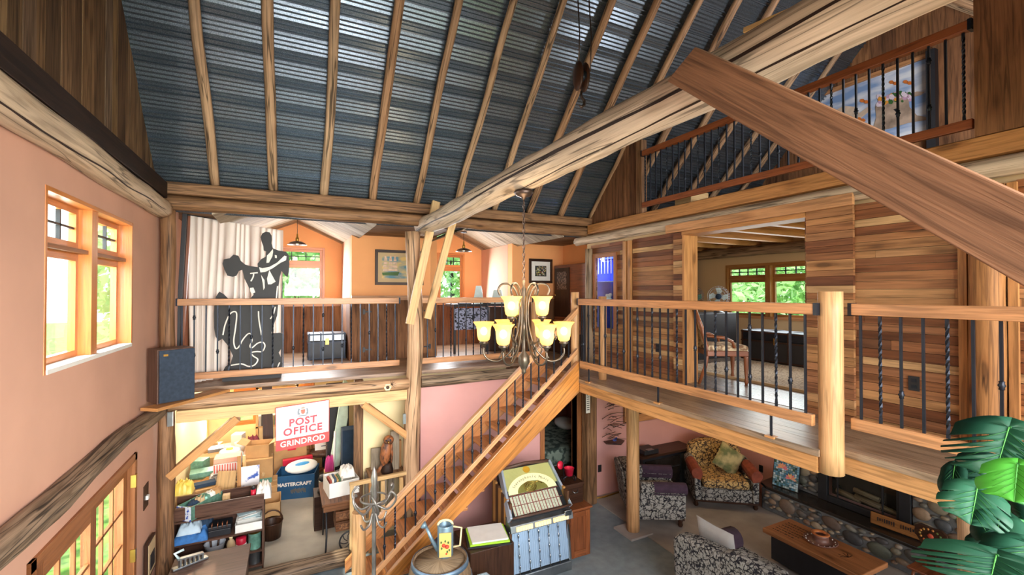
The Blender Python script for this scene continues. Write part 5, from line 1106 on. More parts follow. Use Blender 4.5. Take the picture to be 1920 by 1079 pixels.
part(MB().lathe([(0, 0.452), (0.15, 0.455), (0.185, 0.48), (0.18, 0.486), (0.15, 0.466), (0.09, 0.466), (0.085, 0.53), (0.095, 0.55), (0.075, 0.555), (0.06, 0.5), (0, 0.48)], (5.95, 3.42, 0), 28), 'dish', plain('clay', '#7a5246', 0.45, var=0.15, scale=14), t)
m = MB()
for i in range(16): a = 2 * pi * i / 16; m.ball((5.95 + 0.155 * cos(a), 3.42 + 0.155 * sin(a), 0.474), 0.008, 6, 4)
part(m, 'white_dots', 'white', t)
part(MB().lathe([(0.09, 0.553), (0.1, 0.558), (0.085, 0.568), (0.06, 0.56), (0.055, 0.545)], (5.95, 3.42, 0), 24, caps=False), 'rim', plain('terracotta', '#c0703c', 0.4), t)
# hearth, stones, fireplace
M['mortar'] = plain('grey_mortar', '#686868', 0.9, var=0.12, scale=12); M['stone'] = attrmat('river_stones', ['#7c7468', '#4a4c50', '#a08268', '#8d8478', '#5c6258', '#b09a80', '#3c3e42', '#8a6a54'], 0.55)
M['slate'] = plain('polished_slate', '#2a2522', 0.22, var=0.2, scale=3)
HX = 7.0
def cobbles(mb, X, y0, y1, z0, z1, seed, rmin=0.05, rmax=0.12, flat=0.035):
    r = random.Random(seed); placed = []
    for _ in range(5000):
        ry = r.uniform(rmin, rmax) * (1.25 if _ < 700 else 0.8 if _ < 2500 else 0.5); rz_ = ry * r.uniform(0.5, 0.8); y = r.uniform(y0 + ry * 0.6, y1 - ry * 0.6); z = r.uniform(z0 + rz_, max(z0 + rz_ + 0.001, z1 - rz_))
        if all(((y - a) / (ry + b_)) ** 2 + ((z - c_) / (rz_ + d_)) ** 2 > 0.84 for a, c_, b_, d_ in placed):
            placed.append((y, z, ry, rz_)); ti = r.uniform(-0.5, 0.5) * 0.4
            mb.ball((X, y, z), 1.0, 12, 8, sc=(flat, ry * 0.97, rz_ * 0.97), tone=r.random(), nz=0.12, seed=len(placed), R=Matrix.Rotation(ti, 3, 'X'))
    return mb
t = thing('stone_hearth', 'long raised hearth of river stones topped with dark slate', 'hearth', (7.2, 3.5, FZ))
part(MB().bx(HX, 7.48, 1.2, 4.95, FZ, 0.36), 'hearth_base', 'mortar', t, bevel=0.02)
part(cobbles(MB(), HX, 1.3, 4.93, 0.06, 0.35, 3), 'river_stones', 'stone', t)
part(MB().prism([(HX - 0.02, 1.2, 0.36), (HX - 0.02, 4.85, 0.36), (HX + 0.08, 5.02, 0.36), (7.48, 5.06, 0.36), (7.48, 1.2, 0.36)][::-1], (0, 0, 0.045)), 'slate_top', 'slate', t, bevel=0.008)
t = thing('fireplace', 'black fireplace insert set in a river stone wall', 'fireplace', (7.35, 3.6, 0.41))
m = MB().bx(7.34, 7.48, 1.9, 3.06, 0.41, 2.25).bx(7.34, 7.48, 4.24, 4.72, 0.41, 2.25).bx(7.34, 7.48, 3.06, 4.24, 1.32, 2.25); part(m, 'stone_backing', 'mortar', t)
part(cobbles(MB(), 7.34, 1.95, 3.04, 0.44, 1.4, 5, 0.06, 0.12), 'wall_stones', 'stone', t); part(cobbles(MB(), 7.34, 4.26, 4.7, 0.44, 1.4, 6, 0.06, 0.11), 'wall_stones', 'stone', t)
m = MB().bx(7.30, 7.36, 3.07, 3.2, 0.41, 1.3).bx(7.30, 7.36, 4.1, 4.23, 0.41, 1.3).bx(7.30, 7.36, 3.2, 4.1, 1.18, 1.3).bx(7.30, 7.36, 3.2, 4.1, 0.41, 0.5); part(m, 'insert_frame', 'black', t, bevel=0.006)
part(MB().bx(7.44, 7.47, 3.2, 4.1, 0.5, 1.18), 'firebox_back', 'slate', t)
m = MB(); 
for y, z, r_ in ((3.4, 0.56, 0.05), (3.6, 0.57, 0.06), (3.85, 0.56, 0.05), (3.62, 0.66, 0.045)): m.tube([(7.40, y - 0.16, z), (7.40, y + 0.16, z + 0.03)], r_ * 0.8, 8)
part(m, 'firewood', 'log_grey', t)
part(MB().bx(7.325, 7.33, 3.2, 4.1, 0.5, 1.18), 'glass_front', 'glass', t)
m = MB().bx(7.315, 7.325, 3.2, 3.23, 0.5, 1.18).bx(7.315, 7.325, 3.38, 3.4, 0.5, 1.18).bx(7.315, 7.325, 3.95, 3.97, 0.5, 1.18); part(m, 'door_bars', 'black', t)
# things on the hearth
M['mosaic'] = attrmat('mosaic_glass', ['#d8ecf4', '#5a9ac0', '#283c30', '#7ab0d0', '#3a5a3c', '#cfe4ee'], 0.25)
t = thing('mosaic_panel', 'sparkling blue mosaic panel with a water lily leaning on the stones', 'picture', (7.2, 4.62, 0.405))
Rm = Matrix.Translation(V((7.16, 4.66, 0.408))) @ Matrix.Rotation(radians(8), 4, 'Z') @ Matrix.Rotation(radians(12), 4, 'Y')
part(warp(MB().bx(0, 0.02, -0.2, 0.2, 0, 0.47), Rm), 'panel', 'black', t)
m = MB(); rr = random.Random(2)
for i in range(12):
    for j in range(14): y = -0.19 + i * 0.0318; z = 0.01 + j * 0.0325; m.bx(-0.004, 0.0, y, y + 0.028, z, z + 0.028, rr.random())
part(warp(m, Rm), 'mosaic_tiles', 'mosaic', t)
m = MB()
for (cy_, cz_) in ((-0.08, 0.17), (0.06, 0.3)):
    for a in range(7): an = a * pi / 6; m.prism([(-0.006, cy_, cz_), (-0.006, cy_ + 0.06 * cos(an - 0.25), cz_ + 0.06 * sin(an - 0.25)), (-0.006, cy_ + 0.09 * cos(an), cz_ + 0.09 * sin(an)), (-0.006, cy_ + 0.06 * cos(an + 0.25), cz_ + 0.06 * sin(an + 0.25))], (-0.003, 0, 0), rr.random())
part(warp(m, Rm), 'lily_petals', attrmat('lily_glass', ['#f0b878', '#e87888', '#f4e0a0']), t)
t = thing('carved_sign', 'long carved wooden sign with dark letters lying against the fireplace', 'sign', (7.2, 3.1, 0.41)); a_, b_ = V((7.12, 3.44, 0.415)), V((7.22, 2.70, 0.415))
part(MB().beam(a_ + V((0, 0, 0.09)), b_ + V((0, 0, 0.075)), 0.03, 0.16), 'board', wood('sign_wood', ['#9a6434'], grain=0.3), t, bevel=0.02)
m = MB(); rr = random.Random(12)
for i in range(24):
    u = 0.12 + i * 0.033; p = a_.lerp(b_, u) + V((-0.018, 0, 0.1))
    if i in (8, 9, 17): continue
    m.box(p, (0.004, rr.uniform(0.008, 0.018), rr.uniform(0.03, 0.06)))
part(m, 'carved_letters', 'black', t)
t = thing('wooden_heart_chair', 'small painted wooden chair back with a heart and flowers by the hearth', 'chair', (7.0, 2.6, FZ)); hc = V((6.78, 2.66, 0.0))
hp = [(0.0, 0.50), (-0.1, 0.58), (-0.16, 0.68), (-0.15, 0.76), (-0.1, 0.8), (0.0, 0.79), (0.1, 0.8), (0.15, 0.76), (0.16, 0.68), (0.1, 0.58)]
part(MB().prism([(hc.x, hc.y + a, z) for a, z in hp], (0.03, 0, 0)), 'back_plate', 'darkwood', t, bevel=0.006)
part(MB().bx(hc.x + 0.005, hc.x + 0.03, hc.y - 0.04, hc.y + 0.04, 0.3, 0.54), 'stem', 'darkwood', t)
part(MB().bx(hc.x - 0.16, hc.x + 0.2, hc.y - 0.17, hc.y + 0.17, 0.27, 0.3), 'seat', 'cherry', t, bevel=0.01)
for sx, sy in ((-1, -1), (-1, 1), (1, -1), (1, 1)): part(MB().tube([(hc.x + 0.02 + sx * 0.12, hc.y + sy * 0.12, 0.28), (hc.x + 0.02 + sx * 0.15, hc.y + sy * 0.15, FZ)], 0.016, 8), 'leg', 'cherry', t)
m = MB(); rr = random.Random(3)
for i in range(14): a = 2 * pi * i / 14; m.ball((hc.x - 0.004, hc.y + 0.1 * cos(a), 0.69 + 0.075 * sin(a)), 0.014, 6, 4, sc=(0.3, 1, 1), tone=rr.random())
m.ball((hc.x - 0.004, hc.y, 0.69), 0.03, 8, 6, sc=(0.3, 1, 1), tone=1.0)
part(m, 'painted_flowers', attrmat('folk_flowers', ['#4a6a34', '#c88a3c', '#c04a30']), t)
# plant stand
t = thing('plant_stand', 'dark wrought iron plant stand with a small cream pot', 'plant stand', (6.93, 5.08, FZ)); pc_ = V((6.95, 5.12, 0))
m = MB()
for a in (0.4, 2.5, 4.6):
    d = V((cos(a), sin(a), 0)); part(MB().tube([pc_ + d * 0.15 + V((0, 0, FZ)), pc_ + d * 0.1 + V((0, 0, 0.25)), pc_ + d * 0.13 + V((0, 0, 0.45)), pc_ + d * 0.16 + V((0, 0, 0.5))], 0.009, 6), 'leg', 'iron', t)
for z, r_ in ((0.25, 0.1), (0.47, 0.14)): m.tube([pc_ + V((r_ * cos(2 * pi * i / 16), r_ * sin(2 * pi * i / 16), z)) for i in range(16)], 0.007, 6, closed=True)
part(m, 'ring_tiers', 'iron', t)
part(MB().lathe([(0, 0.34), (0.05, 0.34), (0.075, 0.46), (0.085, 0.47), (0.07, 0.47), (0, 0.44)], pc_, 16), 'pot', 'cream', t)
m = MB(); rr = random.Random(9)
for i in range(26): a = rr.random() * 6.28; d = V((cos(a), sin(a), 0)); m.tube([pc_ + V((0, 0, 0.45)), pc_ + d * 0.06 + V((0, 0, 0.5)), pc_ + d * rr.uniform(0.08, 0.13) + V((0, 0, rr.uniform(0.45, 0.53)))], [0.004, 0.004, 0.001], 4)
part(m, 'dried_stems', 'iron_brown', t)
# low media chest behind the near chair, painting, twig shelf
t = thing('media_chest', 'low dark glass-fronted chest against the pink wall', 'cabinet', (6.1, 6.25, FZ))
part(MB().bx(5.55, 6.72, 6.13, 6.48, FZ, 0.66), 'carcass', 'black', t, bevel=0.006); part(MB().bx(5.5, 6.76, 6.09, 6.49, 0.66, 0.7), 'top', 'darkwood', t, bevel=0.005)
part(MB().bx(5.6, 6.4, 6.11, 6.13, 0.12, 0.6), 'glass_door', 'slate', t); part(MB().bx(6.43, 6.7, 6.11, 6.13, 0.08, 0.62), 'grey_door', 'steel', t); part(MB().bx(5.6, 6.4, 6.10, 6.11, 0.42, 0.44), 'shelf_edge', 'steel', t)
t = thing('record_player', 'small black player box lying on the low chest', 'box', (5.75, 6.2, 0.7)); part(MB().bx(5.6, 5.92, 6.14, 6.4, 0.702, 0.78), 'case', 'black', t, bevel=0.008); part(MB().bx(5.66, 5.8, 6.12, 6.2, 0.781, 0.79), 'silver_plate', 'steel', t)
mpp = mapper('y', YP, 1)
M['darkart'] = two('dim_landscape_paint', '#2c2a22', '#c8a060', 3.0, 0.42, 0.62, 0.6, detail=6)
picture('landscape_painting', 'dim landscape painting in an orange-lit wooden frame under the bridge', mpp, 5.42, 6.95, 1.20, 2.1, 0.13, 'rail', 'darkart', 0.0, 'darkart', dep=0.05)
t = thing('twig_wall_shelf', 'openwork bent-twig wall shelf with a tiny blue bird', 'shelf', (5.12, 6.4, 0.95)); rr = random.Random(77)
m = MB()
for i in range(34):
    z = 1.02 + i * 0.022; a = V((5.13 + rr.uniform(-0.22, 0.0), 6.38 + rr.uniform(-0.1, 0.08), z + rr.uniform(-0.05, 0.05))); bq = a + V((rr.uniform(0.12, 0.32), rr.uniform(-0.1, 0.08), rr.uniform(-0.09, 0.09))); bq.y = min(bq.y, 6.49); m.tube([a, a.lerp(bq, 0.5) + V((0, 0, 0.012)), bq], 0.005, 5)
part(m, 'twigs', 'iron_brown', t)
part(MB().prism([(4.94, 6.36, 0.93), (5.14, 6.22, 0.93), (5.34, 6.36, 0.93), (5.3, 6.49, 0.93), (4.98, 6.49, 0.93)], (0, 0, 0.015)), 'shelf_board', 'iron_brown', t)
o = MB().ball((5.12, 6.36, 0.985), 0.03, sc=(1.5, 0.7, 0.9)).ball((5.155, 6.36, 1.01), 0.017).build('bird_figurine', plain('blue_glaze', '#5068c0', 0.3)); tag(o, 'tiny blue bird standing on the twig wall shelf', 'figurine')
o = MB().bx(4.44, 4.52, 6.262, 6.266 - 0.012, 1.55, 1.95).build('wall_plaque', 'white'); tag(o, 'narrow white plaque on the old square barn post', 'plaque'); m = MB()
for i in range(9): m.bx(4.455, 4.505, 6.252, 6.254, 1.6 + i * 0.035, 1.612 + i * 0.035)
part(m, 'plaque_pattern', 'iron', o)
plate('black outlet low on the pink wall', 7.495, 5.3, 0.45)
o = tag(MB().bx(4.86, 4.93, YP - 0.012, YP, 0.42, 0.54).build('wall_outlet', 'black'), 'black outlet on the pink wall behind the plum-armed chair', 'outlet')
o = MB().tube([(4.62, 6.42, 0.03), (4.9, 6.38, 0.03), (5.25, 6.42, 0.03)], 0.014, 8).build('floor_pipe', 'brass'); tag(o, 'thin brass pipe lying along the foot of the pink wall', 'pipe')
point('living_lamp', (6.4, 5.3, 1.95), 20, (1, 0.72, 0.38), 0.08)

# ------------------------------------------------------------------ jukebox and things by the stairs
t = thing('jukebox', 'vintage jukebox with a cream domed display and blue ribbed grille', 'jukebox', (2.87, 5.1, 0)); J0, J1, JF, JB = 2.42, 3.27, 4.96, 5.52
M['juke_side'] = wood('striped_veneer', ['#c08a4c', '#5a3a24', '#d09a58', '#6a4830'], grain=0.3); M['juke_blue'] = plain('pale_blue_enamel', '#a8c0d8', 0.3, 0.3, var=0.06, scale=3)
for x0, x1, nm in ((J0, J0 + 0.03, 'l'), (J1 - 0.03, J1, 'r')):
    m = MB(); y = JF + 0.03; k = 0
    while y < JB: y1 = min(JB, y + 0.085); m.bx(x0, x1, y, y1 - 0.001, 0.03, 0.98 + (y - JF) * 0.25, 0.0 if k % 2 else 0.34); y = y1; k += 1
    part(m, 'side_panel', 'juke_side', t)
part(MB().bx(J0 + 0.03, J1 - 0.03, JF + 0.06, JB, 0.03, 0.74), 'carcass', 'black', t)
part(MB().bx(J0 - 0.005, J1 + 0.005, JF - 0.03, JF + 0.1, 0.0, 0.12), 'kick_plate', 'steel', t, bevel=0.01)
m = MB(); m.prism([(J0 + 0.02, JF + 0.0, 0.14), (J1 - 0.02, JF, 0.14), (J1 - 0.02, JF + 0.06, 0.62), (J0 + 0.02, JF + 0.06, 0.62)], (0, 0.03, 0)); part(m, 'blue_grille', 'juke_blue', t)
m = MB()
for i in range(28): x = J0 + 0.05 + i * (J1 - J0 - 0.1) / 27; m.beam((x, JF - 0.003, 0.15), (x, JF + 0.057, 0.61), 0.005, 0.006)
part(m, 'grille_ribs', 'juke_blue', t)
for s in (J0 + 0.0, J1 - 0.02): part(MB().beam((s + 0.01, JF - 0.01, 0.12), (s + 0.01, JF + 0.055, 0.64), 0.035, 0.03), 'chrome_edge', 'chrome', t, bevel=0.006)
for i in range(5):
    x = J0 + 0.12 + i * 0.142; m = MB().tube([(x, JF - 0.02, 0.16), (x, JF + 0.04, 0.6)], 0.004, 6)
    for u in (0.12, 0.4, 0.68, 0.92): p = V((x, JF - 0.02, 0.16)).lerp(V((x, JF + 0.04, 0.6)), (u + 0.07 * (i % 2)) % 1.0); m.ball(p, 0.014, 8, 6, sc=(0.9, 0.8, 2.0))
    part(m, 'chrome_rod', 'chrome', t)
    part(MB().prism([(x - 0.004, JF - 0.03, 0.125), (x + 0.004, JF - 0.03, 0.125), (x + 0.004, JF + 0.03, 0.2), (x - 0.004, JF + 0.03, 0.2)], (0.0, 0.012, 0)), 'fin', 'chrome', t)
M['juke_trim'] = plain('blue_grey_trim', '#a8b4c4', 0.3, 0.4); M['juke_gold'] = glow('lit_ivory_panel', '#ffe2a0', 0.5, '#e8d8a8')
# control ledge
m = MB(); m.prism([(J0 - 0.02, JF - 0.05, 0.66), (J0 - 0.02, JF + 0.1, 0.64), (J0 - 0.02, JF + 0.12, 0.80), (J0 - 0.02, JF - 0.03, 0.74)], (J1 - J0 + 0.04, 0, 0)); part(m, 'control_ledge', 'steel', t, bevel=0.008)
for a_, b_ in ((0, 6), (7, 13), (14, 20)):
    m = MB()
    for i in range(a_, b_): x = J0 + 0.07 + i * 0.037; m.box((x, JF - 0.052, 0.70), (0.029, 0.02, 0.045))
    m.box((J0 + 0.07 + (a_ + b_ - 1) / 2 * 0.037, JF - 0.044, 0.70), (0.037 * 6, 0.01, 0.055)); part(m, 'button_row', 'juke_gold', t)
# slanted hood: from front-bottom (y JF, z .78) to back-top (y JB-.05, z 1.26)
HB, HT = V((0, JF + 0.0, 0.80)), V((0, JB - 0.12, 1.25)); hd_ = (HT - HB); hn = V((0, -hd_.z, hd_.y)).normalized(); HL = hd_.length; hu = hd_.normalized()
hp_ = lambda x, s, n_=0.0: V((x, 0, 0)) + HB + hu * (s * HL) + hn * n_
W0, W1, T0, T1 = J0 - 0.01, J1 + 0.01, J0 + 0.06, J1 - 0.06
xl = lambda s: W0 + (T0 - W0) * s; xr_ = lambda s: W1 + (T1 - W1) * s
m = MB(); m.prism([hp_(W0, 0, -0.05), hp_(W1, 0, -0.05), hp_(T1, 1, -0.05), hp_(T0, 1, -0.05)], hn * 0.03); m.prism([(T0, JB - 0.12, 0.95), (T1, JB - 0.12, 0.95), (T1, JB - 0.12, 1.24), (T0, JB - 0.12, 1.24)], (0, 0.1, 0)); part(m, 'hood_back', 'black', t)
part(MB().prism([hp_(xl(0.55), 0.55, -0.018), hp_(xr_(0.55), 0.55, -0.018), hp_(T1, 0.99, -0.018), hp_(T0, 0.99, -0.018)], hn * 0.006), 'upper_panel', plain('olive_ivory_panel', '#c8b878', 0.35, var=0.08, scale=2), t)
m = MB(); cc = (J0 + J1) / 2
arc = lambda r_, sy, n0=24: [hp_(cc + r_ * cos(pi - pi * i / n0), 0.46 + sy * sin(pi * i / n0), -0.01) for i in range(n0 + 1)]
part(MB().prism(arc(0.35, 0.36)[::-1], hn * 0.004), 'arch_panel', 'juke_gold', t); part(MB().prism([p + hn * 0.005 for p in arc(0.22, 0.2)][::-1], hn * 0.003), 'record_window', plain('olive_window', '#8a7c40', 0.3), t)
m = MB()
for r_ in (0.03, 0.06, 0.085): m.tube([hp_(cc - 0.03 + r_ * cos(2 * pi * i / 20), 0.55 + r_ * 1.2 * sin(2 * pi * i / 20), 0.004) for i in range(20)], 0.006, 6, closed=True)
m.tube([hp_(cc + 0.05, 0.6, 0.005), hp_(cc + 0.1, 0.63, 0.005), hp_(cc + 0.15, 0.57, 0.005)], 0.008, 6); part(m, 'record_mechanism', 'brass', t)
m = MB(); cm_ = MB()
for i in range(8):
    for j in range(2):
        for k in range(10):
            x = J0 + 0.075 + i * 0.085; s = 0.06 + j * 0.19 + k * 0.0175; m.prism([hp_(x, s, -0.01), hp_(x + 0.078, s, -0.01), hp_(x + 0.078, s + 0.0145, -0.01), hp_(x, s + 0.0145, -0.01)], hn * 0.003, 0.2 + 0.6 * ((k * 7 + i) % 3) / 3)
part(m, 'title_strips', attrmat('title_card', ['#f4efdc', '#e8dcc0', '#f0e4d8']), t)
m = MB()
for i in range(9): x = J0 + 0.07 + i * 0.085; m.beam(hp_(x, 0.04, -0.004), hp_(x, 0.44, -0.004), 0.004, 0.004)
for s in (0.04, 0.24, 0.44): m.beam(hp_(J0 + 0.07, s, -0.004), hp_(J1 - 0.06, s, -0.004), 0.005, 0.005)
for i in range(8): x = J0 + 0.11 + i * 0.085; m.beam(hp_(x, 0.05, -0.004), hp_(x, 0.43, -0.004), 0.012, 0.002)
part(m, 'title_rails', plain('red_rails', '#a05048', 0.5), t)
part(MB().beam(hp_(W0, 0, 0.0), hp_(T0, 1, 0.0), 0.03, 0.12, up=hn), 'chrome_side', 'juke_trim', t, bevel=0.006); part(MB().beam(hp_(W1, 0, 0), hp_(T1, 1, 0), 0.03, 0.06, up=hn), 'chrome_side', 'juke_trim', t, bevel=0.006)
part(MB().tube([hp_(T0, 1.0, 0.0), hp_(cc, 1.04, 0.01), hp_(T1, 1.0, 0.0)], 0.022, 8), 'top_trim', 'walnut', t)
part(MB().tube([hp_(W0, 0.02, 0.02), hp_(cc - 0.2, 0.0, 0.045), hp_(cc + 0.2, 0.0, 0.045), hp_(W1, 0.02, 0.02)], 0.014, 8), 'lower_trim', 'walnut', t)
m = MB(); m.prism([hp_(xl(0.03), 0.03, 0.035), hp_(xr_(0.03), 0.03, 0.035), hp_(xr_(0.97), 0.97, 0.015), hp_(xl(0.97), 0.97, 0.015)], hn * 0.003); part(m, 'hood_glass', 'glass', t)
part(MB().prism([hp_(cc + 0.05 * cos(a), 0.91 + 0.07 * sin(a), -0.01) for a in [2 * pi * i / 20 for i in range(20)]], hn * 0.004), 'round_badge', plain('gold_badge', '#d89a30', 0.3), t)
M['letter'] = plain('letter_brown', '#7a6258', 0.5)
m = MB()
for k, chh in enumerate('Stereophonic Music'):
    if chh == ' ': continue
    a = pi * (0.84 - 0.68 * k / 17); X1 = V((1, 0, 0)); textmesh(chh, hp_(cc + 0.285 * cos(a), 0.46 + 0.285 * sin(a), -0.003), 0.05, X1 * sin(a) - hu * cos(a), hu * sin(a) + X1 * cos(a), mb=m)
part(m, 'lettering', 'letter', t)
part(MB().bx(J1 - 0.12, J1 - 0.02, JF - 0.065, JF - 0.035, 0.72, 0.79), 'coin_slot', 'chrome', t, bevel=0.006)
# cherry cupboard, box, red toy
t = thing('cherry_cupboard', 'small cherry cupboard with a panelled door right of the jukebox', 'cabinet', (3.49, 5.3, 0))
part(MB().bx(3.32, 3.67, 5.08, 5.55, 0.03, 0.66), 'carcass', 'cherry', t, bevel=0.004); part(MB().bx(3.30, 3.69, 5.05, 5.57, 0.66, 0.685), 'top', 'cherry', t, bevel=0.006)
m = MB().bx(3.34, 3.40, 5.06, 5.08, 0.06, 0.64).bx(3.59, 3.65, 5.06, 5.08, 0.06, 0.64).bx(3.4, 3.59, 5.06, 5.08, 0.57, 0.64).bx(3.4, 3.59, 5.06, 5.08, 0.06, 0.13); part(m, 'door', 'cherry', t, bevel=0.004); part(MB().bx(3.4, 3.59, 5.07, 5.08, 0.13, 0.57), 'door_panel', 'cherry', t)
t = thing('sewing_box', 'dark wooden box with a handle standing on the cherry cupboard', 'box', (3.48, 5.35, 0.685)); part(MB().bx(3.34, 3.64, 5.2, 5.52, 0.687, 0.93), 'body', 'darkwood', t, bevel=0.004); part(MB().bx(3.33, 3.65, 5.19, 5.53, 0.93, 0.96), 'lid', 'darkwood', t, bevel=0.004)
part(MB().tube([(3.46, 5.195, 0.87), (3.48, 5.17, 0.845), (3.53, 5.17, 0.845), (3.55, 5.195, 0.87)], 0.005, 6), 'handle', 'steel', t)
t = thing('red_bucket_toy', 'little iron trolley carrying a bright red bucket and a red disc on the box', 'ornament', (3.46, 5.36, 0.96)); M['red'] = plain('bright_red', '#c8203c', 0.35); tp = V((3.46, 5.34, 0.962))
part(MB().lathe([(0, 0.07), (0.05, 0.07), (0.068, 0.17), (0.072, 0.17), (0.066, 0.165), (0.05, 0.08), (0, 0.08)], tp + V((0.03, -0.02, 0)), 18), 'bucket', 'red', t)
part(MB().lathe([(0, -0.012), (0.055, -0.012), (0.055, 0.012), (0, 0.012)], tp + V((-0.07, 0.05, 0.2)), 18, axis=(0.3, -1, 0.2)), 'red_disc', 'red', t)
m = MB()
for x, y in ((-0.08, -0.03), (0.09, 0.05), (0.09, -0.06)): m.tube([tp + V((x, y + 0.035 * cos(2 * pi * i / 14), 0.037 + 0.035 * sin(2 * pi * i / 14))) for i in range(14)], 0.005, 5, closed=True)
m.tube([tp + V((-0.08, -0.03, 0.04)), tp + V((0.03, -0.02, 0.07)), tp + V((0.09, 0.05, 0.04))], 0.006, 6).tube([tp + V((-0.04, 0, 0.06)), tp + V((-0.03, 0.03, 0.2)), tp + V((0.0, 0.03, 0.26))], 0.006, 6); part(m, 'iron_frame', 'iron', t)
# wine barrel with watering can
bc = V((1.37, 4.42, 0)); t = thing('wine_barrel', 'old oak barrel with blue-grey hoops beside the stairs', 'barrel', bc); bp_ = [(0.27, 0.0), (0.3, 0.1), (0.335, 0.3), (0.345, 0.45), (0.335, 0.6), (0.30, 0.8), (0.272, 0.9), (0.255, 0.9), (0.255, 0.87), (0, 0.87)]
part(MB().lathe(bp_, bc, 32, tone=0.4), 'staves', wood('oak_staves', ['#8d7358', '#9c8062'], grain=0.4, rough=0.7), t)
part(MB().lathe([(0.254, 0.871), (0.254, 0.876), (0, 0.876)], bc, 32), 'barrel_head', wood('oak_head', ['#b09a7c', '#a89072'], grain=0.35, rough=0.8), t)
M['hoopm'] = plain('blue_grey_hoop', '#7890a8', 0.4, 0.6)
for z0_, z1_ in ((0.86, 0.905), (0.7, 0.74), (0.6, 0.63), (0.24, 0.28), (0.05, 0.09)):
    rr_ = lambda z: 0.27 + 0.078 * sin(pi * z / 0.9)
    part(MB().lathe([(rr_(z0_) + 0.002, z0_), (rr_(z0_) + 0.006, z0_), (rr_(z1_) + 0.006, z1_), (rr_(z1_) + 0.002, z1_)], bc, 32, caps=False), 'hoop', 'hoopm', t)
wc = V((1.45, 4.50, 0.878)); t = thing('watering_can', 'blue-grey metal watering can painted with strawberries standing on the barrel', 'watering can', wc); M['can'] = plain('blue_grey_tin', '#7f98a8', 0.4, 0.5, var=0.12, scale=12)
part(MB().lathe([(0, 0), (0.082, 0), (0.082, 0.3), (0.078, 0.31), (0.072, 0.3), (0.072, 0.02), (0, 0.02)], wc, 12), 'body', 'can', t, bevel=0.002)
va = V((-wc.x, -wc.y, 0)).normalized(); vs = V((va.y, -va.x, 0))
lab_ = [wc + va * 0.081 + vs * a + V((0, 0, z)) for a, z in ((-0.06, 0.02), (0.06, 0.02), (0.06, 0.26), (-0.06, 0.26))]; part(MB().prism(lab_, va * 0.008), 'painted_label', plain('yellow_label', '#e0b868', 0.5), t)
m = MB()
for a, z, r_ in ((-0.015, 0.14, 0.02), (0.018, 0.125, 0.022), (0.012, 0.055, 0.01)): m.ball(wc + va * 0.09 - vs * a + V((0, 0, z)), r_, 10, 8, sc=(1, 1, 0.9), tone=1.0)
for a, z in ((-0.04, 0.17), (0.0, 0.18), (0.03, 0.165), (-0.035, 0.11), (0.04, 0.09), (0.02, 0.075)): m.ball(wc + va * 0.09 - vs * a + V((0, 0, z)), 0.011, 8, 6, sc=(0.8, 0.8, 1.1), tone=0.0)
part(m, 'painted_strawberries', attrmat('berries', ['#3c6a34', '#d04830']), t)
sd_ = -V((vs.x, vs.y, 0)); sd_ = vs if (P(785, 960, Y=4.5) - wc).dot(vs) > 0 else -vs
part(MB().tube([wc + sd_ * 0.075 + V((0, 0, 0.05)), wc + sd_ * 0.14 + V((0, 0, 0.17)), wc + sd_ * 0.19 + V((0, 0, 0.29))], [0.024, 0.018, 0.014], 10), 'spout', 'can', t); part(MB().lathe([(0.014, 0), (0.04, 0.045), (0.0, 0.05)], wc + sd_ * 0.19 + V((0, 0, 0.29)), 14, axis=sd_ + V((0, 0, 0.8))), 'rose', 'can', t)
part(MB().tube([wc - sd_ * 0.08 + V((0, 0, 0.07)), wc - sd_ * 0.15 + V((0, 0, 0.08)), wc - sd_ * 0.165 + V((0, 0, 0.26)), wc - sd_ * 0.07 + V((0, 0, 0.28))], 0.01, 8), 'side_handle', 'cream', t); part(MB().tube([wc + V((0, 0, 0.3)) + sd_ * 0.075 * cos(a) + V((0, 0, 0.05 * sin(a))) for a in [pi * i / 8 for i in range(9)]], 0.012, 8), 'top_handle', 'cream', t)
# coat rack
cr_ = P(701, 1079, Y=4.75); cr_ = V((cr_.x + 0.0, 4.75, 0)); t = thing('coat_rack', 'twisted grey metal coat rack with looping hooks by the stair foot', 'coat rack', cr_); M['rack'] = plain('grey_wrought_metal', '#8a847e', 0.4, 0.7, var=0.15)
part(MB().lathe([(0, 0.0), (0.16, 0.0), (0.14, 0.03), (0.03, 0.06), (0.021, 0.1), (0.021, 1.46), (0.03, 1.5), (0.026, 1.6), (0.034, 1.68), (0.02, 1.76), (0.0, 1.80)], cr_, 14), 'pole', 'rack', t)
for k in range(6):
    a = k * pi / 3 + 0.3; d = V((cos(a), sin(a), 0)); e = V((-sin(a), cos(a), 0)); L_ = [(0.02, 0, 1.42), (0.12, 0.04, 1.37), (0.2, 0.05, 1.44), (0.23, 0.03, 1.52), (0.2, 0.0, 1.57), (0.18, -0.01, 1.55)]
    part(MB().tube([cr_ + d * p[0] + e * p[1] + V((0, 0, p[2])) for p in smooth(L_)], 0.011, 7), 'upper_hook', 'rack', t)
for k in range(4):
    a = k * pi / 2 + 0.6; d = V((cos(a), sin(a), 0)); part(MB().tube([cr_ + d * p[0] + V((0, 0, p[1])) for p in smooth([(0.02, 1.34), (0.06, 1.24), (0.13, 1.22), (0.17, 1.28)])], 0.01, 7), 'lower_hook', 'rack', t)
part(MB().tube([cr_ + V((0.13 * cos(2 * pi * i / 24), 0.13 * sin(2 * pi * i / 24), 1.48)) for i in range(24)], 0.010, 7, closed=True), 'ring', 'rack', t)
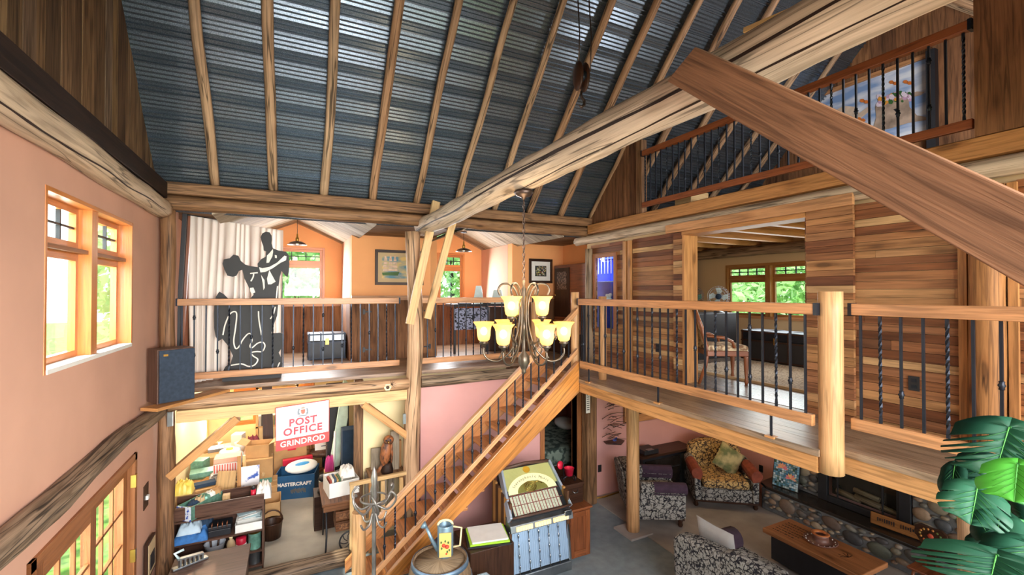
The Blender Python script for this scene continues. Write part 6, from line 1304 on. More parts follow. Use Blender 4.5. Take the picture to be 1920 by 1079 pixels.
# folders on a dark box, gas can and jugs under the stairs
t = thing('storage_crate', 'dark low crate under the stairs carrying folders', 'crate', (2.1, 5.0, 0)); part(MB().bx(1.82, 2.36, 4.75, 5.3, 0.0, 0.66), 'body', 'darkwood', t, bevel=0.006)
M['lime'] = plain('lime_plastic', '#a8d838', 0.4)
for k, (mt, lab) in enumerate((('black', 'black folder at the bottom of the pile under the stairs'), ('lime', 'lime green folder under the white sheets'), ('white', 'stack of white sheets on the lime green folder'))):
    o = MB().box((0, 0, 0.0), (0.5 - 0.04 * k, 0.42 - 0.03 * k, 0.018)).build('folder', mt); o.matrix_basis = Matrix.Translation(V((2.12, 4.98, 0.672 + 0.02 * k))) @ Matrix.Rotation(radians(-15 + 2 * k), 4, 'Z'); tag(o, lab, 'folder', 'papers under the stairs')
t = thing('oil_can', 'grey metal can with a long curved spout under the stairs', 'can', (2.0, 4.55, 0)); oc = V((1.98, 4.5, 0)); part(MB().lathe([(0, 0), (0.13, 0), (0.14, 0.1), (0.13, 0.28), (0.07, 0.38), (0.05, 0.42), (0.0, 0.43)], oc, 20), 'body', plain('grey_tin', '#8c8a88', 0.4, 0.4), t); part(MB().tube([oc + V(p) for p in ((0, 0, 0.41), (-0.02, 0, 0.5), (-0.08, 0, 0.56), (-0.17, 0, 0.56), (-0.24, 0, 0.5))], 0.016, 8), 'spout', plain('grey_hose', '#8c9aa0', 0.5), t)
o = MB().bx(1.66, 1.86, 4.38, 4.62, 0.0, 0.3).build('carton', 'white', bevel=0.004); tag(o, 'white carton between the barrel and the grey can', 'box')
o = MB().lathe([(0, 0.302), (0.08, 0.302), (0.12, 0.37), (0.13, 0.375), (0.1, 0.32), (0, 0.315)], (1.76, 4.5, 0), 7).build('crumpled_paper_bag', 'card'); tag(o, 'open brown paper bag on the white carton', 'bag')
o = MB().lathe([(0, 0), (0.09, 0), (0.1, 0.3), (0.07, 0.4), (0.04, 0.44), (0.04, 0.5), (0, 0.5)], (1.72, 4.78, 0), 16).build('water_jug', 'white'); tag(o, 'pale plastic jug behind the white carton', 'jug')
# ------------------------------------------------------------------ workshop clutter
def cartonbox(label, c, sx, sy, sz, rz=0, mat='card', open_=False, flaps=0, name='cardboard_box'):
    t = thing(name, label, 'box', c, rz=0); R = Matrix.Translation(V(c)) @ Matrix.Rotation(rz, 4, 'Z')
    q = lambda mb, nm, mt, **k: part(warp(mb, R), nm, mt, t, **k)
    if not open_:
        q(MB().bx(-sx / 2, sx / 2, -sy / 2, sy / 2, 0, sz), 'body', mat, bevel=0.003); q(MB().bx(-sx / 2 + 0.002, sx / 2 - 0.002, -0.025, 0.025, sz, sz + 0.001), 'tape', 'tan')
    else:
        m = MB(); e = 0.006
        m.bx(-sx / 2, sx / 2, -sy / 2, sy / 2, 0, e).bx(-sx / 2, -sx / 2 + e, -sy / 2, sy / 2, e, sz).bx(sx / 2 - e, sx / 2, -sy / 2, sy / 2, e, sz).bx(-sx / 2, sx / 2, -sy / 2, -sy / 2 + e, e, sz).bx(-sx / 2, sx / 2, sy / 2 - e, sy / 2, e, sz); q(m, 'body', mat)
        if flaps:
            for s in (-1, 1): q(MB().prism([(s * sx / 2, -sy / 2, sz), (s * (sx / 2 + 0.12), -sy / 2, sz + 0.05), (s * (sx / 2 + 0.12), sy / 2, sz + 0.05), (s * sx / 2, sy / 2, sz)], (0, 0, 0.004)), 'flap', mat)
    return t, R
def clothpile(name, label, cat, c, sx, sy, sz, mat, seed, nl=3):
    mb = MB(); nx, ny = 18, 14; c = V(c)
    rows = []
    for i in range(nx + 1):
        r_ = []
        for j in range(ny + 1):
            u, v = i / nx * 2 - 1, j / ny * 2 - 1; e = max(0, (1 - abs(u) ** 5) * (1 - abs(v) ** 5)) ** 0.5
            k = 1 + 0.07 * noise.noise(V((u * 2, v * 2, seed)))
            r_.append(c + V((u * sx / 2 * k, v * sy / 2 * k, sz * e * (0.8 + 0.45 * noise.noise(V((u * 3.4, v * 3.4, seed + 5)))) + 0.001)))
        rows.append(mb.add(r_))
    for i in range(nx):
        for j in range(ny): mb.face((rows[i] + j, rows[i + 1] + j, rows[i + 1] + j + 1, rows[i] + j + 1), [(0, 0)] * 4, 0.5, 0, True)
    return tag(mb.build(name, mat), label, cat)
# low shelf unit at the entrance
SX0, SX1, SY0, SY1 = -1.25, -0.27, 6.72, 7.08
t = thing('shelf_unit', 'low brown veneer shelf unit with a tray top crowded with odds and ends', 'shelf', (-0.76, 6.9, 0))
for x in (SX0, SX1 - 0.02): part(MB().bx(x, x + 0.02, SY0, SY1, 0, 0.86), 'side_panel', 'walnut', t)
part(MB().bx(SX0, SX1, SY0 - 0.02, SY0, 0.80, 0.955), 'front_board', 'walnut', t, bevel=0.003); part(MB().bx(SX0, SX1, SY1 - 0.02, SY1, 0, 0.955), 'back_panel', 'walnut', t)
for z in (0.78, 0.50, 0.24, 0.05): part(MB().bx(SX0 + 0.02, SX1 - 0.02, SY0, SY1 - 0.02, z - 0.02, z), 'shelf_board', 'walnut', t)
M['denim'] = plain('blue_denim', '#3f78b8', 0.9, var=0.15, scale=14); M['paleshirt'] = plain('pale_blue_cloth', '#bcd0dc', 0.9, var=0.06, scale=10); M['navy'] = plain('navy_cloth', '#24384e', 0.9, var=0.1)
clothpile('folded_jeans', 'crumpled blue jeans on the upper shelf at its left end', 'clothes', (-1.06, 6.88, 0.501), 0.36, 0.32, 0.13, 'denim', 1)
clothpile('folded_shirt', 'folded pale blue shirt lying on the blue jeans', 'clothes', (-1.08, 6.87, 0.60), 0.24, 0.26, 0.13, 'paleshirt', 2)
clothpile('folded_cloth', 'dark blue folded cloth beside the blue jeans', 'clothes', (-0.93, 6.98, 0.501), 0.16, 0.2, 0.24, 'navy', 3)
t = thing('toolbox', 'black plastic toolbox with copper-coloured latches on the upper shelf', 'toolbox', (-0.76, 6.85, 0.5)); part(MB().bx(-0.88, -0.64, 6.76, 6.96, 0.502, 0.58), 'base', 'black', t, bevel=0.006); part(MB().bx(-0.885, -0.635, 6.755, 6.965, 0.583, 0.63), 'lid', 'black', t, bevel=0.01)
for x in (-0.84, -0.78, -0.73, -0.68): part(MB().tube([(x, 6.76, 0.60), (x, 6.75, 0.66), (x, 6.78, 0.67), (x, 6.8, 0.63)], 0.006, 6), 'latch', plain('copper', '#a86a4a', 0.35, 0.7) if x == -0.84 else MATS['copper'], t)
t, R = cartonbox('long white open box of papers on the upper shelf', (-0.44, 6.87, 0.501), 0.31, 0.26, 0.1, 0, 'white', True)
rr = random.Random(6)
for i in range(7):
    m = MB().box((0, 0, 0), (0.2, 0.13, 0.004)); o = m.build('paper_sheet', 'white' if i % 3 else 'paleblue'); o.matrix_basis = Matrix.Translation(V((-0.44 + rr.uniform(-0.05, 0.05), 6.87 + rr.uniform(-0.03, 0.03), 0.612 + 0.012 * i))) @ Matrix.Rotation(rr.uniform(-0.5, 0.5), 4, 'Z') @ Matrix.Rotation(rr.uniform(-0.12, 0.12), 4, 'X')
    tag(o, 'loose paper sheet in the pile heaped on the long white box', 'paper', 'papers in the white box')
t = thing('clear_bucket', 'translucent tub holding tools on the lower shelf', 'bucket', (-0.82, 6.84, 0.24)); part(MB().lathe([(0, 0.002), (0.085, 0.002), (0.115, 0.15), (0.12, 0.155), (0.11, 0.15), (0.08, 0.01), (0, 0.01)], (-0.82, 6.85, 0.24), 22), 'tub', plain('frosted_plastic', '#c8ccd4', 0.3, var=0.03), t)
part(MB().tube([(-0.85, 6.85, 0.26), (-0.87, 6.86, 0.44)], 0.012, 6).tube([(-0.8, 6.84, 0.26), (-0.77, 6.86, 0.46)], 0.012, 6), 'tool_handles', 'darkwood', t)
t = thing('oil_jug', 'pale plastic oil jug on the lower shelf', 'jug', (-0.64, 6.8, 0.24)); part(MB().lathe([(0, 0.0), (0.045, 0.002), (0.05, 0.12), (0.035, 0.16), (0.018, 0.175), (0.018, 0.19), (0, 0.19)], (-0.64, 6.8, 0.241), 14), 'body', 'tan', t); part(MB().lathe([(0, 0.19), (0.022, 0.19), (0.022, 0.21), (0, 0.21)], (-0.64, 6.8, 0.241), 12), 'cap', 'cream', t)
o = MB().lathe([(0, 0), (0.055, 0), (0.06, 0.17), (0.055, 0.175), (0, 0.175)], (-0.53, 6.8, 0.241), 16).build('detergent_tub', 'red'); tag(o, 'red and white tub on the lower shelf', 'tub'); part(MB().lathe([(0.0585, 0.02), (0.0605, 0.025), (0.0625, 0.09), (0.06, 0.1)], (-0.53, 6.8, 0.241), 16, ), 'white_band', 'white', o)
M['greentin'] = plain('green_tin', '#6a9a88', 0.4, 0.3, var=0.15, scale=20)
def tin(label, c, r_, h, mat, lid='brass'):
    t = thing('tin_can', label, 'can', c); part(MB().lathe([(0, 0), (r_, 0), (r_, 0.006), (r_ * 0.98, 0.012), (r_ * 0.98, h * 0.97), (r_, h * 0.98), (r_, h), (r_ * 0.93, h), (r_ * 0.93, h - 0.008), (0, h - 0.008)], c, 24), 'body', mat, t); part(MB().lathe([(0, h - 0.007), (r_ * 0.92, h - 0.007), (r_ * 0.9, h - 0.003), (0, h - 0.003)], c, 20), 'lid', lid, t); return t
tin('large green tin with a gold lid on the lower shelf', (-0.38, 6.82, 0.241), 0.075, 0.2, 'greentin'); tin('dark printed tin on the bottom shelf', (-0.38, 6.82, 0.051), 0.07, 0.16, 'steel', 'card')
# on the tray top
t, R = cartonbox('patterned blue, white and green box full of rags on the tray top', (-0.98, 6.9, 0.79), 0.2, 0.46, 0.17, radians(-38), 'greentin', True); part(warp(MB().bx(-0.102, 0.102, -0.236, -0.231, 0.0, 0.17), R), 'patterned_end', two('blue_floral_card', '#3858b8', '#e0e8f4', 26, 0.42, 0.5, 0.7), t)
for i in range(5): clothpile('rag', '%s rag heaped in the patterned green and blue box' % ['crumpled navy', 'crumpled tan', 'crumpled green', 'crumpled white', 'crumpled brown'][i], 'cloth', (-1.04 + 0.05 * i, 6.84 + 0.05 * i, 0.90 + 0.01 * i), 0.13, 0.12, 0.08, ['navy', 'tan', 'greentin', 'white', 'card'][i], 30 + i)['group'] = 'rags in the patterned box'
o = tag(MB().bx(-0.74, -0.66, 6.82, 6.9, 0.781, 0.975).build('wooden_block', 'fir_pale', bevel=0.004), 'small pale wooden block standing in the tray top', 'block')
o = thing('spray_can', 'black and red spray can standing on the tray top', 'can', (-0.40, 6.86, 0.78)); part(MB().lathe([(0, 0), (0.03, 0), (0.03, 0.12), (0, 0.12)], (-0.4, 6.86, 0.86), 14), 'body', 'red', o); part(MB().lathe([(0, 0.12), (0.026, 0.12), (0.022, 0.17), (0, 0.175)], (-0.4, 6.86, 0.86), 14), 'cap', 'black', o); part(MB().bx(-0.43, -0.37, 6.83, 6.89, 0.78, 0.86), 'stand', 'black', o)
clothpile('plastic_bag', 'crumpled white plastic bag at the right end of the tray top', 'bag', (-0.28, 6.9, 0.86), 0.18, 0.26, 0.2, 'white', 41)
t = thing('wicker_basket', 'dark open basket standing on the floor right of the shelf unit', 'basket', (-0.16, 7.35, 0)); part(MB().lathe([(0, 0.0), (0.12, 0.0), (0.14, 0.22), (0.15, 0.24), (0.13, 0.22), (0.11, 0.02), (0, 0.02)], (-0.2, 7.5, 0.0), 16), 'bowl', 'darkwood', t); part(MB().tube([V((-0.2, 7.5, 0.23)) + V((0.14 * cos(a), 0, 0.16 * sin(a))) for a in [pi * i / 10 for i in range(11)]], 0.01, 6), 'handle', 'darkwood', t)
# walnut desk in front with a tool
t = thing('walnut_desk', 'dark walnut-veneer cabinet top in front of the shelf unit', 'desk', (-0.75, 5.9, 0)); part(MB().bx(-1.1, -0.38, 5.45, 6.12, 0.60, 0.64), 'top', 'walnut', t, bevel=0.003); part(MB().bx(-1.08, -0.4, 5.48, 6.1, 0.0, 0.6), 'body', 'walnut', t)
t = thing('steel_plane', 'old grey metal clamp tool lying on the walnut cabinet top', 'tool', (-0.92, 5.95, 0.64)); R = Matrix.Translation(V((-0.93, 5.93, 0.641))) @ Matrix.Rotation(radians(25), 4, 'Z')
part(warp(MB().bx(-0.16, 0.16, -0.035, 0.035, 0, 0.02), R), 'sole', 'steel', t, bevel=0.004)
m = MB()
for i in range(6): m.bx(-0.1 + i * 0.04, -0.085 + i * 0.04, -0.03, 0.03, 0.02, 0.09 - 0.004 * i)
m.beam((-0.12, 0, 0.1), (0.12, 0, 0.07), 0.05, 0.015); part(warp(m, R), 'frame_bars', 'steel', t); part(warp(MB().tube([(-0.1, 0, 0.1), (-0.14, 0, 0.17), (-0.06, 0, 0.18)], 0.014, 8), R), 'grip', 'paleblue', t)
o = tag(MB().bx(-1.33, -1.3, 5.95, 6.25, 0.55, 0.92).build('framed_sign', 'darkwood'), 'small framed black and cream card leaning by the corner post', 'picture'); part(MB().bx(-1.3, -1.295, 5.97, 6.23, 0.58, 0.9), 'card', 'tan', o); part(MB().bx(-1.296, -1.29, 6.02, 6.18, 0.62, 0.78), 'dark_picture', 'black', o)
clothpile('blue_tarp', 'crumpled bright blue cloth at the bottom by the glass doors', 'cloth', (-1.18, 5.75, 0.36), 0.26, 0.45, 0.2, 'denim', 51)
tag(MB().bx(-1.33, -1.1, 5.5, 5.95, 0.0, 0.36).build('stool_box', 'walnut'), 'brown box under the crumpled blue cloth', 'box')
# work table heaped behind
t = thing('work_table', 'long rough work table buried under clutter along the workshop wall', 'table', (-0.8, 8.6, 0)); part(MB().bx(-1.32, -0.63, 7.35, 9.9, 0.72, 0.77), 'tabletop', 'fir', t)
for x in (-1.27, -0.68):
    for y in (7.42, 9.82): part(MB().bx(x - 0.03, x + 0.03, y - 0.03, y + 0.03, 0, 0.72), 'leg', 'fir', t)
rr = random.Random(88)
def flat(name, label, cat, c, sx, sy, sz, mat, rz=0, rx=0, bevel=0.004, group=None):
    o = MB().bx(-sx / 2, sx / 2, -sy / 2, sy / 2, 0, sz).build(name, mat, bevel=bevel); o.matrix_basis = Matrix.Translation(V(c)) @ Matrix.Rotation(rz, 4, 'Z') @ Matrix.Rotation(rx, 4, 'X'); return tag(o, label, cat, group)
flat('green_box', 'flat green and white printed box on the work table', 'box', (-1.12, 7.95, 0.90), 0.28, 0.22, 0.07, 'greentin', 0.1)
flat('carton', 'brown carton at the back corner of the work table', 'box', (-1.12, 8.55, 0.771), 0.34, 0.3, 0.22, 'card', 0.2)
flat('plank_piece', 'short plank leaning across the near end of the work table', 'plank', (-1.08, 7.5, 0.78), 0.46, 0.2, 0.1, 'fir_pale', 0.1)
flat('dark_case', 'dark long case lying near the front of the work table', 'case', (-1.1, 7.52, 0.885), 0.4, 0.12, 0.05, 'navy', 0.25)
flat('fir_board', 'fir panel leaning on the front of the work table', 'panel', (-0.78, 7.4, 0.775), 0.24, 0.03, 0.3, 'fir_pale', -0.35, -0.3)
clothpile('yellow_bag', 'yellow plastic bag tied up behind the corner post', 'bag', (-1.2, 7.2, 0.96), 0.2, 0.2, 0.17, plain('yellow_plastic', '#e8d060', 0.4), 61)
tag(MB().bx(-1.32, -1.1, 7.11, 7.32, 0.0, 0.96).build('storage_carton', 'card'), 'tall carton behind the corner post carrying the yellow bag', 'box')
t = thing('red_slat_basket', 'white wire basket holding a red and white striped crate', 'basket', (-0.78, 7.85, 0.77)); part(MB().bx(-1.0, -0.64, 7.7, 8.0, 0.775, 0.95), 'wire_basket', two('wire_mesh', '#b8b4ac', '#706860', 30, 0.4, 0.5, 0.5), t, bevel=0.02)
m = MB()
for i in range(10): m.bx(-0.94 + i * 0.032, -0.925 + i * 0.032, 7.69, 7.7, 0.98, 1.09)
part(m, 'red_slats', plain('faded_red', '#d86a58', 0.6), t); part(MB().bx(-0.95, -0.62, 7.7, 7.98, 0.96, 1.1), 'striped_crate', 'white', t, bevel=0.004); part(MB().bx(-0.95, -0.62, 7.72, 7.98, 1.1, 1.17), 'pink_lid', plain('pink_card', '#e8a890', 0.7), t, bevel=0.01)
for i in range(4): tag(MB().lathe([(0, 0), (0.07, 0.003), (0.12, 0.022), (0.125, 0.026), (0.07, 0.012), (0, 0.01)], (-0.80, 8.25, 1.02 + 0.014 * i), 22).build('plate', 'white'), 'white plate in the stack on the heaped work table', 'plate', 'plates on the work table')
tag(MB().bx(-0.98, -0.65, 8.1, 8.45, 0.771, 1.015).build('carton', 'white', bevel=0.004), 'white carton carrying the stack of plates', 'box')
part_t = thing('desk_fan_head', 'white fan head with a yellow hub lying on the plates', 'fan', (-0.72, 8.2, 1.1)); part(MB().lathe([(0, 0.0), (0.13, 0.0), (0.145, 0.03), (0.13, 0.06), (0, 0.07)], (-0.80, 8.22, 1.075), 22), 'cage', 'white', part_t); part(MB().lathe([(0, 0.07), (0.05, 0.07), (0.04, 0.1), (0, 0.1)], (-0.80, 8.22, 1.075), 14), 'hub', MATS['yellow_plastic'], part_t)
names_c = [('enamel_pot', 'white'), ('paper_roll', 'white'), ('small_carton', 'card'), ('cloth_bundle', 'paleshirt'), ('tin_box', 'steel'), ('small_carton', 'fir_pale'), ('folded_paper', 'white'), ('tin_box', 'greentin')]
spots = [(-0.75, 9.3), (-0.9, 9.05), (-1.15, 9.05), (-0.78, 8.78), (-1.05, 8.78), (-1.15, 9.5), (-0.8, 9.6), (-1.18, 8.25)]
wherel = ['beside the white carton', 'at the far end of the table', 'in the middle of the heap', 'under the window', 'behind the plates', 'in the back corner', 'against the back wall', 'at the near edge']
for i, ((nm, mt), (x, y)) in enumerate(zip(names_c, spots)):
    if nm in ('enamel_pot', 'paper_roll'): o = MB().lathe([(0, 0), (0.07, 0), (0.09, 0.16), (0.08, 0.16), (0.06, 0.02), (0, 0.02)], (x, y, 0.771), 14).build(nm, mt); tag(o, '%s on the work table %s' % ({'enamel_pot': 'white enamel pot', 'paper_roll': 'white paper tub'}[nm], wherel[i]), 'container')
    elif nm == 'cloth_bundle': clothpile(nm, 'pale cloth bundle on the work table ' + wherel[i], 'cloth', (x, y, 0.771), 0.26, 0.24, 0.2, mt, 70 + i)
    else: flat(nm, '%s on the work table %s' % ({'small_carton': 'small brown carton', 'tin_box': 'metal box', 'folded_paper': 'stack of folded paper'}[nm], wherel[i]), 'box', (x, y, 0.771), rr.uniform(0.16, 0.26), rr.uniform(0.14, 0.24), rr.uniform(0.1, 0.3), mt, rr.uniform(-0.4, 0.4))
# storage rack along the back with boxes
t = thing('storage_rack', 'tall white storage rack packed with books at the back of the workshop', 'rack', (-0.3, 10.1, 0))
for x in (-0.55, 0.15): part(MB().bx(x, x + 0.04, 10.0, 10.35, 0, 2.1), 'upright', 'fir_pale', t)
for z in (0.5, 0.95, 1.35, 1.7, 2.05): part(MB().bx(-0.55, 0.19, 10.0, 10.35, z, z + 0.03), 'shelf_board', 'fir_pale', t)
bk = ['#a84838', '#e8e4d8', '#38506a', '#c8a060', '#4a6a4a', '#d8d0c0', '#202428']; M['bookc'] = attrmat('book_covers', bk, 0.7)
proto = None; k = 0
for z in (0.98, 1.38, 1.73):
    x = -0.5
    while x < 0.12:
        w_ = rr.uniform(0.02, 0.045); h = rr.uniform(0.16, 0.27); tag(MB().bx(x, x + w_ - 0.002, 10.02, 10.2, z, z + h, rr.random()).build('book', 'bookc'), 'upright book in a row on the white storage rack', 'book', 'books on the storage rack'); x += w_
# cardboard boxes in the middle
cartonbox('brown cardboard box with a green printed band behind the shelf unit', (-0.42, 8.35, 0.5), 0.42, 0.4, 0.44, 0.0)[0]
t, R = cartonbox('big plain cardboard box under the printed box', (-0.40, 8.38, 0.0), 0.5, 0.48, 0.499, 0.0); 
m = MB().bx(-0.2, 0.2, -0.215, -0.212, 0.06, 0.14); 
tt = [o for o in bpy.data.objects if o.name.startswith('cardboard_box') and o.get('label', '').startswith('brown cardboard box with')][0]
RR = Matrix.Translation(V((-0.42, 8.36, 0.5))); part(warp(m, RR), 'green_band', 'greentin', tt)
m = MB()
for i in range(3): m.ball((-0.08 + 0.08 * i, -0.214, 0.2), 0.035, 8, 6, sc=(0.8, 0.1, 1.1))
part(warp(m, RR), 'printed_cups', 'fir_pale', tt)
cartonbox('small open cardboard box with flaps, topmost of the stack', (-0.40, 8.38, 0.945), 0.34, 0.3, 0.2, -0.2, 'card', True, 1)
cartonbox('long open cardboard box lying in front of the printed box', (-0.30, 7.88, 0.0), 0.42, 0.4, 0.42, 0.0, 'card', True)
cartonbox('dark blue flat case high on the back boxes', (0.6, 10.1, 0.92), 0.6, 0.3, 0.3, 0.0, 'navy', name='storage_case'); cartonbox('tall stack carton against the back wall', (0.6, 10.1, 0.0), 0.62, 0.5, 0.45, 0.0); cartonbox('second stack carton against the back wall', (0.6, 10.1, 0.46), 0.6, 0.48, 0.45, 0.0)
cartonbox('orange-brown carton on top of the dark blue case', (0.58, 10.1, 1.23), 0.6, 0.35, 0.2, 0.0, 'fir')
cartonbox('large brown carton with a red stamp standing behind the blue box', (0.05, 9.65, 0.0), 0.55, 0.3, 0.72, 0.0); part(MB().bx(0.0, 0.14, 9.495, 9.499, 0.6, 0.64), 'red_stamp', 'red', [o for o in bpy.data.objects if o.get('label', '').startswith('large brown carton with a red')][0])
tag(MB().beam((-0.28, 9.0, 0.0), (-0.34, 9.3, 1.95), 0.16, 0.05).build('dark_plank', 'darkwood'), 'dark plank leaning beside the storage rack', 'plank')
tag(MB().beam((-0.59, 7.26, 0.0), (-0.60, 7.32, 1.3), 0.045, 0.03).build('wooden_stake', 'fir'), 'upright pale wooden stake behind the tray top', 'stake')
tag(MB().tube([(-0.56, 8.08, 0.0), (-0.60, 8.12, 1.05)], [0.03, 0.022], 10).build('baseball_bat', 'fir_pale'), 'pale wooden bat leaning on the boxes', 'bat'); 
clothpile('maroon_cloth', 'maroon cloth draped over the clutter beside the boxes', 'cloth', (-0.52, 8.82, 0.95), 0.2, 0.3, 0.2, plain('maroon', '#6a2430', 0.9), 81); tag(MB().bx(-0.61, -0.43, 8.67, 8.97, 0, 0.95).build('storage_crate', 'fir_pale'), 'pale crate under the maroon cloth', 'crate')
t = thing('printed_carton', 'white carton with blue and red print standing by the stake', 'box', (-0.42, 7.6, 0)); part(MB().bx(-0.60, -0.36, 7.42, 7.5, 0.0, 1.08), 'body', two('white_blue_print', '#4060b0', '#f0f0f4', 9, 0.36, 0.44, 0.7), t)
tin('clear glass jar on the work table edge', (-0.62, 7.5, 0.771), 0.05, 0.12, 'steel')
# blue power tool box with lettering
t, R = cartonbox('blue printed power tool box with white lettering and a white case on top', (0.1, 8.78 - 0.2, 0), 0.01, 0.01, 0.01) if False else (None, None)
MC = V((0.115, 7.72 + 0.95, 0)); a_ = P(513, 940, Z=0); b_ = P(590, 932, Z=0); wv = (b_ - a_); wv.z = 0; wl = wv.length; ex_ = wv.normalized(); ey_ = V((-ex_.y, ex_.x, 0))
def LB(u, v, z): return a_ + ex_ * u + ey_ * v + V((0, 0, z))
t = thing('tool_box_carton', 'blue printed open box with white lettering on the workshop floor', 'box', a_)
m = MB(); H_ = 0.40; e = 0.01
for (u0, u1, v0, v1, z0, z1) in ((0, wl, 0, 0.5, 0, e), (0, wl, 0, e, e, H_), (0, wl, 0.49, 0.5, e, H_), (0, e, 0, 0.5, e, H_), (wl - e, wl, 0, 0.5, e, H_)): m.prism([LB(u0, v0, z0), LB(u1, v0, z0), LB(u1, v1, z0), LB(u0, v1, z0)], (0, 0, z1 - z0))
part(m, 'carton', plain('teal_blue_print', '#1c5078', 0.5, var=0.1, scale=4), t)
part(textmesh('MASTERCRAFT', LB(wl / 2, -0.002, 0.25), 0.082, ex_, (0, 0, 1), 0.001, 0.003), 'lettering', 'white', t)
m = MB()
for i in range(7): m.prism([LB(0.27 + 0.035 * i, -0.001, 0.10 + 0.02 * (i % 3)), LB(0.3 + 0.035 * i, -0.001, 0.09), LB(0.32 + 0.03 * i, -0.001, 0.17 + 0.015 * (i % 2)), LB(0.26 + 0.03 * i, -0.001, 0.15)], -ey_ * 0.002)
part(m, 'printed_tool', 'steel', t)
o = MB().ball((0, 0, 0), 0.22, 18, 10, sc=(1.25, 0.85, 0.32)).build('white_case', 'white'); o.matrix_basis = Matrix.Translation(LB(wl * 0.6, 0.26, 0.46)) @ Matrix.Rotation(0.3, 4, 'Z') @ Matrix.Rotation(0.25, 4, 'X'); tag(o, 'white rounded plastic case with a blue panel in the blue printed box', 'case')
pn = MB().ball((0, 0, 0.0), 0.13, 14, 8, sc=(1.3, 0.6, 0.5), R=None); pn = pn.build('blue_panel', plain('bright_blue', '#4aa0d8', 0.4)); pn.matrix_basis = o.matrix_basis @ Matrix.Translation(V((0.0, -0.02, 0.018))); adopt(pn, o); pn.matrix_basis = Matrix.Translation(LB(wl * 0.6, 0.26, 0.46)) @ Matrix.Rotation(0.3, 4, 'Z') @ Matrix.Rotation(0.25, 4, 'X') @ Matrix.Translation(V((0, -0.02, 0.018)))
flat('red_case', 'red flat case standing behind the blue printed box', 'case', LB(wl * 0.4, 0.62, 0.0), 0.5, 0.1, 0.5, 'red', 0.1)
# swivel chair with white printed sheet
cc_ = P(600, 905, Z=0); cc_ = V((cc_.x + 0.08, cc_.y + 0.25, 0)); t = thing('swivel_chair', 'old wooden swivel chair with a round back rail and brown seat', 'chair', cc_)
part(MB().lathe([(0, 0.44), (0.22, 0.44), (0.26, 0.47), (0.25, 0.52), (0.0, 0.53)], cc_, 20, sy=0.9), 'seat', 'walnut', t); part(MB().lathe([(0.03, 0.14), (0.03, 0.44)], cc_, 12), 'column', 'iron', t)
for k in range(4): a = k * pi / 2 + 0.5; part(MB().beam(cc_ + V((0, 0, 0.17)), cc_ + V((0.33 * cos(a), 0.33 * sin(a), 0.05)), 0.05, 0.05, w1=0.04, h1=0.03), 'leg', 'cherry', t)
part(MB().tube([cc_ + V((0.27 * cos(a), 0.25 * sin(a) + 0.02, 0.74)) for a in [radians(-20 + 220 * i / 16) for i in range(17)]], 0.022, 8), 'back_rail', 'cherry', t)
for k in range(6): a = radians(0 + 36 * k); part(MB().tube([cc_ + V((0.24 * cos(a), 0.22 * sin(a), 0.5)), cc_ + V((0.27 * cos(a), 0.25 * sin(a) + 0.02, 0.74))], 0.011, 6), 'spindle', 'cherry', t)
o = flat('printed_sheet', 'white sheet with a small dark crest leaning on the swivel chair', 'paper', cc_ + V((0.02, -0.02, 0.53)), 0.36, 0.006, 0.3, 'white', 0, -0.25, 0.0)
pr_ = MB().ball((0, -0.006, 0.19), 0.035, 8, 6, sc=(0.9, 0.1, 1.1)).bx(-0.07, 0.07, -0.006, -0.003, 0.06, 0.075).build('dark_crest', 'navy'); pr_.matrix_basis = o.matrix_basis.copy(); adopt(pr_, o); pr_.matrix_basis = o.matrix_basis.copy()
# mint board and black shelving right of the sign, lanterns
t = thing('ironing_board', 'pale mint cloth-covered board standing beside black shelving', 'board', (0.82, 8.3, 0)); part(MB().prism([(0.62, 8.3, 0.55), (0.80, 8.3, 0.6), (0.93, 8.3, 1.4), (0.93, 8.3, 2.0), (0.86, 8.3, 2.1)][::-1], (0, 0.04, 0)), 'cover', plain('mint_cloth', '#c2d4c0', 0.8), t, bevel=0.008); part(MB().tube([(0.68, 8.26, 0.0), (0.72, 8.28, 1.2)], 0.018, 8), 'leg', 'white', t)
tag(MB().bx(0.62, 0.98, 8.6, 8.95, 0, 1.9).build('black_cabinet', 'black', bevel=0.01), 'tall black cabinet behind the mint board', 'cabinet')
tag(MB().bx(0.80, 1.02, 7.9, 8.15, 0, 1.3).build('black_case', 'navy', bevel=0.01), 'dark instrument case standing by the partition post', 'case')
for k, (x, y) in enumerate(((0.5, 7.55), (0.72, 7.62))):
    t = thing('camping_lantern', 'black metal lantern on the dark crate, %s' % ('left one' if k == 0 else 'right one by the post'), 'lantern', (x, y, 0.5)); part(MB().lathe([(0, 0), (0.09, 0), (0.09, 0.05), (0.07, 0.06), (0.07, 0.2), (0.085, 0.21), (0.06, 0.26), (0, 0.27)], (x, y, 0.5), 16), 'body', 'black', t); part(MB().lathe([(0.072, 0.07), (0.073, 0.19)], (x, y, 0.5), 16), 'glass', 'steel', t)
tag(MB().bx(0.36, 0.86, 7.4, 7.78, 0, 0.5).build('storage_crate', 'darkwood', bevel=0.004), 'dark crate carrying the two black lanterns', 'crate')
clothpile('pink_plaid_bag', 'magenta patterned bag hanging behind the lanterns', 'bag', (0.62, 8.1, 0.62), 0.14, 0.14, 0.26, plain('magenta_cloth', '#b83878', 0.8), 91); tag(MB().bx(0.54, 0.7, 8.02, 8.2, 0, 0.62).build('storage_carton', 'card'), 'carton under the magenta bag', 'box')
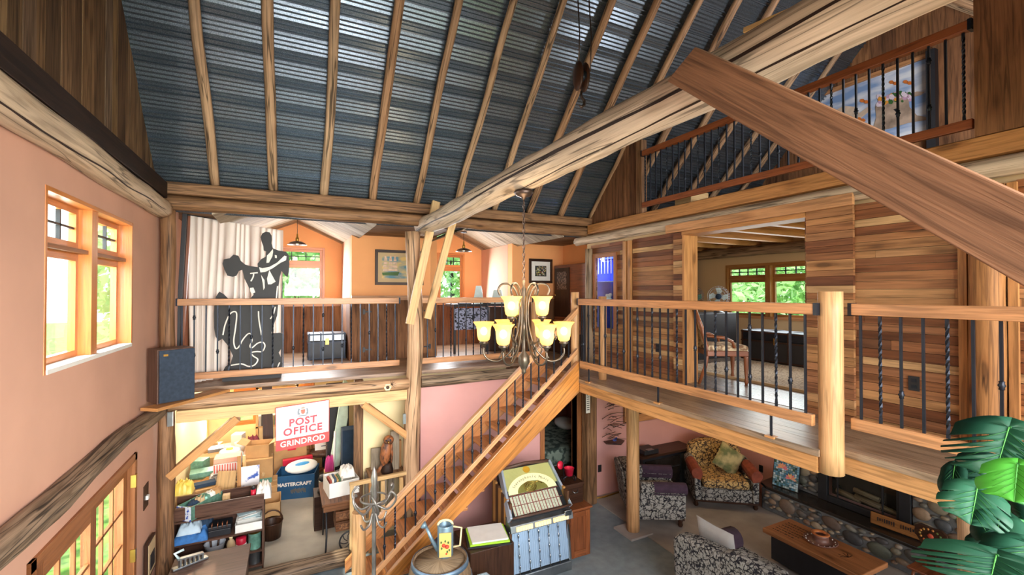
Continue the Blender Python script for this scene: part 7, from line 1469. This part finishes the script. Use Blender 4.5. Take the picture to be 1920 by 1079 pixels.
# post office sign
SY = 6.355; t = thing('post_office_sign', 'white and red enamel POST OFFICE GRINDROD sign hung on the pale beam', 'sign', (0.17, SY, 1.9)); c4 = [V((-0.135, SY, 2.125)), V((0.478, SY, 2.165)), V((0.478, SY, 1.632)), V((-0.128, SY, 1.592))]
def sg(u, v): return (c4[3].lerp(c4[2], u)).lerp(c4[0].lerp(c4[1], u), v)
th_ = V((0, -0.006, 0)); part(MB().prism([sg(0, 0), sg(1, 0), sg(1, 1), sg(0, 1)], th_), 'panel', plain('aged_white_enamel', '#e8e2e0', 0.4, var=0.05, scale=5), t)
part(MB().prism([sg(0, 0) + th_, sg(1, 0) + th_, sg(1, 0.235) + th_, sg(0, 0.235) + th_], th_ * 0.3), 'red_band', plain('faded_red_enamel', '#c44846', 0.4, var=0.12, scale=8), t)
m = MB()
for a, b_2 in (((0, 0), (1, 0)), ((1, 0), (1, 1)), ((1, 1), (0, 1)), ((0, 1), (0, 0))): m.beam(sg(*a) + th_, sg(*b_2) + th_, 0.008, 0.008)
part(m, 'red_border', MATS['faded_red_enamel'], t)
exs = (c4[1] - c4[0]).normalized(); M['signred'] = plain('sign_red', '#b84450', 0.5)
m = textmesh('POST', sg(0.5, 0.59) + th_ * 1.2, 0.125, exs, (0, 0, 1), 0.001, 0.0045, 1.12); textmesh('OFFICE', sg(0.5, 0.385) + th_ * 1.2, 0.125, exs, (0, 0, 1), 0.001, 0.0045, 1.15, m); part(m, 'red_lettering', 'signred', t)
part(textmesh('GRINDROD', sg(0.5, 0.12) + th_ * 1.5, 0.095, exs, (0, 0, 1), 0.001, 0.002, 1.05), 'white_lettering', 'white', t)
m = MB(); cx_ = sg(0.5, 0.83) + th_ * 1.2
m.prism([cx_ + V((x, 0, z)) for x, z in ((-0.025, 0.02), (0.025, 0.02), (0.022, -0.025), (0, -0.04), (-0.022, -0.025))], (0, -0.002, 0), 0.9)
for s in (-1, 1): m.prism([cx_ + V((s * x, 0, z)) for x, z in ((0.03, -0.04), (0.045, -0.01), (0.035, 0.03), (0.055, 0.035), (0.065, -0.01), (0.06, -0.045))][::s], (0, -0.002, 0), 0.2)
m.prism([cx_ + V((x, 0, z)) for x, z in ((-0.02, 0.03), (0.02, 0.03), (0.024, 0.052), (0.01, 0.045), (0, 0.06), (-0.01, 0.045), (-0.024, 0.052))], (0, -0.002, 0), 0.5); m.prism([cx_ + V((x, 0, z)) for x, z in ((-0.055, -0.05), (0.055, -0.05), (0.05, -0.062), (-0.05, -0.062))], (0, -0.002, 0), 0.1)
part(m, 'coat_of_arms', attrmat('crest_inks', ['#7a8088', '#8a9098', '#b89060', '#b85050']), t)
t = thing('wren_ornament', 'small cream hexagonal ornament with a bow on the balcony log', 'ornament', P(727, 726, Y=6.33)); oc_ = P(727, 727, Y=6.34)
part(MB().prism([oc_ + V((0.05 * cos(a), 0, 0.05 * sin(a))) for a in [2 * pi * i / 6 for i in range(6)]][::-1], (0, 0.02, 0)), 'body', 'cream', t); part(MB().prism([oc_ + V((0.025 * cos(a), -0.004, 0.025 * sin(a))) for a in [2 * pi * i / 8 for i in range(8)]][::-1], (0, 0.004, 0)), 'dark_centre', 'darkwood', t)
m = MB()
for k in range(6): a = 0.3 + k * 0.5; m.tube([oc_ + V((0.05, 0, 0.03)), oc_ + V((0.05 + 0.07 * cos(a - 1), -0.01, 0.03 + 0.07 * sin(a - 1)))], [0.004, 0.001], 5)
part(m, 'twigs', 'iron_brown', t)
# metal brackets on the framing
m = MB().bx(-1.22, -1.17, 6.33, 6.36, 2.04, 2.2); tag(m.build('metal_bracket', 'steel'), 'galvanised bracket joining the pale beam to the corner post', 'bracket')
m = MB().bx(1.44, 1.48, 6.37, 6.40, 1.72, 1.86); tag(m.build('metal_bracket', 'steel'), 'galvanised bracket joining the right knee brace to the tall post', 'bracket')
# ------------------------------------------------------------------ sewing table, low rail, owl stand
t = thing('sewing_table', 'antique oak treadle sewing table with carved drawers and black iron legs', 'table', (0.7, 6.9, 0)); M['oak'] = wood('antique_oak', ['#8a5c3c', '#7a4e32'], grain=0.45, rough=0.5)
X0, X1, Y0_, Y1_ = 0.42, 0.98, 6.52, 6.98 - 0.04
X0, X1, Y0_, Y1_ = 0.44, 0.90, 6.52, 7.25
part(MB().bx(X0 - 0.03, X1, Y0_ - 0.03, Y1_ + 0.03, 0.72, 0.76), 'tabletop', 'oak', t, bevel=0.006); part(MB().bx(X0 - 0.01, X1 - 0.02, Y0_, Y1_, 0.64, 0.72), 'apron', 'oak', t)
for k, z in enumerate((0.5, 0.36)):
    o = part(MB().bx(X0 + 0.14, X1 - 0.03, Y0_ - 0.015, Y1_ - 0.4, z, z + 0.12), 'drawer', 'oak', t, bevel=0.004); part(MB().bx(X0 + 0.18, X1 - 0.07, Y0_ - 0.022, Y0_ - 0.015, z + 0.025, z + 0.095), 'carved_front', two('oak_carving', '#5a3824', '#93643f', 40, 0.42, 0.6, 0.5), o)
m = MB(); 
for x in (X0 + 0.03, X1 - 0.06):
    m.tube([(x, Y0_ + 0.1, 0.64), (x, Y0_ + 0.03, 0.3), (x - 0.02, Y0_ - 0.02, 0.0)], 0.012, 6).tube([(x, Y1_ - 0.1, 0.64), (x, Y1_ - 0.1, 0.3), (x, Y1_, 0.0)], 0.012, 6)
part(m, 'iron_legs', 'black', t); m = MB(); wc_ = V((X1 - 0.14, Y0_ + 0.0, 0.2))
m.tube([wc_ + V((0.13 * cos(2 * pi * i / 24), 0, 0.13 * sin(2 * pi * i / 24))) for i in range(24)], 0.011, 6, closed=True)
for k in range(8): a = k * pi / 4; m.tube([wc_ + V((0.03 * cos(a + 0.8), 0, 0.03 * sin(a + 0.8))), wc_ + V((0.08 * cos(a + 0.3), 0, 0.08 * sin(a + 0.3))), wc_ + V((0.125 * cos(a), 0, 0.125 * sin(a)))], 0.006, 5)
part(m, 'treadle_wheel', 'black', t)
t, R = cartonbox('white open carton of books standing on the sewing table', (0.68, 6.86, 0.761), 0.4, 0.4, 0.2, 0.12, 'white', True)
for i in range(6): o = MB().bx(-0.17 + 0.03 * i, -0.145 + 0.03 * i, -0.1, 0.1, 0.01, 0.2 + 0.01 * (i % 3)).build('book', 'bookc'); o.data.attributes['tone'].data.foreach_set('value', [i / 6.0] * len(o.data.polygons)); o.matrix_basis = R.copy(); tag(o, '%s book upright in the white carton on the sewing table' % ['red', 'cream', 'slate blue', 'tan', 'green', 'pale grey'][i], 'book', 'books in the white carton')
clothpile('plastic_bag', 'crumpled white plastic bag in the carton on the sewing table', 'bag', (0.76, 6.9, 0.95), 0.2, 0.24, 0.14, 'white', 95)
t = thing('low_gate_rail', 'low pale timber rail with posts at the workshop entrance', 'railing', (1.1, 6.4, 0)); part(MB().beam((0.74, 6.40, 1.0), (1.5, 6.40, 1.03), 0.05, 0.05), 'top_rail', 'fir_pale', t, bevel=0.004)
for x in (0.77, 1.17, 1.42): part(MB().bx(x - 0.025, x + 0.025, 6.375, 6.425, 0.0, 0.98), 'post', 'fir_pale', t, bevel=0.003)
t = thing('board_stand', 'rough stand of old boards carrying the carved owl', 'stand', (1.27, 6.65, 0)); st = MB()
for i in range(5): st.bx(1.02 + i * 0.1, 1.112 + i * 0.1, 6.46, 6.9, 0.96, 1.0, rr.random())
part(st, 'top_boards', 'beam_old', t); st = MB()
for i in range(4): st.bx(1.0 + i * 0.11, 1.09 + i * 0.11, 6.85, 6.88, 0.3, 0.96, rr.random())
part(st, 'rear_boards', 'barn_grey', t); part(MB().bx(1.0, 1.05, 6.46, 6.5, 0, 0.96).bx(1.44, 1.5, 6.46, 6.5, 0, 0.96), 'legs', 'fir', t)
part(MB().bx(1.33, 1.45, 6.66, 6.72, 1.0, 1.55), 'back_board', 'barn_grey', t); part(MB().bx(1.08, 1.26, 6.8, 6.83, 1.0, 1.3), 'side_board', 'barn_grey', t)
tag(MB().bx(1.43, 1.5, 6.74, 6.8, 1.0, 1.38).build('timber_offcut', 'fir'), 'yellow fir offcut standing behind the owl', 'offcut')
t = thing('carved_owl', 'chainsaw-carved brown wooden owl on a stump', 'carving', (1.25, 6.6, 1.0)); ow = V((1.25, 6.6, 1.0)); M['owlwood'] = two('carved_feathers', '#4a2a1a', '#96582f', 22, 0.40, 0.58, 0.6, sc=(1, 1, 0.5), bump=0.6)
part(MB().lathe([(0, 0.0), (0.08, 0.0), (0.085, 0.04), (0.07, 0.1), (0.06, 0.14), (0, 0.14)], ow + V((0.02, 0, 0)), 14), 'stump', 'beam_dark', t)
part(MB().ball(ow + V((0.0, 0, 0.29)), 0.1, 18, 14, sc=(0.78, 0.8, 1.9), R=Matrix.Rotation(radians(8), 3, 'Y'), nz=0.08), 'body', 'owlwood', t); part(MB().ball(ow + V((0.035, -0.012, 0.46)), 0.072, 16, 12, sc=(1, 0.95, 0.95)), 'head', 'owlwood', t)
for s in (-1, 1): part(MB().ball(ow + V((0.035 + s * 0.027 - 0.015, -0.075, 0.475)), 0.014, 8, 6), 'eye', 'black', t)
part(MB().tube([ow + V((0.02, -0.075, 0.465)), ow + V((0.02, -0.095, 0.45)), ow + V((0.02, -0.09, 0.43))], [0.012, 0.01, 0.002], 6), 'beak', 'brass', t)
part(MB().ball(ow + V((0.075, 0, 0.28)), 0.1, 12, 10, sc=(0.25, 0.6, 1.6)), 'wing', 'owlwood', t); part(MB().prism([ow + V(p) for p in ((-0.05, -0.02, 0.16), (-0.02, -0.02, 0.16), (-0.09, -0.02, 0.03), (-0.12, -0.02, 0.03))], (0, 0.05, 0)), 'tail', 'owlwood', t)
t = thing('workshop_lamp', 'bright bare lamp on the workshop left wall', 'lamp', (-1.3, 7.6, 1.9)); part(MB().bx(-1.34, -1.3, 7.92, 8.02, 1.83, 1.93), 'base', 'brass', t); part(MB().ball((-1.25, 7.97, 1.88), 0.05), 'bulb', 'bulb', t); point('workshop_glow', (-1.1, 7.97, 1.85), 10, (1, 0.85, 0.6), 0.05)
# ------------------------------------------------------------------ east room
FE = DZ + 0.005
t = thing('area_rug', 'pale shaggy rug in the east room', 'rug', (6.2, 4.6, FE)); m = MB(); nx = 60; g = []
for i in range(nx + 1): g.append(m.add([V((5.45 + 1.9 * i / nx, 2.6 + 2.7 * j / nx, FE + 0.02 + 0.012 * noise.noise(V((i * 0.9, j * 0.9, 0))))) for j in range(nx + 1)]))
for i in range(nx):
    for j in range(nx): m.face((g[i] + j, g[i + 1] + j, g[i + 1] + j + 1, g[i] + j + 1), [(0, 0)] * 4, 0.5, 0, False)
part(m, 'pile', two('shag', '#8d8274', '#cfc4b0', 40, 0.35, 0.6, 0.95), t); part(MB().bx(5.43, 5.47, 2.58, 5.32, FE, FE + 0.03), 'border', 'tan', t); part(MB().bx(7.33, 7.37, 2.58, 5.32, FE, FE + 0.03), 'border', 'tan', t)
trunk('travel_trunk', 'long black travel trunk with brass latches under the east window', (7.35, 4.75, FE + 0.032), 1.25, 0.5, 0.5, radians(-90), 'black', 'darkwood', 'iron')
t = thing('dresser', 'black dresser with small brass pulls against the east room end wall', 'dresser', (6.9, 6.3, FE)); part(MB().bx(6.45, 7.42, 5.72, 6.27, FE, 3.18), 'carcass', 'black', t, bevel=0.01)
for k in range(3):
    o = part(MB().bx(6.43, 6.45, 5.75, 6.24, FE + 0.08 + 0.24 * k, FE + 0.29 + 0.24 * k), 'drawer', 'black', t, bevel=0.006); part(MB().tube([(6.43, 5.92, FE + 0.2 + 0.24 * k), (6.41, 5.94, FE + 0.19 + 0.24 * k), (6.41, 6.06, FE + 0.19 + 0.24 * k), (6.43, 6.08, FE + 0.2 + 0.24 * k)], 0.006, 6), 'pull', 'brass', o)
def desk_fan(label, c, r_, mat, rz):
    t = thing('table_fan', label, 'fan', c); c = V(c); ax = V((cos(rz), sin(rz), 0.05)).normalized(); h = c + V((0, 0, 0.3)); d, s, u = frame(ax)
    part(MB().lathe([(0, 0), (0.09, 0), (0.08, 0.025), (0.02, 0.04), (0.015, 0.2), (0, 0.2)], c, 16), 'base', mat, t)
    m = MB()
    for rr2, off in ((r_, 0), (r_ * 0.85, 0.04), (r_ * 0.6, 0.055), (r_ * 0.35, 0.06), (r_ * 0.85, -0.04)): m.tube([h + (s * cos(2 * pi * i / 28) + u * sin(2 * pi * i / 28)) * rr2 + ax * off for i in range(28)], 0.003, 5, closed=True)
    for k in range(24): a = 2 * pi * k / 24; e = s * cos(a) + u * sin(a); m.tube([h + e * r_, h + e * r_ * 0.85 + ax * 0.04, h + e * 0.05 + ax * 0.062], 0.0018, 4)
    part(m, 'cage', mat, t)
    for k in range(4):
        a = 2 * pi * k / 4; e = s * cos(a) + u * sin(a); f_ = s * -sin(a) + u * cos(a); part(MB().prism([h + e * 0.03 - f_ * 0.01, h + e * r_ * 0.8 - f_ * 0.05, h + e * r_ * 0.85 + f_ * 0.03, h + e * 0.5 * r_ + f_ * 0.07, h + e * 0.03 + f_ * 0.02], ax * 0.004), 'blade', 'paleblue' if mat != 'iron' else 'greentin', t)
    part(MB().lathe([(0, -0.1), (0.05, -0.08), (0.055, 0.02), (0.04, 0.06), (0, 0.065)], h, 14, axis=ax), 'motor', 'navy' if mat != 'iron' else mat, t); return t
desk_fan('white desk fan with a dark hub on the black dresser', (7.12, 5.86, 3.182), 0.19, 'steel', radians(225)); desk_fan('dark green desk fan on the black dresser, left of the white one', (6.72, 6.1, 3.182), 0.2, 'iron', radians(205))
timber('leaning_timber', (5.55, 5.55, FE), (5.75, 6.6, 4.0), 0.06, 0.14, 'fir', 'long fir board leaning in the corner of the east room behind the chair', 'board', up=(0, 0, 1))
# upholstered chair
cc = V((5.18, 4.24, FE)); Rc = Matrix.Translation(cc) @ Matrix.Rotation(radians(-32), 4, 'Z')   # local +x is the front
t = thing('side_chair', 'carved wooden side chair with a floral padded seat at the opening', 'chair', cc); q = lambda mb, nm, mt, **k: part(warp(mb, Rc), nm, mt, t, **k)
M['floral'] = two('floral_tapestry', '#8a6a50', '#d8c4a0', 18, 0.4, 0.55, 0.9)
q(MB().bx(-0.24, 0.27, -0.26, 0.26, 0.42, 0.5), 'seat', 'floral', bevel=0.035); q(MB().bx(-0.25, 0.28, -0.27, 0.27, 0.36, 0.43), 'seat_frame', 'cherry', bevel=0.008)
for s in (-1, 1):
    q(MB().lathe([(0.016, 0), (0.024, 0.03), (0.016, 0.08), (0.026, 0.2), (0.03, 0.34), (0.03, 0.38)], (0.24, s * 0.23, 0), 12), 'leg', 'cherry'); q(MB().tube([(-0.34, s * 0.22, 0), (-0.26, s * 0.22, 0.22), (-0.23, s * 0.22, 0.42), (-0.3, s * 0.22, 0.72), (-0.4, s * 0.22, 1.0)], [0.02, 0.024, 0.028, 0.026, 0.022], 8), 'leg', 'cherry')
    q(MB().tube([(-0.25, s * 0.25, 0.62), (-0.05, s * 0.27, 0.6), (0.06, s * 0.27, 0.55), (0.08, s * 0.27, 0.47)], [0.018, 0.022, 0.02, 0.016], 8), 'arm_support', 'cherry')
m = MB(); m.prism([(-0.25, -0.19, 0.5), (-0.25, 0.19, 0.5), (-0.385, 0.19, 0.98), (-0.385, -0.19, 0.98)], (0.035, 0, 0.01)); q(m, 'backrest', 'floral', bevel=0.012); q(MB().tube([(-0.4, -0.22, 1.0), (-0.41, 0, 1.05), (-0.4, 0.22, 1.0)], 0.025, 8), 'crest_rail', 'cherry')
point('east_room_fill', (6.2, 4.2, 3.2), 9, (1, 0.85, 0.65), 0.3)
# ------------------------------------------------------------------ monstera in the foreground
M['leaf'] = None; m, n, b = newmat('monstera_leaf'); M['leaf'] = m
at = N(n, 'Attribute', attribute_name='tone'); rl = ramp(n, [(0.0, '#081c14'), (0.45, '#143624'), (0.88, '#2c641c'), (0.95, '#3f6a3a'), (1.0, '#6f9a58')]); n.links.new(at.outputs['Fac'], rl.inputs[0]); n.links.new(rl.outputs[0], b.inputs['Base Color']); b.inputs['Roughness'].default_value = 0.5; b.inputs['Specular IOR Level'].default_value = 0.12
def PD(px, py, dist): d = (CR @ V(((px - 960) / F, (539.5 - py) / F, -1))).normalized(); return EYE + d * dist
pot_c = V((1.62, 0.02, DZ)); root_p = pot_c + V((0, 0, 0.32))
plant = thing('monstera_plant', 'large potted monstera with split green leaves in the near right corner', 'plant', pot_c)
part(MB().lathe([(0, 0), (0.13, 0), (0.18, 0.3), (0.19, 0.32), (0.17, 0.32), (0.16, 0.28), (0, 0.27)], pot_c, 24), 'pot', plain('terracotta_pot', '#a8603c', 0.7), plant)
def leaf(base, tip, w_, tone, slits=5, depth=0.55, droop=0.12, seed=0):
    """heart-shaped leaf from stalk end base to tip, with side slits and thin midrib"""
    base, tip = V(base), V(tip); d = tip - base; L = d.length; d.normalize(); r = random.Random(seed); nrm = (EYE - base).normalized() + V((r.uniform(-0.3, 0.3), r.uniform(-0.3, 0.3), r.uniform(0.1, 0.5))); s = d.cross(nrm).normalized(); nn = s.cross(d).normalized()
    def wd(u):
        q = (u + 0.2) / 1.2
        return max(0.0, sin(pi * q ** 0.8)) ** 0.62 * (1 - 0.1 * u)
    mb = MB(); K = 72
    for side in (-1, 1):
        cuts = []
        for k in range(slits): c0 = 0.06 + 0.62 * (k + 0.5 + r.uniform(-0.25, 0.25)) / max(1, slits); cuts.append((c0, r.uniform(0.022, 0.04), r.uniform(0.75, 1.1) * depth))
        ids = []; prev = None
        for i in range(K + 1):
            u = -0.2 + 1.2 * i / K; e = wd(u) * w_ / 2; lat = e
            for c0, hw, dp in cuts:
                if abs(u - c0) < hw: lat = e * (1 - dp * (1 - (abs(u - c0) / hw) ** 3))
            um = max(u, 0.0); rel = lat / (w_ / 2 + 1e-6); row = []
            for f in (0.0, 0.5, 1.0):
                la = lat * f; sweep = 0.34 * (la / (w_ / 2)) * (1 - max(0, (u - 0.7) / 0.3)) * (1 if u > 0.05 else 0.3); uu = um + (u - um) * f + sweep
                row.append(base + d * (uu * L) + s * side * la + nn * (0.05 * w_ * (1 - f) * 0 - droop * L * max(uu, 0) ** 2 + 0.10 * la - 0.32 * la * la / w_ + 0.004 * w_ * sin(u * 30) * f))
            ids.append(mb.add(row))
        for i in range(K):
            a, b2 = ids[i], ids[i + 1]
            for k in range(2):
                f = (a + k, a + k + 1, b2 + k + 1, b2 + k) if side > 0 else (a + k, b2 + k, b2 + k + 1, a + k + 1)
                mb.face(f, [(0, 0)] * 4, tone, 0, True)
    o = part(mb, 'leaf', 'leaf', plant, solid=0.0008)
    part(MB().tube([base + d * (u * L) - nn * (droop * L * u * u - 0.0006) for u in [i / 8 for i in range(9)]], [0.0010 * (1 - i / 9.5) for i in range(9)], 6, tone=0.92), 'midrib', 'leaf', o)
    vn = MB()
    for side in (-1, 1):
        for k in range(5):
            u = 0.08 + 0.15 * k; e = wd(u) * w_ / 2 * 0.55; pts = []
            for f in (0.0, 0.5, 1.0):
                la = e * f; uu = u + 0.34 * f; pts.append(base + d * (uu * L) + s * side * la + nn * (-droop * L * uu ** 2 + 0.10 * la - 0.32 * la * la / w_ + 0.0006))
            vn.tube(pts, [0.0006, 0.0004, 0.0002], 4, tone=min(0.88, tone + 0.25))
    part(vn, 'veins', 'leaf', o)
    h = base.lerp(root_p, 0.5) + V((0.02, 0.0, 0.12)); part(MB().tube([V(smooth([tuple(root_p), tuple(h), tuple(base)], 6)[i]) for i in range(13)], 0.003, 6, tone=0.6), 'stalk', 'leaf', plant)
LV = [((1892, 802), (1862, 900), 140, 0.35, 1.15, 5, 0.85, 0.05), ((1908, 872), (1900, 936), 92, 0.88, 1.0, 2, 0.3, 0.1), ((1790, 874), (1782, 926), 38, 0.30, 1.2, 0, 0, 0.1), ((1860, 862), (1838, 920), 88, 0.22, 1.22, 4, 0.55, 0.1), ((1832, 916), (1822, 980), 88, 0.40, 1.12, 3, 0.5, 0.1),
      ((1874, 965), (1868, 1022), 62, 0.30, 1.18, 0, 0, 0.15), ((1868, 1043), (1852, 1110), 190, 0.25, 1.0, 4, 0.8, 0.05), ((1905, 968), (1912, 1035), 80, 0.2, 1.3, 3, 0.4, 0.2), ((1888, 940), (1900, 980), 40, 0.3, 1.25, 0, 0, 0.2), ((1852, 1008), (1840, 1035), 42, 0.2, 1.3, 0, 0, 0.1), ((1930, 1020), (1925, 1090), 110, 0.45, 1.12, 3, 0.5, 0.1), ((1868, 915), (1882, 962), 80, 0.05, 1.3, 3, 0.5, 0.2), ((1960, 850), (1950, 920), 100, 0.4, 1.2, 3, 0.5, 0.1)]
for i, (bpx, tpx, w_, tn, ds, sl, dp, dr) in enumerate(LV): leaf(PD(*bpx, ds), PD(*tpx, ds * 0.96), w_ * ds / 1080, tn, sl, dp, dr, i)
